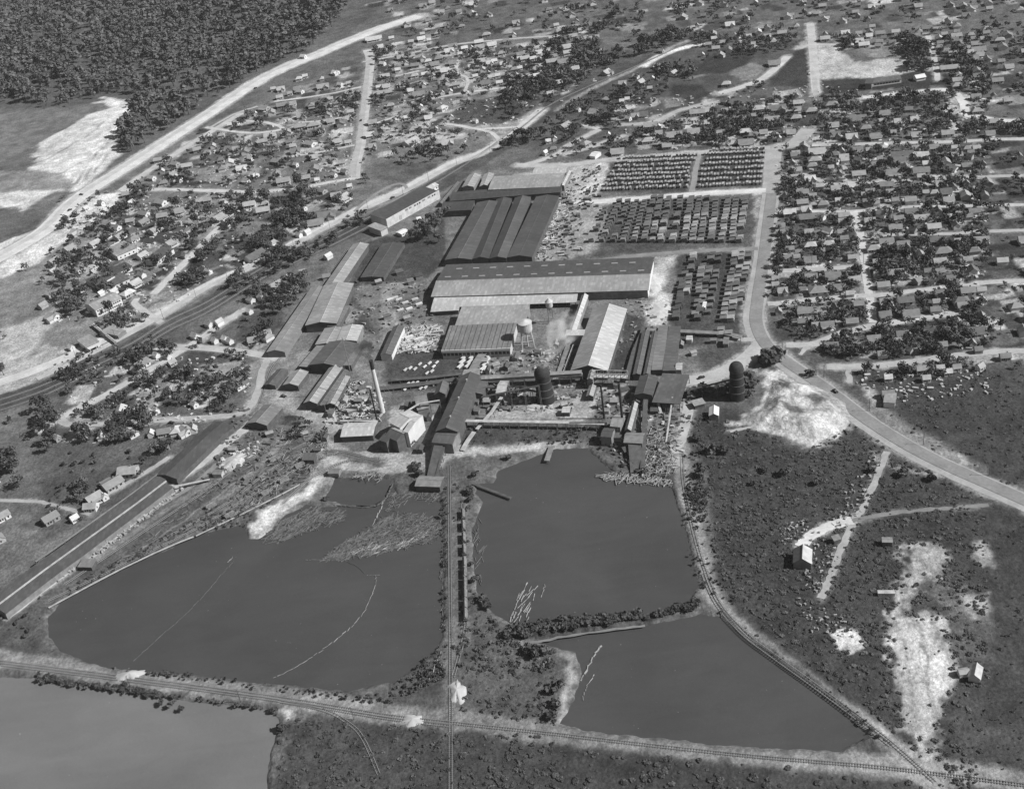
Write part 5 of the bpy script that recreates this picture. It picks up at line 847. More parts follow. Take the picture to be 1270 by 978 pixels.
# ================================================================ houses
# tile origin x, y, zoom, then "x,y,length,orientation,roof tone,wall tone(w white, g grey)"
HT = [
 (46, 190, 6.35, "900,190,62,e,7,w 975,382,95,e,6,w 1120,450,70,a,6,g 985,490,80,a,6,g 650,650,85,d,6,w 780,745,50,e,8,w 825,800,80,d,7,w 1050,700,90,d,6,w 1205,610,80,e,6,w 1120,205,40,d,9,w 700,320,60,a,6,g 1085,80,70,e,6,g 1180,95,80,a,7,g 320,915,60,e,8,w 1240,795,50,e,7,w 440,820,80,d,5,g 210,440,40,a,8,w 380,430,40,d,8,w 730,530,60,a,6,g 950,50,60,a,6,g 1110,545,50,a,6,w 1240,485,50,a,6,w 1160,800,50,e,5,g"),
 (246, 42, 6.35, "825,175,50,e,9,w 520,580,80,e,6,g 300,690,45,e,9,w 450,625,30,b,9,w 245,712,35,a,8,g 640,495,50,a,7,w 720,465,40,a,6,w 800,450,60,e,7,w 780,430,60,a,5,g 650,430,60,a,7,w 590,430,40,a,7,w 970,350,50,b,7,g 1080,300,60,e,8,w 1115,395,45,e,8,w 1185,385,40,a,7,w 980,410,90,a,6,g 905,500,40,a,7,w 1035,510,50,a,7,w 660,560,80,a,5,g 740,545,60,a,6,w 810,640,70,a,6,g 680,755,80,e,6,g 800,725,80,a,6,w 905,715,100,a,6,w 1015,635,60,b,5,g 880,860,90,e,6,w 745,880,50,a,7,w 565,800,90,a,7,w 1190,465,60,a,6,w 1200,610,50,a,7,w 1190,660,60,a,7,g 1100,840,60,a,7,w 1180,850,50,a,7,w 300,900,60,a,6,g 405,960,40,e,9,w 610,905,50,a,6,g 790,350,50,a,8,w 840,330,40,a,8,w 1240,550,40,a,7,w 910,965,60,a,7,w"),
 (246, 190, 6.35, "440,165,70,e,8,w 375,210,60,e,7,w 670,215,100,a,6,w 615,60,80,e,6,g 410,35,50,e,9,w 765,85,40,e,8,w 900,30,60,d,9,w 935,205,35,a,9,w 845,190,70,a,6,g 400,400,90,a,7,w 510,445,100,a,7,g 240,525,110,d,7,w 160,500,110,d,6,g 110,645,100,d,7,w 430,570,0,a,6,g 830,425,45,e,9,w 1135,345,100,d,7,w 1085,325,80,a,6,g 1195,450,60,d,9,w 920,540,130,a,5,w 1010,480,130,a,4,g 855,615,50,d,9,w 790,635,50,e,7,w 590,700,70,d,6,w 440,800,160,d,3,w 75,925,60,e,8,w 1020,805,60,d,8,w 720,965,40,a,9,w 820,930,50,a,7,g 1190,255,35,a,9,w 970,290,80,e,5,g 545,675,50,d,8,w 745,700,60,d,7,w 1150,140,60,e,5,g 1065,165,50,e,7,w 70,365,60,a,6,g 210,395,60,b,7,w 400,455,40,a,8,w 1130,70,50,a,6,w 520,395,60,a,6,w 15,720,30,e,8,w 1010,965,60,a,5,g"),
 (46, 340, 6.35, "130,325,110,e,6,w 560,440,110,d,5,g 265,570,45,e,9,w 100,690,60,e,8,w 245,205,40,e,8,w 820,700,110,d,5,w 760,745,45,e,9,w 920,795,45,d,9,w 935,630,55,e,8,w 1025,635,45,e,8,w 1140,605,70,d,8,w 560,910,110,d,6,g 1240,480,70,e,7,w 600,130,60,d,8,w 90,150,60,e,8,g 500,145,40,d,9,w 1060,690,60,d,6,g 1100,900,60,a,6,g 720,300,30,e,9,w 1190,150,60,e,7,w"),
 (246, 340, 6.35, "410,195,70,e,6,w 400,285,30,e,9,w 160,370,60,d,8,w 80,385,70,e,6,w 600,85,110,d,6,w 610,150,70,d,8,w 490,175,60,e,8,w 630,210,60,e,5,g 125,515,50,e,8,w 205,500,50,e,9,w 245,520,30,e,8,w 20,510,70,d,8,w 430,510,80,a,6,g 545,490,80,d,6,w 350,850,90,e,3,w 725,15,50,e,8,w 310,880,60,e,8,w 20,85,60,d,7,w 545,450,50,a,6,w"),
 (46, 490, 6.35, "660,115,110,b,8,w 870,125,90,e,7,w 930,115,50,e,8,w 740,140,80,d,6,g 410,62,90,a,6,w 510,310,90,b,8,w 740,290,110,e,7,w 895,295,60,b,8,w 1000,280,100,a,5,w 1090,270,110,b,8,w 1170,270,110,e,6,w 1230,260,70,b,7,w 1235,65,60,e,7,w 600,15,70,e,7,w 715,590,140,a,6,g 590,690,150,d,5,g 445,800,120,d,6,g 525,790,40,e,9,w 420,870,100,a,6,w 290,960,60,d,9,w 100,960,120,d,5,g 1005,400,70,a,7,g 155,330,50,e,7,g 700,205,50,e,6,g"),
 (446, 42, 6.35, "180,230,50,e,9,w 155,100,60,a,8,w 270,90,40,a,8,w 110,35,120,a,8,w 300,280,45,a,8,w 510,315,45,a,9,w 505,400,45,b,9,w 715,450,45,b,9,w 480,570,50,b,9,w 650,580,70,d,8,w 440,745,110,a,6,w 400,845,120,d,7,w 375,655,50,a,8,w 540,655,60,a,8,w 690,850,90,a,7,g 80,790,70,a,8,g 100,880,60,a,6,w 190,460,150,a,6,g 465,470,90,a,5,g 705,130,70,a,8,w 790,155,35,a,8,w 825,110,50,a,9,w 880,105,40,b,9,w 945,100,70,a,6,g 960,160,80,a,6,g 940,215,90,a,7,w 1025,225,50,a,8,w 1060,210,45,a,9,w 1130,235,50,a,8,w 1260,190,40,a,9,w 1260,265,40,a,8,w 880,255,50,a,8,w 1040,80,70,a,8,w 910,330,40,a,8,w 1015,305,40,b,8,w 730,225,60,a,5,g 670,285,70,a,8,w 620,190,70,a,5,g 590,235,70,a,5,g 485,35,60,a,9,w 545,45,30,a,9,w 910,680,40,e,8,w 600,745,30,b,8,w 400,440,50,a,8,w 210,410,60,a,7,w 150,415,40,a,8,w 560,465,30,b,7,w 650,460,30,b,7,w 430,325,60,a,7,w 320,185,50,a,6,g 780,235,40,b,7,g 1215,275,60,a,5,g 200,330,70,a,7,g 1100,380,50,a,8,w 1085,325,40,a,8,w 720,650,30,b,8,w 100,690,70,a,6,w 1170,55,80,a,5,g 380,165,40,a,7,w 240,560,60,a,6,g 250,30,40,a,8,w 60,45,40,a,8,w"),
 (646, 42, 6.35, "220,70,60,a,6,w 225,120,50,a,7,w 255,30,70,a,7,w 355,100,70,a,7,w 365,145,60,a,7,w 130,145,70,a,8,w 30,190,70,a,7,w 95,190,50,a,8,w 240,215,80,a,6,g 335,215,90,a,5,g 410,275,90,a,7,w 135,325,70,a,9,w 275,270,50,e,6,g 320,378,80,a,7,g 230,465,50,a,7,w 670,300,70,d,7,g 620,132,30,d,9,w 680,510,70,e,7,w 590,610,110,e,6,w 795,525,30,a,9,w 838,510,30,a,9,w 905,330,50,e,8,w 940,375,60,d,7,g 1035,345,30,b,9,w 1080,250,60,e,8,w 845,660,50,e,8,w 345,720,90,d,6,g 215,840,40,a,9,w 265,820,40,b,9,w 690,790,30,b,9,w 960,630,80,a,3,w 510,860,70,d,6,g 1015,425,40,a,7,g 800,385,60,a,6,g 1085,725,30,b,9,w 760,920,100,a,6,w 900,640,60,a,6,g 1200,305,60,d,7,w 1020,720,100,a,6,g 880,710,90,a,6,g 1220,610,90,a,7,w 1000,835,90,a,7,w 1205,790,120,a,6,w 1150,880,70,a,6,g 860,830,70,a,5,g 480,40,90,a,7,g 545,35,60,a,6,g 190,930,40,d,9,w 450,590,30,e,8,w 1105,130,50,e,6,g 860,470,60,e,5,g 30,545,40,e,7,w 600,20,30,a,7,w 130,270,60,a,6,g 1085,775,60,a,6,g 250,900,60,a,4,g"),
 (846, 42, 6.35, "165,700,90,a,7,g 295,775,80,a,6,w 495,765,75,a,8,g 345,390,70,a,7,g 705,670,110,a,6,w 915,540,75,a,7,w 600,585,100,a,7,g 895,655,80,a,6,g 765,820,50,b,8,w 120,615,110,a,6,w 210,595,80,a,7,g 905,590,60,a,6,g 750,580,120,a,4,g 1060,920,120,a,7,w 895,935,60,a,6,g 90,765,90,a,6,w 880,470,70,a,6,w 750,640,160,a,5,g 500,850,110,a,5,g 440,530,120,a,3,g 900,830,90,a,4,g 1175,550,90,a,5,g 160,160,20,b,9,w 455,65,40,a,8,w 525,15,40,a,8,w 560,75,30,a,7,w 725,225,90,a,5,w 1125,35,70,a,7,w 570,640,50,a,6,g 855,770,70,a,6,g 1190,715,80,a,6,g 335,600,50,a,6,g 10,590,60,a,6,g 20,805,30,b,8,w 330,530,50,e,5,g 1200,790,80,a,4,g 1020,600,90,a,6,g 560,790,60,a,5,g 1190,770,50,a,5,g 640,770,60,a,6,g"),
 (1026, 42, 6.35, "190,805,85,a,7,g 205,740,45,b,7,w 90,720,110,a,5,g 570,685,85,a,7,w 700,670,85,a,7,w 850,685,90,e,6,w 700,790,80,a,6,g 945,780,90,a,6,w 300,735,80,a,5,g 380,800,90,a,5,g 450,620,80,a,5,g 115,915,50,b,7,g 235,910,80,a,5,g 335,910,60,a,6,g 850,890,90,a,5,w 1175,880,60,e,8,w 1020,950,80,a,6,g 735,955,110,a,7,w 200,540,90,a,4,g 45,545,80,a,4,g 215,615,0,a,5,g 240,660,120,a,4,g 1170,490,70,a,5,g 960,265,130,a,6,g 900,205,50,a,3,g 1000,215,50,a,5,g 700,365,0,a,6,g 1110,750,50,b,7,w 690,640,40,e,7,w 715,330,0,a,6,g 1180,75,90,a,5,w 880,100,60,a,5,g 1030,400,90,a,6,g 330,10,50,a,8,w 560,10,60,a,4,g 1140,35,50,a,5,g 1010,155,100,a,6,g 1190,120,100,a,5,g 780,480,0,a,4,g 690,520,0,a,4,g 430,680,40,a,7,g 930,130,80,a,5,w 1130,930,50,a,5,g 1200,160,60,a,6,g 130,965,70,a,7,w 870,600,40,a,4,g 1060,210,40,a,5,w 520,770,40,a,6,g 1180,600,80,a,6,g 1190,330,80,a,4,g 640,590,60,a,4,g"),
 (936, 180, 8.467, "645,60,150,a,6,w 630,145,130,a,6,w 395,175,60,b,7,g 600,205,100,a,5,g 840,160,110,e,6,w 945,150,80,a,7,w 1080,145,80,e,5,g 1090,295,130,a,6,w 870,450,130,a,6,g 715,610,105,a,5,g 935,730,110,a,6,w 775,890,110,e,6,w 570,905,90,a,6,w 405,360,80,e,7,w 605,525,80,a,6,w 1020,490,70,b,6,g 1180,585,90,a,4,g 925,50,60,b,7,w 1080,35,110,a,5,w 1220,45,90,a,6,w 830,90,110,a,4,g 440,255,100,a,6,w 500,490,120,a,5,g 500,595,110,a,6,g 710,745,50,e,7,w 560,750,180,a,4,g 920,905,100,a,5,g 1210,480,90,a,5,g 270,840,90,a,5,g 270,910,90,a,5,g 420,100,80,a,5,w 890,290,60,b,5,g 800,230,50,a,7,w 930,790,100,a,6,w 1150,510,60,a,6,g 540,665,100,a,7,g"),
 (1076, 180, 8.467, "700,25,100,a,6,w 1050,25,90,a,5,g 1140,25,70,a,7,w 360,95,210,a,3,w 160,140,110,a,5,w 345,155,140,a,4,g 560,120,110,a,7,w 930,95,90,a,5,g 890,235,130,e,5,w 1040,210,100,a,5,g 1150,190,80,e,4,g 265,285,150,a,5,g 560,265,160,a,4,w 560,320,80,a,6,w 770,400,110,a,6,g 520,405,80,a,4,g 900,430,90,b,4,g 1215,190,50,b,5,g 450,570,110,a,6,w 290,570,70,a,5,w 150,715,110,e,6,w 460,690,130,a,4,w 850,745,60,a,8,w 695,850,130,a,7,w 290,860,130,a,5,g 480,880,80,e,4,g 1200,740,70,a,6,w 1060,740,80,a,5,g 610,490,60,a,6,w 700,490,90,a,6,g 1140,450,50,a,7,w 1040,390,50,b,6,g 1080,110,70,e,4,g 910,20,60,a,7,w 90,600,40,a,6,w 660,920,90,a,6,w 1120,690,110,a,4,g 20,700,40,b,5,g 235,485,80,a,6,w 820,480,110,a,3,g 960,715,50,a,6,w 560,950,60,a,5,g"),
 (936, 290, 8.467, "580,110,120,a,7,w 770,95,120,a,7,w 370,150,80,a,5,g 580,265,120,a,5,w 590,445,120,a,5,w 820,435,150,a,4,w 670,585,190,a,5,g 885,555,120,a,5,g 1000,620,80,a,7,w 525,805,150,a,5,w 760,945,130,a,5,w 1020,910,120,a,5,g 215,465,60,a,6,w 215,525,70,a,6,g 290,585,100,a,6,w 360,235,90,a,5,w 460,185,70,a,5,g 740,70,0,a,5,g 970,95,80,a,5,w 1020,240,80,a,6,w 700,170,60,a,5,g 250,805,45,b,6,g 500,910,100,a,4,g 640,950,80,a,6,w 1230,420,60,b,6,w 1090,730,100,a,5,g 500,575,60,a,4,g 940,40,80,a,5,w 1060,80,40,a,6,w 440,235,40,a,6,w"),
 (1076, 290, 8.467, "195,75,140,a,5,w 370,100,120,a,5,w 100,415,70,a,6,g 295,400,150,a,5,w 165,530,120,a,6,w 790,175,170,a,5,g 530,480,90,d,5,g 760,385,90,a,5,w 190,700,120,a,6,w 400,690,150,a,3,w 780,615,130,a,4,g 1050,590,140,a,5,w 1215,690,60,b,6,w 1010,745,130,a,5,g 710,790,100,a,5,g 450,825,160,a,5,g 130,875,110,a,5,w 1100,370,120,b,3,w 1195,580,90,a,7,w 980,690,150,a,4,w 1050,265,90,a,6,g 720,60,130,a,3,g 720,705,40,a,6,w 570,870,80,a,5,g 630,385,60,a,4,g 300,190,0,a,4,g 180,20,80,a,6,w 90,285,40,a,6,w 310,255,70,a,5,g"),
 (1026, 400, 6.35, "365,120,100,a,5,w 30,175,100,a,4,w 435,240,75,a,5,w 590,85,90,a,4,g 820,50,90,e,5,g 900,170,80,a,5,g 1145,155,60,b,6,g 650,210,50,e,5,g 1180,55,110,a,3,g 480,555,90,a,5,w 560,135,40,a,6,w 240,175,70,a,5,g 890,350,60,a,7,w 1020,345,50,a,6,w 740,360,70,a,6,w 480,425,40,a,8,w 950,380,30,a,8,w 780,430,30,a,7,w 100,60,90,a,4,g 1205,340,60,d,7,w 1190,205,60,a,5,g"),
]
CODE = {'a': ((1000, 300), (1100, 290)), 'd': ((260, 378), (330, 332))}
def pang(code, px, py):
    if px < 740 and code in 'ab' and not (px < 760 and py > 560): a, b = G(px, py), G(px+40, py-7)
    else: a, b = G(px, py), G(px+40, py-3.6)
    if code in 'de': a, b = G(px, py), G(px+40, py-23)
    t = math.atan2(b.y-a.y, b.x-a.x)
    return t+(math.pi/2 if code in 'be' else 0)
RT = {3: .10, 4: .135, 5: .18, 6: .24, 7: .31, 8: .40, 9: .46}
for k_, v_ in RT.items(): mat('shingle_%d' % k_, v_, .12, .3, .85, rnd=.12, stretch=(.3, 3, 3), streak=.12)
WALLM = {'w': mat('white_boards_wall', .52, .08, .4, rnd=.12), 'g': mat('weathered_wall', .27, .15, .4, rnd=.25)}
WINM = M_('glass'); DOORM = M_('wood_dark'); BRICKM = mat('chimney_brick', .14, .1, .5)
HP = {}
def house_parts(style, rt, wl):
    """unit-free prototypes about 9 x 7 m; styles: 0 plain gable, 1 hip, 2 gable with porch, 3 L-shape, 4 gable with shed wing"""
    key = (style, rt, wl)
    if key in HP: return HP[key]
    L, Wd, e, r = 9.0, 7.0, 2.9, 2.1; h = Wd/2; l = L/2; out = []; RM = MATS['shingle_%d' % rt]; WM = WALLM[wl]; o = .55
    w_ = MB(); rf = MB()
    def gab(m, x0, x1, y0, y1, e, r, along='x', roof=True, o=.5, t=.16):
        def T(x, y, z): return (x, y, z) if along == 'x' else (y, x, z)
        if along == 'y': x0, x1, y0, y1 = y0, y1, x0, x1
        ym = (y0+y1)/2; s = r/((y1-y0)/2)
        if roof:
            for a, b in (((y0-o, e-s*o), (ym, e+r)), ((y1+o, e-s*o), (ym, e+r))):
                P = [T(x, y, z+dz) for dz in (0, t) for x, (y, z) in ((x0-o, a), (x1+o, a), (x1+o, b), (x0-o, b))]; m.poly(P, [(0, 1, 2, 3), (7, 6, 5, 4), (0, 4, 5, 1), (1, 5, 6, 2), (2, 6, 7, 3), (3, 7, 4, 0)])
        else:
            sec = [(y0, 0), (y1, 0), (y1, e), (ym, e+r-.05), (y0, e)]; P = [T(x, y, z) for x in (x0, x1) for y, z in sec]; m.poly(P, [(0, 1, 6, 5), (1, 2, 7, 6), (2, 3, 8, 7), (3, 4, 9, 8), (4, 0, 5, 9), (4, 3, 2, 1, 0), (5, 6, 7, 8, 9)])
    if style == 1:
        w_.box(0, 0, 0, L, Wd, e); P = [(-l-o, -h-o, e-.1), (l+o, -h-o, e-.1), (l+o, h+o, e-.1), (-l-o, h+o, e-.1), (-l+h*.75, 0, e+r), (l-h*.75, 0, e+r)]; rf.poly(P, [(0, 1, 5, 4), (1, 2, 5), (2, 3, 4, 5), (3, 0, 4), (0, 3, 2, 1)])
    else: gab(w_, -l, l, -h, h, e, r, roof=False); gab(rf, -l, l, -h, h, e, r)
    out += [('wall', w_, WM), ('roof', rf, RM)]
    if style == 3:
        m = MB(); gab(m, .4, l-.3, -h-3.4, -h+2.2, e, 1.5, 'y', False); out.append(('front_wing', m, WM)); m = MB(); gab(m, .4, l-.3, -h-3.4, -h+2.4, e+.02, 1.5, 'y'); out.append(('wing_roof', m, RM))
    if style in (2, 3):
        x0, x1 = (-l+.3, l-.3) if style == 2 else (-l, .2); m = MB(); m.poly([(x0, -h-2.2, 2.2), (x1, -h-2.2, 2.2), (x1, -h+.1, 2.85), (x0, -h+.1, 2.85), (x0, -h-2.2, 2.32), (x1, -h-2.2, 2.32), (x1, -h+.1, 2.97), (x0, -h+.1, 2.97)], [(0, 3, 2, 1), (4, 5, 6, 7), (0, 1, 5, 4), (1, 2, 6, 5), (3, 0, 4, 7)]); out.append(('porch_roof', m, RM))
        m = MB(); [m.box(x, -h-2.05, 0, .18, .18, 2.25) for x in np.linspace(x0+.2, x1-.2, 4)]; m.box((x0+x1)/2, -h-1.1, 0, x1-x0, 2.1, .35); out.append(('porch', m, WALLM['w']))
    if style == 4:
        m = MB(); m.box(-1, h+1.4, 0, 5, 2.8, 2.2); out.append(('rear_wing', m, WM)); m = MB(); m.poly([(-3.8, h, 2.75), (1.8, h, 2.75), (1.8, h+3.1, 2.2), (-3.8, h+3.1, 2.2), (-3.8, h, 2.9), (1.8, h, 2.9), (1.8, h+3.1, 2.35), (-3.8, h+3.1, 2.35)], [(0, 1, 2, 3), (7, 6, 5, 4), (3, 2, 6, 7), (0, 3, 7, 4), (1, 5, 6, 2)]); out.append(('wing_roof', m, RM))
    m = MB(); m.box(1.6, .5, e+r-1.2, .8, .8, 2.1); out.append(('chimney', m, BRICKM))
    if style in (0, 1, 4): m = MB(); m.box(.2, -h-.05, 0, 1.0, .12, 2.1); out.append(('door', m, DOORM))
    for x in ((-3, -1.4, 2.6) if style != 3 else (-3, -1.2)): m = MB(); m.box(x, -h-.05, 1.0, 1.1, .12, 1.3); out.append(('window', m, WINM))
    m = MB(); m.box(l+.05, -.3, 1.0, .12, 1.2, 1.3); out.append(('window', m, WINM))
    HP[key] = [(n, m.mesh(n, mt)) for n, m, mt in out]; return HP[key]
ANCH = [(60, 400, 'by the left end of the pale street'), (110, 350, 'around the store rows at upper left'), (180, 300, 'above the row of white-walled stores'), (100, 235, 'beside the highway fork'), (215, 225, 'near the west end of the level side street'), (290, 215, 'north of the level side street'), (270, 265, 'south of the level side street'), (250, 330, 'between side lane and pale street'), (330, 300, 'on the slope above the pale street'), (385, 260, 'below the avenue elbow'), (400, 205, 'left of the lower avenue'), (330, 175, 'around the oval loop drive'), (400, 170, 'between loop drive and avenue'), (360, 120, 'below the highway near the avenue'), (420, 130, 'left of the upper avenue'), (480, 85, 'right of the avenue top'), (490, 130, 'right of the middle avenue'), (510, 175, 'beside the long pale lot'), (560, 80, 'in the crowded blocks top centre'), (600, 70, 'near the dark chimney top centre'), (550, 120, 'by the lane above the garden field'), (640, 90, 'in trees north of railway'), (680, 70, 'on the top edge above railway'), (700, 100, 'in the railway wood'), (750, 125, 'just south of the railway at upper right'), (690, 170, 'at the forked town road'), (760, 180, 'left of the far timber yard'), (820, 165, 'north of the far timber yard'), (880, 160, 'above the far timber yard'), (930, 60, 'beyond the diagonal dirt road'), (950, 150, 'at top bend of curved road'), (1040, 150, 'just under the gravel street'), (1100, 145, 'in wooded rows below gravel street'), (1160, 150, 'by the gravel street corner'), (1190, 90, 'in the far right corner blocks'), (1190, 60, 'along the upper right edge'), (1000, 195, 'first block right of the curved road'), (1060, 195, 'in the blocks near the top cross street'), (1110, 190, 'upper middle of the right-hand blocks'), (1170, 195, 'upper right-hand blocks'), (1200, 230, 'right edge by the second street'), (1000, 240, 'second block right of the curved road'), (1060, 240, 'round the short cross lane'), (1120, 250, 'middle right-hand blocks'), (1180, 265, 'right edge above the third street'), (1000, 290, 'third block right of the curved road'), (1040, 290, 'left of the gravel cross street'), (1100, 310, 'right of the gravel cross street'), (1170, 310, 'in the dark trees at right'), (1000, 350, 'fourth block right of the curved road'), (1040, 375, 'in lower rows by cross street'), (1100, 360, 'right of the lower cross street'), (1160, 370, 'lower right-hand rows'), (1210, 370, 'right edge of the lower rows'), (1010, 410, 'inside the big road bend'), (1090, 420, 'along the branching street'), (1160, 420, 'lower right trees'), (1120, 465, 'among junk by the lower street'), (100, 450, 'below the railway at left'), (170, 460, 'between railway and lane'), (280, 400, 'in the grove above the lane junction'), (340, 360, 'in grove west of long sheds'), (280, 470, 'near the lane junction'), (130, 520, 'above the long loading sheds'), (200, 530, 'in row above long loading sheds'), (100, 600, 'in field left of loading sheds'), (60, 640, 'at the lower left edge')]
def anchor(px, py): return min(ANCH, key=lambda a: (a[0]-px)**2+((a[1]-py)*1.6)**2)[2]
HOUSES = []; R = random.Random(12); BIG = []
LONGB = []
def dense(P, st=4.0):
    out = []
    for a, b in zip(P[:-1], P[1:]): k = max(1, int((b-a).length/st)); out += [a.lerp(b, i/k) for i in range(k)]
    return np.array([[p.x, p.y] for p in out+[P[-1]]])
roadpts = [(dense(smooth_line(GL(s))), w/2) for n, v, w, s, e in ROADS]
RD = np.concatenate([np.column_stack([P, np.full(len(P), w)]) for P, w in roadpts])
def on_road(p, r): return bool((((RD[:, 0]-p.x)**2+(RD[:, 1]-p.y)**2) < (RD[:, 2]+r)**2).any())
MAINS = ('highway', 'main_street', 'avenue', 'curved_main_road', 'mill_road', 'town_road', 'side_street', 'dirt_lane', 'gravel_street', 'yard_road')
MD = np.concatenate([np.column_stack([P, np.full(len(P), w)]) for (P, w), r in zip(roadpts, ROADS) if r[0] in MAINS])
def on_main(p, r): return bool((((MD[:, 0]-p.x)**2+(MD[:, 1]-p.y)**2) < (MD[:, 2]+r)**2).any())
for ox, oy, sc, s in HT:
    for e in s.split():
        x, y, l, o, t, w = e.split(','); l = float(l)
        if l == 0: continue
        px, py = ox+float(x)/sc, oy+float(y)/sc; L = min(max(l/sc*mpp(px, py), 5), 24)
        if o in 'be': L *= .9
        if any((G(px, py, 3)-h[0]).length < (L+h[2])*.33 for h in HOUSES): continue
        if on_main(G(px, py), L*.3): continue
        HOUSES.append((G(px, py, 3), pang(o, px, py), L, int(t), w, px, py))
# infill along the remaining lots so the blocks are as full as in the photograph
FIELDS = [GL(e[4]) for e in PAINT if e[0] == 'p' and e[1] <= .042]
def in_field(x, y): return any(pdist(np.array([x]), np.array([y]), P)[0] < 2 for P in FIELDS)
def infill(poly, n, codes, seed, mind=13):
    R = random.Random(seed); P = GL(poly); xs = [p.x for p in P]; ys = [p.y for p in P]; g = 0; k = 0
    while k < n and g < 4000:
        g += 1; x = R.uniform(min(xs), max(xs)); y = R.uniform(min(ys), max(ys)); p = Vector((x, y, 0))
        if pdist(np.array([x]), np.array([y]), P)[0] > 0 or in_field(x, y) or on_road(p, 5) or any((Vector((h[0].x, h[0].y, 0))-p).length < mind for h in HOUSES): continue
        px, py = PX(x, y); L = R.uniform(6, 11); HOUSES.append((Vector((x, y, 3)), pang(R.choice(codes), px, py)+R.gauss(0, .05), L, R.choice((4, 5, 5, 6, 6, 7, 8)), R.choice('wwg'), px, py)); k += 1
infill("470,55 720,46 720,90 640,110 470,110", 26, 'aab', 21); infill("1010,42 1225,42 1225,100 1180,105 1150,60 1050,60", 45, 'aab', 22, 12); infill("965,182 1225,178 1225,440 960,400", 50, 'aab', 23, 14); infill("870,42 980,42 960,60 880,75", 14, 'ab', 24, 16)
infill("440,-50 760,-50 720,46 480,50", 80, 'ab', 25, 16); infill("800,-30 1300,-30 1280,42 860,42", 90, 'ab', 26, 13); infill("1222,40 1350,40 1350,450 1222,450", 60, 'ab', 27, 15); infill("-60,440 30,420 30,690 -60,700", 9, 'de', 28, 16)
infill("46,330 130,250 200,250 200,330 150,380 60,420", 26, 'de', 29, 15); infill("160,240 250,170 440,100 440,225", 26, 'ab', 30, 14)
FRONT = None
rows_ = defaultdict(list)
for h in HOUSES: rows_[anchor(h[5], h[6])].append(h)
HLAB = {}
SZ = lambda L: 'tiny' if L < 6.5 else 'small' if L < 9 else 'mid-sized' if L < 13 else 'large' if L < 17 else 'long'
for a, hs in rows_.items():
    hs.sort(key=lambda h: h[5])
    for i, h in enumerate(hs): HLAB[id(h)] = "%s %s house, %s roof, %s from left, %s" % (SZ(h[2]), 'white' if h[4] == 'w' else 'grey', {3: 'very dark', 4: 'dark', 5: 'dull grey', 6: 'grey', 7: 'lightish', 8: 'pale', 9: 'white'}[h[3]], ordn(i), a)
for k_ in HLAB:
    if len(HLAB[k_].replace('-', '').split()) > 15: HLAB[k_] = ' '.join(HLAB[k_].replace(' house,', ',').replace('from left, ', 'from left ').split())
HOUSES.sort(key=lambda h: h[0].y)
HCOUNT = 0; restm = {}
def facing(rz):   # front towards the sun and the road below
    n = Vector((math.sin(rz), -math.cos(rz), 0)); return rz if n.y <= .2 else rz+math.pi
for i, h in enumerate(HOUSES):
    c, rz, L, rt, wl, px, py = h; st = R.choice((0, 0, 1, 2, 2, 3, 4)) if L > 7 else 0; rz = facing(rz); parts = house_parts(st, rt, wl); sx = L/9.0; sy = min(max(L/9.0, .62), 1.35); sz = .85+.25*min(sx, 1.4)*R.uniform(.8, 1.1); near = py > 440
    if i < 298:
        t = thing('house', HLAB[id(h)], 'house', (c.x, c.y, .02), rz, 'houses '+anchor(px, py)); t.scale = (sx, sy, sz)
        for n, me in parts:
            if not near and n in ('window', 'door') and (n == 'door' or L < 9): continue
            link(n, me, t)
    else:
        cs, sn = math.cos(rz), math.sin(rz)
        for n, me in parts:
            mt = me.materials[0]; m_ = restm.setdefault(mt.name, (MB(), mt))[0]; m_.poly([(c.x+(v.co.x*sx*cs-v.co.y*sy*sn), c.y+(v.co.x*sx*sn+v.co.y*sy*cs), v.co.z*sz) for v in me.vertices], [tuple(p.vertices) for p in me.polygons])
if restm:
    allm = MB(); mi = []; mats_ = []
    for nm, (m_, mt) in restm.items(): allm.poly(m_.v, m_.f); mi += [len(mats_)]*len(m_.f); mats_.append(mt)
    me = allm.mesh('distant_houses'); [me.materials.append(x) for x in mats_]; me.polygons.foreach_set('material_index', mi); props(link('distant_houses', me), 'far rows of small gabled houses toward the top edge', 'houses', None, 'stuff')
# long white-walled stores in the upper left, built one by one
def wallwin(t, L, Wd, n, z, w=1.2, h=1.4, side=-1, f0=.04, f1=.96):
    me = MB(); me.box(0, 0, 0, w, .14, h); me = me.mesh('window', M_('glass'))
    for i in range(n): link('window', me, t, (-L/2+L*(f0+(f1-f0)*(i+.5)/n), side*(Wd/2+.05), z))
t, L, Wd = B('store', 'two-storey white hotel-like building with two rows of windows, largest at left', 'building', [(118, 384), (150, 369), (110, 375)], 7.2, 2.2, 'iron', 'white', over=.5); wallwin(t, L, Wd, 12, 1.2); wallwin(t, L, Wd, 12, 4.4); wallwin(t, L, Wd, 12, 1.2, side=1)
t, L, Wd = B('store', 'long white-walled store with grey flat roof, highest row of the store block', 'store', [(145, 317), (168, 307), (136, 307)], 5, .6, 'iron', 'white', 'shed'); wallwin(t, L, Wd, 4, 1.2)
t, L, Wd = B('store', 'long white-walled store with dark roof beside the climbing side street', 'store', [(193, 324), (215, 308), (186, 318)], 5, .6, 'iron_dark', 'white', 'shed'); wallwin(t, L, Wd, 3, 1.2)
t, L, Wd = B('store', 'very long low store with dark roof and white upper edge, middle of store block', 'store', [(115, 352), (163, 330), (110, 346)], 4.5, .5, 'tar', 'white', 'shed'); wallwin(t, L, Wd, 5, 1.2)
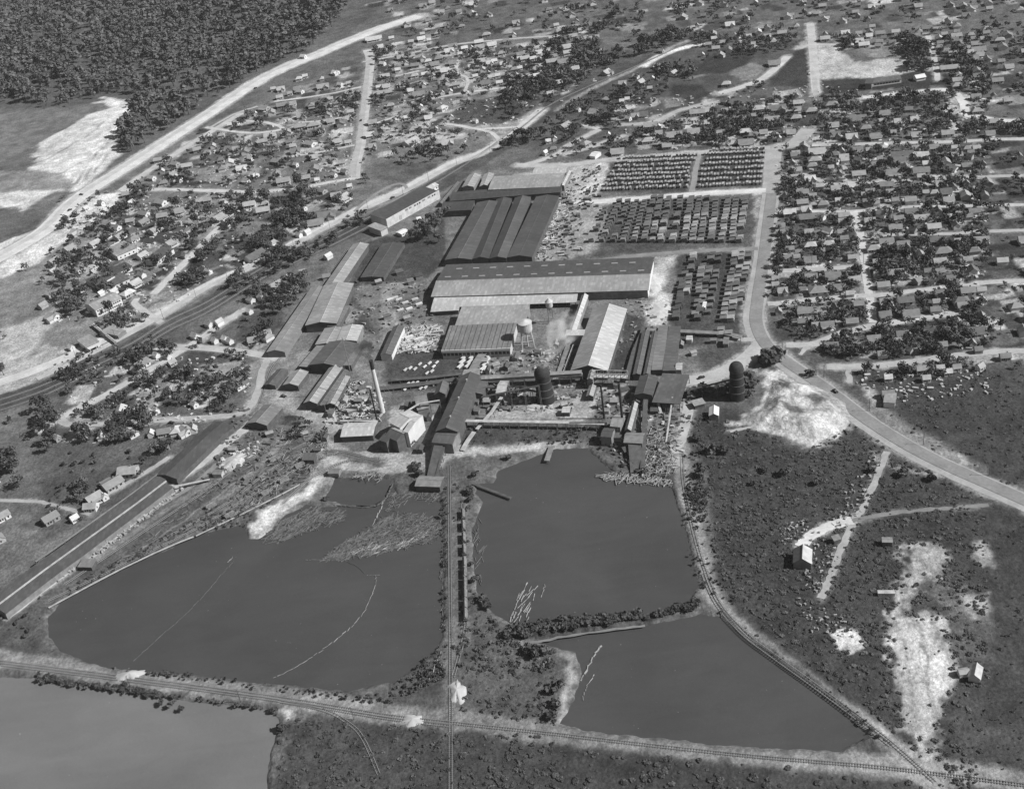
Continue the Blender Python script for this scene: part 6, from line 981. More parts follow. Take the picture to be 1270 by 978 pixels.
t, L, Wd = B('store', 'dark broad roofed store directly above the two-storey building', 'store', [(128, 359), (160, 345), (118, 352)], 4.5, .5, 'iron_dark', 'cream', 'shed'); wallwin(t, L, Wd, 5, 1.2)
t, L, Wd = B('filling_station', 'white-fronted filling station with canopy beside the pale street', 'filling station', [(107, 430), (122, 423), (99, 422)], 4.6, 1.2, 'iron', 'white', 'shed'); wallwin(t, L, Wd, 4, 1.1)
for x in (-.4, .1, .45): m_ = MB(); m_.box(L*x, -Wd/2-4, 0, .3, .3, 3.4); link('canopy_post', m_.mesh('canopy_post', M_('white')), t)
m_ = MB(); m_.box(0, -Wd/2-2.2, 3.4, L, 4.4, .3); link('canopy', m_.mesh('canopy', M_('cream')), t)
t, L, Wd = B('store', 'low grey-roofed store inside the tree triangle by the pale street', 'store', [(128, 412), (146, 416), (132, 404)], 3.6, 1.0, 'iron', 'brick', over=.3)
B('picket_fence_shed', 'long thin pale roof slanting down to the pale street', 'shed', [(113, 402), (141, 424), (115, 400)], 2.6, .4, 'iron_pale', 'wood', over=.1)
# ================================================================ trees and brush
def leafmat(key, v, rnd=.2):
    M = mat(key, v, .3, .35, .8, sc2=1.3, spec=.15, rnd=rnd); return M
LEAF = [leafmat('leaves_dark', .045), leafmat('leaves_mid', .07), leafmat('leaves_light', .12)]; PINE = leafmat('pine_needles', .09); SCRUB = [leafmat('scrub_dark', .05), leafmat('scrub_mid', .07), leafmat('scrub_light', .095)]; BARK = M_('bark')
def crown_arrays(seed, n, kind):
    """leaf clumps (quads) spread through an uneven crown; unit height 1, returns verts, faces"""
    R = np.random.RandomState(seed); nb = {'round': 9, 'pine': 7, 'bush': 5}[kind]; C = []; 
    for i in range(nb):
        if kind == 'round': a = R.rand()*6.28; r = R.rand()**.6*.34; C.append((r*math.cos(a), r*math.sin(a), .42+.40*R.rand(), .17+.12*R.rand()))
        elif kind == 'pine': z = .45+.5*i/nb; a = R.rand()*6.28; r = .16*(1.15-z)*R.rand()*2; C.append((r*math.cos(a), r*math.sin(a), z, .15*(1.35-z)+.05))
        else: a = R.rand()*6.28; r = R.rand()**.5*.4; C.append((r*math.cos(a), r*math.sin(a), .35+.2*R.rand(), .28+.1*R.rand()))
    C = np.array(C); k = R.randint(0, nb, n); d = R.randn(n, 3); d /= np.linalg.norm(d, axis=1)[:, None]; d[:, 2] = np.where(d[:, 2] < -.3, -d[:, 2]*.5, d[:, 2]); rad = C[k, 3]*(.72+.38*R.rand(n)); p = C[k, :3]+d*rad[:, None]
    nrm = d+R.randn(n, 3)*.45; nrm /= np.linalg.norm(nrm, axis=1)[:, None]; u = np.cross(nrm, R.randn(n, 3)); u /= np.linalg.norm(u, axis=1)[:, None]; w = np.cross(nrm, u); s = ({'round': .062, 'pine': .055, 'bush': .13}[kind]*(.6+.8*R.rand(n))*(140/n)**.3)[:, None]; s2 = s*(.5+.5*R.rand(n, 1))
    V = np.stack([p-u*s-w*s2, p+u*s*.8-w*s2*1.1, p+u*s+w*s2, p-u*s*.9+w*s2*.8], 1).reshape(-1, 3); F = np.arange(4*n).reshape(n, 4); return V.astype(np.float32), F
def trunk(kind, seed):
    R = random.Random(seed); m = MB(); lean = Vector((R.uniform(-.03, .03), R.uniform(-.03, .03), 0)); top = .85 if kind == 'pine' else .5
    m.tube((0, 0, -.02), Vector((0, 0, top*.5))+lean, .028, .02, 6); m.tube(Vector((0, 0, top*.5))+lean, Vector((0, 0, top))+lean*2, .02, .01, 5)
    for i in range(4): a = R.uniform(0, 6.28); z = top*R.uniform(.5, .9); m.tube(lean+Vector((0, 0, z)), lean+Vector((.2*math.cos(a), .2*math.sin(a), z+.16)), .011, .005, 4)
    return m.mesh('trunk', BARK)
TP = {}
for kind, n, cnt in (('round', 230, 7), ('pine', 150, 4), ('bush', 90, 4)):
    for i in range(cnt):
        V, F = crown_arrays(100+i, n, kind); mt = PINE if kind == 'pine' else (SCRUB if kind == 'bush' else LEAF)[(0, 0, 1, 1, 2, 0, 1)[i]]; TP[(kind, i)] = (npmesh('crown', V, F, mt), trunk(kind, i) if kind != 'bush' else None)
FARX = {}
for kind, n in (('round', 70), ('pine', 46), ('bush', 22)): FARX[kind] = [crown_arrays(300+i, n, kind) for i in range(6)]
TREES = []   # x, y, height, kind, spread
bpts = np.array([[h[0].x, h[0].y, h[2]*.5] for h in HOUSES])
big_foot = []
for o in list(bpy.data.objects):
    if o.parent is None and o.type == 'EMPTY' and o.name.split('.')[0] not in ('house', 'ground', 'railway_track', 'log_boom', 'log_car', 'lumber_stack'):
        pts = [o.matrix_basis @ Vector(c) for ch in o.children if ch.type == 'MESH' and ch.name.split('.')[0] in ('roof', 'wall', 'deck') for c in ch.bound_box]
        if pts: big_foot.append((min(p.x for p in pts), max(p.x for p in pts), min(p.y for p in pts), max(p.y for p in pts), o))
def blocked(x, y, r):
    if len(bpts) and (((bpts[:, 0]-x)**2+(bpts[:, 1]-y)**2) < (bpts[:, 2]+r)**2).any(): return True
    p = Vector((x, y, 0))
    return on_road(p, r*1.3)
def scatter(poly, n, hmin, hmax, seed, kind='round', clump=.45, block=True, sp=1.0):
    R = random.Random(seed); P = GL(poly); xs = [p.x for p in P]; ys = [p.y for p in P]; k = g = 0; cc = []
    while k < n and g < n*30:
        g += 1
        if cc and R.random() < clump: q = R.choice(cc); x, y = q[0]+R.gauss(0, 7), q[1]+R.gauss(0, 6)
        else: x, y = R.uniform(min(xs), max(xs)), R.uniform(min(ys), max(ys))
        if pdist(np.array([x]), np.array([y]), P)[0] > 0: continue
        h = lerp(hmin*.7, hmax*1.15, R.random()**1.4)
        if block and blocked(x, y, h*.22): continue
        cc.append((x, y)); TREES.append((x, y, h, kind, sp)); k += 1
def one(px, py, h, kind='round', sp=1.0): p = G(px, py); TREES.append((p.x, p.y, h, kind, sp))
# single big trees read off the photograph
for s in ("540,290,16 532,296,15 524,288,14 548,275,13 536,280,14 517,300,12 545,300,11 555,268,9 |380,245,17 372,232,15 388,250,14 376,262,12 366,250,11 360,270,12 |455,227,8 452,222,7 |183,446,14 172,455,12 163,449,11 190,437,12 178,438,11 156,452,8 |205,436,12 214,438,11 209,445,8 |175,464,10 180,470,9 170,470,8 |150,404,10 155,410,9 143,398,9 160,402,10 165,396,9 170,404,8 182,398,8 135,402,9 142,408,9 152,390,9 160,385,8 |86,378,13 95,385,14 100,372,13 78,372,12 90,392,12 106,380,11 75,350,12 70,375,10 110,365,9 98,360,11 |55,510,14 62,520,15 70,530,14 55,540,14 65,550,13 60,560,10 52,528,12 75,520,9 |106,543,13 98,540,12 112,546,11 102,550,9 |150,534,14 143,540,13 158,545,12 146,548,10 140,550,9 152,525,11 |178,520,14 185,530,13 172,528,12 176,536,10 163,518,10 190,524,9 |122,516,10 130,519,9 118,514,7 |195,560,9 205,562,9 212,556,9 200,555,7 190,564,7 |104,603,8 98,607,7 107,611,9 96,620,8 103,622,7 90,622,7 72,636,6 |165,545,8 195,492,8 210,495,10 222,500,10 240,500,10 260,498,9 228,486,8 250,490,8 270,505,8 |180,575,7 165,585,6 175,592,6 |300,348,13 292,356,12 310,352,12 295,364,10 322,362,13 330,368,12 318,372,12 338,374,13 345,380,12 350,372,12 330,380,10 340,390,11 350,388,10 325,350,9 |372,360,14 362,356,13 378,352,13 368,370,12 360,368,12 355,380,10 380,362,10 365,378,9 |330,412,10 322,416,10 316,420,8 326,424,9 320,430,7 335,408,8 |290,442,7 297,446,7 305,445,7 283,441,7 |262,455,7 268,460,6 258,463,6 |262,478,8 268,482,8 280,490,10 290,488,10 298,484,9 285,498,8 302,476,12 275,500,8 |350,322,13 343,328,12 358,320,12 365,330,12 372,322,11 340,340,11 348,338,10 |250,430,9 270,412,7 340,300,12 325,310,11 305,300,10 312,308,10 |330,250,8 118,328,10 125,334,9 112,322,9 100,320,8 132,298,10 140,292,9 124,292,9 |90,303,9 100,306,8 |112,292,10 120,285,9 |165,240,12 172,246,13 180,243,12 188,240,10 176,252,11 168,250,11 |"
          "400,545,7 405,540,7 395,548,6 375,525,6 383,530,7 368,535,7 372,542,7 360,545,6 |505,545,4 515,552,4 |").split('|'):
    for e in s.split(): a, b, h = map(float, e.split(',')); one(a, b, h)
for e in "956,465,8 963,468,9 951,460,7 970,462,8 955,452,9 945,455,8 948,447,9 960,445,9 940,460,8 975,455,6 985,470,7 980,480,8 975,490,8 968,478,6 990,485,6 895,488,7 880,487,7 870,488,7 905,484,8 860,490,6 930,480,7 928,472,7 928,490,6 1005,465,5 958,500,5".split(): a, b, h = map(float, e.split(',')); one(a, b, h, 'bush', 1.3)
for e in "975,588,6 948,585,4 935,600,4 1015,600,5 900,560,6 880,560,6 870,590,6 865,545,5 1120,590,5 1155,595,5 1080,585,4 630,570,4 583,612,5 585,620,4 590,590,4 545,735,4 543,740,4 548,640,3 585,700,3 600,745,5 606,752,5 612,757,4 590,720,4 630,790,5 640,782,5 652,790,5 660,810,6 665,812,6 672,812,6 655,805,4 685,860,5 688,875,5 684,890,5 692,850,5 177,866,5 183,870,4 190,868,4 200,873,3 212,876,3 350,905,4 225,880,3 155,850,3 240,833,3 882,783,7 405,620,3 520,590,5 518,582,5 514,578,4".split(): a, b, h = map(float, e.split(',')); one(a, b, h, 'bush', 1.1)
# housing blocks
scatter("60,250 150,240 330,335 195,388 100,420 60,330", 140, 5, 10, 1, clump=.3); scatter("160,235 250,165 440,100 440,225 380,232", 230, 4, 9, 2, clump=.25); scatter("150,245 440,240 440,262 330,325 250,330", 170, 5, 11, 3, clump=.3)
scatter("460,60 560,60 640,60 720,50 740,100 690,130 640,165 540,210 460,200", 330, 5, 10, 4, clump=.3); scatter("620,110 700,85 760,60 790,62 720,110 660,135 630,130", 190, 7, 12, 5, clump=.35)
scatter("780,50 845,42 860,48 790,72", 50, 8, 13, 6); scatter("690,140 800,95 850,75 870,100 820,125 770,160 700,165", 170, 6, 10, 7, clump=.35); scatter("560,915 1400,990 1400,1080 560,1000", 400, .4, 1.2, 63, 'bush', .2, True, 2.2); scatter("640,165 700,150 740,185 700,202 620,185", 60, 6, 11, 8)
scatter("755,170 985,120 1000,175 870,183 760,190", 260, 5, 9.5, 9, clump=.3); scatter("860,45 1000,45 985,60 880,80", 110, 5, 9, 10); scatter("1010,118 1190,118 1220,150 1225,172 1010,176", 320, 5, 9, 11, clump=.2)
scatter("1020,44 1225,40 1225,60 1020,56", 50, 5, 9, 61); scatter("1110,55 1225,42 1225,150 1200,120 1160,100 1115,80", 230, 5, 10, 12, clump=.35); scatter("560,915 1400,990 1400,1080 560,1000", 400, .4, 1.2, 63, 'bush', .2, True, 2.2); scatter("962,185 1225,180 1225,255 960,262", 420, 4, 8.5, 13, clump=.15); scatter("955,265 1225,258 1225,350 950,372", 420, 4, 8.5, 14, clump=.15)
scatter("952,380 1225,355 1225,440 1060,450 990,425", 290, 4, 8.5, 15, clump=.15); scatter("1075,300 1180,300 1180,355 1075,350", 80, 5, 9, 16, clump=.15); scatter("240,455 320,452 300,510 200,520 100,520 160,480", 70, 5, 9, 17); scatter("90,440 150,440 200,470 120,520 60,510", 40, 5, 9, 18)
scatter("340,270 400,262 440,262 350,320 300,340", 60, 7, 12, 19); scatter("420,270 440,262 460,275 420,300 380,330 350,330", 30, 6, 10, 20); scatter("1040,455 1225,445 1225,470 1060,475", 45, 4, 8, 21)
scatter("440,120 460,120 450,222 440,222", 20, 6, 9, 22); scatter("890,130 960,80 1000,110 985,120 900,135", 20, 5, 8, 23); scatter("1045,52 1060,52 1060,62 1045,62", 14, 8, 11, 24, block=False); scatter("1120,60 1165,60 1160,95 1120,95", 50, 8, 13, 25); scatter("30,70 200,60 200,120 160,130 30,130", 10, 7, 10, 26)
# pine forest upper left
scatter("-120,-60 470,-60 420,35 385,62 330,85 240,140 205,165 175,170 158,188 150,172 165,150 160,118 130,118 46,128 -80,140", 3700, 12, 20, 30, 'pine', .0, False, 1.35); scatter("150,150 200,150 195,175 165,196 150,195", 40, 9, 16, 31, 'pine', .4, False)
scatter("46,125 130,120 110,132 60,138", 25, 8, 13, 32, 'pine'); scatter("470,-60 1350,-60 1350,48 900,44 760,42 640,44 500,48", 900, 5, 10, 33, clump=.35); scatter("560,915 1400,990 1400,1080 560,1000", 400, .4, 1.2, 63, 'bush', .2, True, 2.2); scatter("1222,40 1380,40 1380,470 1222,470", 750, 4, 8, 34, clump=.6); scatter("-80,420 30,410 30,700 -80,720", 60, 6, 12, 35); scatter("560,915 1400,990 1400,1080 560,1000", 400, .4, 1.2, 63, 'bush', .2, True, 2.2); scatter("-100,240 40,220 40,400 -100,420", 20, 6, 11, 36)
scatter("620,60 700,55 745,48 745,85 690,105 630,110", 90, 8, 13, 37, clump=.6); scatter("640,778 700,768 760,764 830,757 862,747 862,756 800,768 720,778 660,788", 190, 1.6, 3.6, 38, 'bush', .3, False, 1.2)
scatter("46,330 130,250 200,250 200,330 150,380 60,420", 60, 5, 10, 62, clump=.2)
# brush over the rough ground
scatter("850,505 930,530 1000,560 1060,510 1100,560 1225,620 1225,900 1200,1000 1100,900 1010,830 900,740 872,640", 3400, .35, 1.0, 40, 'bush', .2, True, 2.4)
scatter("1090,470 1400,460 1400,640 1225,600 1150,560 1100,510", 700, .3, .9, 41, 'bush', .15, True, 2.4); scatter("60,742 150,692 250,640 310,600 380,560 400,570 310,650 200,680 80,742", 520, .4, 1.2, 42, 'bush', .3, True, 1.5); scatter("46,835 200,858 345,880 345,895 250,874 120,855 46,845", 300, .7, 1.9, 43, 'bush', .5, False, 1.3)
scatter("100,820 250,836 345,850 480,862 545,800 552,840 480,875 340,858 160,834", 320, .7, 1.8, 44, 'bush'); scatter("560,600 582,600 584,700 610,770 650,790 690,820 690,900 565,885 572,780", 300, .4, 1.1, 45, 'bush', .3, True, 2.0); scatter("550,600 556,600 554,840 549,800", 100, .6, 1.5, 46, 'bush')
scatter("345,890 560,905 700,915 700,985 340,985", 500, .35, 1.0, 47, 'bush', .2, True, 2.2); scatter("565,530 740,530 760,560 690,550 570,556", 90, .8, 2, 48, 'bush'); scatter("790,530 830,530 836,600 760,590", 90, .8, 2.2, 49, 'bush'); scatter("845,560 870,560 885,690 930,780 1060,880 1110,920 1090,925 1000,860 900,780 855,690", 380, .7, 1.8, 50, 'bush')
scatter("60,560 200,560 150,620 60,670", 50, 1, 3, 51, 'bush', .4); scatter("300,385 345,385 330,425 290,420", 20, 1, 2.5, 52, 'bush'); scatter("46,500 120,445 230,395 240,400 130,460 60,520", 60, 1, 2.6, 53, 'bush'); scatter("560,800 600,760 690,800 690,835 570,830", 110, .5, 1.6, 54, 'bush', .5, True, 1.8); scatter("-80,730 46,720 60,750 50,810 -80,800", 60, 1, 3, 55, 'bush'); scatter("1225,600 1400,620 1400,1060 1100,1060 1200,900", 500, .4, 1.1, 56, 'bush')
def in_water(x, y):
    for P in PD.values():
        if min(p.x for p in P)-1 < x < max(p.x for p in P)+1 and min(p.y for p in P)-1 < y < max(p.y for p in P)+1 and pdist(np.array([x]), np.array([y]), P)[0] < -.5: return True
    return False
TREES = [t for t in TREES if not in_water(t[0], t[1]) or t[2] < 3.2 and t[3] == 'bush' and 840 < PX(t[0], t[1])[1] < 885 and PX(t[0], t[1])[0] < 230]
BARE = [GL(e[4]) for e in PAINT if e[0] == 'p' and e[1] >= .38]
def on_bare(x, y):
    for P in BARE:
        if min(p.x for p in P) < x < max(p.x for p in P) and min(p.y for p in P) < y < max(p.y for p in P) and pdist(np.array([x]), np.array([y]), P)[0] < -1: return True
    return False
_r = random.Random(8); TREES = [t for t in TREES if not in_field(t[0], t[1])]; TREES = [t for t in TREES if t[3] != 'bush' or _r.random() < .06 or not on_bare(t[0], t[1])]
def vis(t): px, py = PX(t[0], t[1]); return -5 < px < 1275 and -10 < py < 985
NAMES = {'round': ('broadleaf_tree', 'tree'), 'pine': ('pine_tree', 'pine tree'), 'bush': ('bush', 'bush')}
R = random.Random(44)
for kind in ('round', 'pine', 'bush'):
    T = [t for t in TREES if t[3] == kind]; T.sort(key=lambda t: (not vis(t), -t[2]*(1/mpp(*PX(t[0], t[1]))) if vis(t) else 0)); near, rest = T[:298], T[298:]
    nm, cat = NAMES[kind]; cells = defaultdict(list)
    for t in near:
        px, py = PX(t[0], t[1]); cells[anchor(px, py) if kind == 'round' else 'p%d' % int((py-60)/12) if kind == 'pine' else 'b%d' % int(py/18)].append((px, py, t))
    for a, L_ in cells.items():
        L_.sort(key=lambda q: (q[0]))
        for i, (px, py, t) in enumerate(L_):
            x, y, h, k, sp = t; v = R.randrange({'round': 7, 'pine': 4, 'bush': 4}[kind]); cr, tr = TP[(kind, v)]
            sz = ('low', 'small', 'mid-sized', 'tall')[min(3, int((h-4)/3)) if h > 4 else 0] if kind != 'bush' else ('tiny', 'low', 'full', 'big')[min(3, int(h/.9))]
            if kind == 'round': lab = "%s %s tree, %s from left, %s" % (sz, ('dark', 'dark', 'mid-grey', 'mid-grey', 'lighter', 'dark', 'mid-grey')[v], ordn(i), a)
            elif kind == 'pine':
                b = int((py-60)/12); lab = "tall pine, %s from left in %s forest band from the top" % (ordn(i), ordn(max(0, b+8)))
            else: b = int(py/18); lab = "%s bush, %s from left, %s strip of rough ground from top" % (sz, ordn(i), ordn(b))
            rt_ = thing(nm, lab, cat, (x, y, 0), R.uniform(0, 6.28), {'round': 'trees '+a, 'pine': 'pines of the forest', 'bush': 'bushes on the rough ground'}[kind]); rt_.scale = (h*sp, h*sp, h)
            link('crown' if kind != 'bush' else 'foliage', cr, rt_)
            if tr: link('trunk', tr, rt_)
    if rest:
        for gi, mt in enumerate([PINE] if kind == 'pine' else SCRUB if kind == 'bush' else LEAF[:3]):
            VV = []; FF = []; off = 0
            for j, (x, y, h, k, sp) in enumerate(rest):
                if kind != 'pine' and (0, 1, 0, 1, 2, 0)[j % 6] != gi: continue
                V, F = FARX[kind][R.randrange(6)]; a = R.uniform(0, 6.28); c, s = math.cos(a)*h*sp, math.sin(a)*h*sp; VV.append(np.stack([x+V[:, 0]*c-V[:, 1]*s, y+V[:, 0]*s+V[:, 1]*c, V[:, 2]*h], 1)); FF.append(F+off); off += len(V)
            if not VV: continue
            name = {'round': 'distant_trees', 'pine': 'pine_forest', 'bush': 'undergrowth'}[kind]; me = npmesh(name, np.concatenate(VV), np.concatenate(FF), mt)
            props(link(name, me), {'round': ('dark crowded trees', 'mid grey crowded trees', 'lighter crowded trees')[gi]+' filling the farther housing blocks', 'pine': 'dense pine forest filling the upper left corner', 'bush': ('dark low brush', 'grey low brush', 'pale low brush')[gi]+' over the rough ground round the ponds'}[kind], {'round': 'trees', 'pine': 'forest', 'bush': 'brush'}[kind], None, 'stuff')
# ================================================================ vehicles, poles, small sheds, smoke, haze
def car_proto(body, van=False):
    parts = []; L, Wd = (4.6, 1.75); m = MB()
    sec = [(-L/2, .35), (-L/2, .95), (-L*.18, 1.05), (-L*.12, 1.1), (L*.42, 1.1), (L/2, .95), (L/2, .35)]
    m.poly([(x, -Wd/2, z) for x, z in sec]+[(x, Wd/2, z) for x, z in sec], [(i, (i+1) % 7, 7+(i+1) % 7, 7+i) for i in range(7)]+[tuple(range(6, -1, -1)), tuple(range(7, 14))]); parts.append(('body', m, mat('car_'+body, {'black': .03, 'grey': .2, 'pale': .5}[body], .05, .3, .3, spec=.5)))
    sec = [(-L*.16, 1.08), (-L*.06, 1.62), (L*.3, 1.62), (L*.44, 1.08)]; m = MB(); w = Wd/2-.12; m.poly([(x, -w, z) for x, z in sec]+[(x, w, z) for x, z in sec], [(i, (i+1) % 4, 4+(i+1) % 4, 4+i) for i in range(4)]+[(3, 2, 1, 0), (4, 5, 6, 7)]); parts.append(('cabin', m, parts[0][2]))
    m = MB()
    for s in (-1, 1): m.box(L*.12, s*(w+.01), 1.18, L*.36, .03, .32)
    parts.append(('side_window', m, M_('glass')))
    for x in (-L*.32, L*.32):
        for s in (-1, 1): m = MB(); m.tube((x, s*Wd*.36, .34), (x, s*Wd*.52, .34), .34, n=10); parts.append(('wheel', m, M_('steel_black')))
    for s in (-1, 1):
        m = MB(); m.tube((x-0, s*(Wd*.44), .35), (x-.9, s*(Wd*.44), .75), .12, n=5); parts.append(('fender', m, parts[0][2]))
        m = MB(); m.tube((-L/2-.05, s*.6, .8), (-L/2+.12, s*.6, .8), .13, n=6); parts.append(('headlight', m, M_('cream')))
    return [(n, q.mesh(n, mt)) for n, q, mt in parts]
CARP = {b: car_proto(b) for b in ('black', 'grey', 'pale')}
for px, py, qx, qy, b, lab in ((317, 110, 330, 103, 'black', 'black car driving up the pale highway beside the pine forest'), (328, 327, 340, 321, 'black', 'black car parked at the lower kerb of the pale street'), (487, 246, 498, 241, 'black', 'black car on the pale street above the long white store'), (1036, 486, 1046, 494, 'black', 'black car alone on the curved road beside the sand waste mound'),
    (101, 242, 108, 242, 'black', 'black car on the sandy lot by the highway fork'), (122, 241, 128, 241, 'black', 'second black car on the sandy lot, nearer the highway'), (133, 239, 140, 238, 'grey', 'grey car at the edge of the sandy lot'), (87, 261, 94, 258, 'black', 'black car parked below the sandy lot beside white sheds'), (93, 263, 100, 260, 'grey', 'grey car parked beside the black one below the sandy lot'),
    (118, 432, 125, 429, 'black', 'black car standing at the filling station canopy'), (105, 434, 112, 431, 'grey', 'grey car standing by the filling station'), (213, 525, 222, 525, 'black', 'black car in the lane above the loading sheds'), (118, 525, 127, 524, 'grey', 'grey car on the bend of the lane left of the loading sheds'), (240, 322, 246, 318, 'grey', 'grey car on the side lane near the white stores'),
    (1004, 92, 1006, 84, 'pale', 'pale car on the dirt crossing top right'), (448, 150, 450, 140, 'black', 'black car on the middle of the avenue'), (700, 188, 712, 178, 'black', 'black car on the forked town road'), (870, 469, 880, 466, 'black', 'black car on the mill road near the dark flat roof'), (352, 492, 360, 494, 'black', 'black truck cab parked on the pale log yard ground'), (505, 395, 512, 392, 'grey', 'grey car on the open yard beside the white timber yard')):
    a, q = G(px, py), G(qx, qy); t = thing('parked_car' if 'park' in lab or 'stand' in lab else 'car', lab, 'car', (a.x, a.y, .25), math.atan2(q.y-a.y, q.x-a.x)+math.pi)
    for n, me in CARP[b]: link(n, me, t)
pole = MB(); pole.tube((0, 0, 0), (0, 0, 9.5), .17, .11, 6); polem = pole.mesh('shaft', BARK); arm = MB(); arm.box(0, 0, 8.8, 2.4, .14, .14); armm = arm.mesh('crossarm', BARK)
def poles(pts, step, side, group, where):
    P = smooth_line(GL(pts), 8); d = 0; k = 0
    for a, b in zip(P[:-1], P[1:]):
        d += (b-a).length
        if d > step:
            d = 0; t = (b-a).normalized(); q = a+Vector((-t.y, t.x, 0))*side; x, y = PX(q.x, q.y)
            if not (0 < x < 1270 and 0 < y < 978): continue
            o = thing('utility_pole', 'thin dark utility pole, %s from left, %s' % (ordn(k), where), 'utility pole', (q.x, q.y, 0), math.atan2(t.y, t.x)+math.pi/2, group); link('shaft', polem, o); link('crossarm', armm, o); k += 1
poles("46,458 120,425 195,392 250,358 330,320 440,262 500,235 560,203 600,188 640,163", 34, -9, 'utility poles along the pale street', 'lower kerb of the pale street')
poles("935,400 948,428 975,450 1020,482 1070,520 1120,552 1170,578 1226,603", 45, 9, 'utility poles along the curved road', 'upper side of the curved road')
poles("950,338 1000,334 1072,330 1226,318", 38, 5, 'utility poles in the fourth street', 'fourth right-hand street'); poles("60,835 165,850 345,873 480,895", 60, -2, 'utility poles by the bottom railway', 'bottom railway bank')
# small sheds and outbuildings round the mill
SH_ = [(505, 396, 5, .5), (430, 480, 6, .2), (420, 488, 5, .5), (445, 500, 5, .4), (438, 512, 7, .6), (412, 515, 6, .3), (508, 545, 5, .5), (560, 555, 4, .3), (600, 540, 0, 0), (385, 572, 8, .35), (416, 588, 7, .4), (378, 540, 5, .5), (600, 450, 6, .5), (616, 455, 5, .5), (628, 458, 5, .3), (640, 445, 7, .3), (590, 500, 6, .3), (604, 500, 5, .5), (762, 500, 5, .5), (745, 505, 4, .3), (800, 505, 5, .5), (826, 505, 4, .6), (858, 493, 7, .3), (862, 488, 6, .2), (700, 505, 4, .5), (710, 425, 5, .4), (690, 430, 6, .5), (668, 440, 5, .3), (720, 455, 4, .5), (130, 672, 6, .4), (272, 590, 6, .4), (290, 560, 5, .6), (335, 540, 5, .5), (110, 703, 9, .4), (55, 700, 6, .3), (845, 430, 5, .4), (860, 440, 4, .5), (885, 425, 4, .4), (480, 395, 5, .3), (520, 345, 6, .2), (510, 352, 5, .4), (540, 375, 4, .4), (470, 352, 5, .5), (496, 340, 6, .3), (880, 560, 4, .5), (1037, 672, 4, .4), (1100, 675, 5, .5), (520, 500, 5, .4), (512, 520, 4, .5), (548, 565, 4, .3), (585, 505, 6, .2), (592, 512, 5, .3), (600, 520, 5, .4), (580, 512, 5, .1), (570, 498, 5, .5), (506, 505, 5, .2), (526, 512, 6, .2), (534, 520, 5, .1), (500, 548, 5, .2), (522, 560, 5, .2), (780, 520, 6, .2), (788, 515, 6, .1), (765, 545, 6, .3), (780, 560, 7, .1), (790, 500, 7, .1), (752, 512, 4, .5), (775, 488, 6, .2), (765, 480, 5, .3), (800, 520, 5, .2), (812, 512, 5, .2), (830, 508, 5, .3), (460, 500, 4, .2), (450, 485, 5, .3), (418, 505, 5, .5), (428, 498, 6, .6), (440, 530, 5, .2), (404, 545, 5, .2), (395, 560, 5, .3), (590, 462, 6, .3), (606, 462, 5, .2), (640, 490, 5, .2), (630, 500, 5, .4), (650, 485, 4, .2)]
R = random.Random(17); shl = defaultdict(list)
MILLA = [(430, 500, 'in the scrap yard left of the tall chimney'), (400, 575, 'on the sandy bank behind the log pond'), (610, 460, 'under the covered trestle'), (760, 502, 'around the slim east chimneys'), (690, 440, 'between water tower and bright-sided shed'), (860, 490, 'beside the mill road end'), (500, 350, 'on the dark yard left of the huge shed'), (290, 570, 'beside the log yard tracks'), (90, 690, 'beside the long loading sheds'), (860, 430, 'by the raised yard walk'), (1060, 670, 'in the dark scrub at right'), (520, 520, 'between chimney and sawmill')]
for x, y, L, tn in SH_:
    if L: shl[min(MILLA, key=lambda a: (a[0]-x)**2+(a[1]-y)**2)[2]].append((x, y, L, tn))
for wh, L_ in shl.items():
    L_.sort()
    for i, (x, y, l, tn) in enumerate(L_):
        c = G(x, y); rz = AZ+R.choice((0, math.pi/2, .5)); k = min(4, max(0, int(tn*8)-1)); B('small_shed', 'little %s-roofed shed, %s from left %s' % (('dark', 'dull', 'grey', 'light', 'pale')[k], ordn(i), wh), 'shed', None, R.uniform(2.4, 3.6), R.uniform(.5, 1.3), ('tar', 'iron_dark', 'iron_grey', 'iron', 'iron_pale')[k], R.choice(('wood', 'wood_dark', 'wood_pale')), R.choice(('gable', 'shed')), over=.3, group='little sheds '+wh, dims=(Vector((c.x, c.y, 0)), facing(rz), l, l*R.uniform(.55, .8)))
# clutter lying about: boards, drums, offcuts
def clutter(poly, n, seed, tone, label, name='clutter', smax=2.2):
    R = random.Random(seed); P = GL(poly); xs = [p.x for p in P]; ys = [p.y for p in P]; m_ = MB(); k = g = 0
    while k < n and g < n*20:
        g += 1; x = R.uniform(min(xs), max(xs)); y = R.uniform(min(ys), max(ys))
        if pdist(np.array([x]), np.array([y]), P)[0] > 0: continue
        k += 1; m_.box(x, y, 0, R.uniform(.5, smax)*R.choice((1, 1, 2)), R.uniform(.4, smax), R.uniform(.25, 1.5), R.uniform(0, 3.14))
    props(link(name, m_.mesh(name, mat('clutter_%02d' % round(tone*100), tone, .35, .4))), label, 'clutter', None, 'stuff')
clutter("400,480 445,470 480,500 470,530 400,525", 170, 1, .38, 'bright offcuts and crates strewn left of the tall chimney'); clutter("400,480 445,470 480,500 470,530 400,525", 120, 2, .08, 'dark machinery scraps strewn left of the tall chimney')
clutter("440,355 530,350 540,400 500,400 450,440 430,420", 70, 3, .22, 'scattered pale boards on the dark yard left of the huge shed'); clutter("440,345 545,345 540,430 450,440 420,400", 120, 4, .06, 'scattered dark timbers on the yard left of the huge shed')
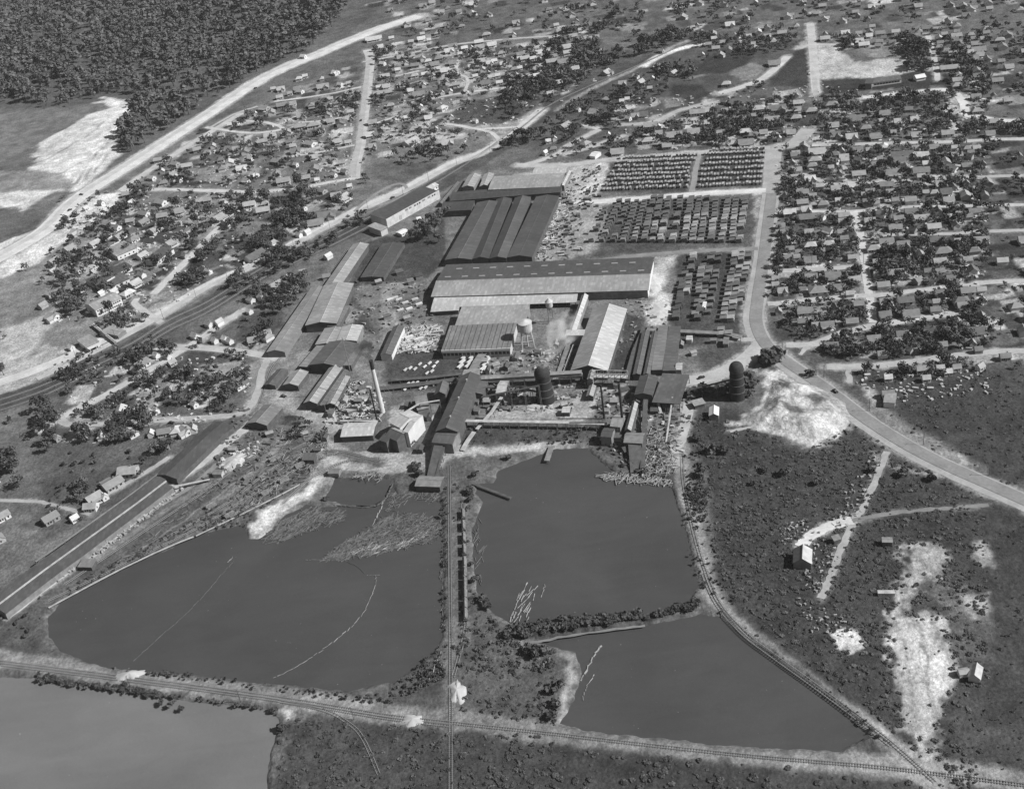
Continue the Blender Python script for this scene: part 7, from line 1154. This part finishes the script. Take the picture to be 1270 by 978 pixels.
clutter("590,440 700,430 730,470 720,510 600,510", 190, 5, .30, 'pale offcuts between ribbed mill and middle burner'); clutter("590,440 700,430 730,470 720,510 600,510", 170, 6, .06, 'dark scraps between ribbed mill and middle burner')
clutter("740,480 860,480 850,560 770,580 740,540", 200, 7, .07, 'dark scraps round the east mill'); clutter("740,480 860,480 850,560 770,580 740,540", 120, 8, .32, 'pale slabs round the east mill'); clutter("690,220 745,205 740,245 700,330 665,330 690,260", 260, 9, .07, 'dark scraps on pale ground right of the dark bays')
clutter("300,500 345,540 400,530 410,575 330,600 250,600", 200, 10, .10, 'dark logs and scraps beside the log yard tracks', smax=3); clutter("1060,450 1225,460 1225,490 1100,500 1060,480", 120, 11, .34, 'white junk scattered along the lower right street', smax=2.0); clutter("770,350 840,380 800,470 760,470", 100, 12, .2, 'boards between bright-sided shed and timber yard')
clutter("995,650 1025,655 1045,700 1010,740 995,720", 80, 13, .26, 'pale rubbish strewn beside the scrub footpath', smax=1.1); clutter("965,655 1000,640 990,670 965,680", 30, 14, .26, 'pale rubbish by the lone barn', smax=1.1); clutter("985,740 1040,760 1060,790 1000,785", 45, 15, .26, 'pale rubbish along the end of the scrub footpath', smax=1.0)
clutter("1060,585 1085,560 1092,575 1062,650 1045,660 1030,650", 60, 16, .26, 'pale stones beside the upper scrub footpath', smax=1.3); clutter("60,440 150,430 130,470 60,490", 50, 17, .1, 'dark odds and ends by the pale street'); clutter("270,570 320,545 325,560 275,590", 60, 18, .4, 'pale slabs on the rubble by the loading tracks')
for i, (pl, n) in enumerate((("160,235 440,110 440,225 300,250 150,330", 420), ("460,60 740,55 740,110 640,165 460,200", 460), ("962,182 1225,178 1225,440 960,400", 620), ("760,125 1000,105 1225,112 1225,172 770,190", 420), ("100,250 330,250 330,320 190,390 60,400", 260), ("80,450 320,440 300,510 100,560", 160))):
    clutter(pl, n, 30+i, .38, ('pale', 'light', 'small pale', 'scattered pale', 'bright', 'loose pale')[i]+' sheds, coops and junk dotting the yards, %s housing quarter' % ORD[i], 'yard_clutter', 2.4)
clutter("225,602 188,630 148,661 108,691 74,716 72,722 110,698 150,668 190,637 228,607", 150, 50, .3, 'pale crates and planks along the loading platform', smax=1.6)
# smoke and steam
def plume(label, pts, r0, r1, dens, col, name):
    P = smooth_line([G(x, y, z) for x, y, z in pts], 5); m_ = MB(); n = 14; O = P[0].copy(); V = []
    for i, p in enumerate(P):
        t = i/(len(P)-1); r = r0+(r1-r0)*t; r *= .35+1.3*math.sin(min(t*2.4+.3, math.pi-.25)) if t > .55 else 1
        for k in range(n): a = 2*math.pi*k/n; V.append(p-O+Vector((r*math.cos(a)*(1+.2*math.sin(3*a+i)), r*math.sin(a), r*.15*math.sin(5*a+i))))
    m_.poly(V, [(i*n+k, i*n+(k+1) % n, (i+1)*n+(k+1) % n, (i+1)*n+k) for i in range(len(P)-1) for k in range(n)]+[tuple(range(n-1, -1, -1)), tuple((len(P)-1)*n+k for k in range(n))])
    M = bpy.data.materials.new(name); M.use_nodes = True; nn = M.node_tree.nodes; Lk = M.node_tree.links; nn.remove(nn["Principled BSDF"]); v = nn.new("ShaderNodeVolumePrincipled"); v.inputs["Color"].default_value = (col, col, col, 1); v.inputs["Anisotropy"].default_value = .2
    ge = nn.new("ShaderNodeNewGeometry"); t = nn.new("ShaderNodeTexNoise"); t.inputs["Scale"].default_value = .13; t.inputs["Detail"].default_value = 4; mr = nn.new("ShaderNodeMapRange"); mr.inputs[1].default_value = .36; mr.inputs[2].default_value = .66; mr.inputs[3].default_value = 0; mr.inputs[4].default_value = dens
    Lk.new(ge.outputs["Position"], t.inputs["Vector"]); Lk.new(t.outputs[0], mr.inputs[0]); Lk.new(mr.outputs[0], v.inputs["Density"]); Lk.new(v.outputs[0], nn["Material Output"].inputs["Volume"])
    o = link(name, m_.mesh(name, M), None, O); return props(o, label, 'smoke', None, 'stuff')
plume('pale steam drifting up behind the middle burner', ((672, 456, 28), (680, 443, 32), (690, 428, 36), (698, 412, 40), (706, 392, 46)), 2.5, 10, .16, .99, 'steam')
plume('small dark smoke puff at the tip of the tall pale chimney', ((460, 447, 50), (456, 441, 53), (452, 434, 57), (449, 426, 62)), 1.4, 5.5, .35, .12, 'smoke')
# ---------------------------------------------------------------- haze over the whole country
hz = MB(); hz.box(0, 3000, -4.5, 12400, 12400, 4.5+ALT+12)
HM = bpy.data.materials.new("haze"); HM.use_nodes = True; _n = HM.node_tree.nodes; _n.remove(_n["Principled BSDF"]); _v = _n.new("ShaderNodeVolumePrincipled"); _v.inputs["Color"].default_value = (.92, .92, .92, 1); _v.inputs["Density"].default_value = 0.000025; _v.inputs["Anisotropy"].default_value = .1
HM.node_tree.links.new(_v.outputs[0], _n["Material Output"].inputs["Volume"]); props(link('haze', hz.mesh('haze', HM)), 'thin pale haze over the whole town and mill', 'haze', None, 'stuff')
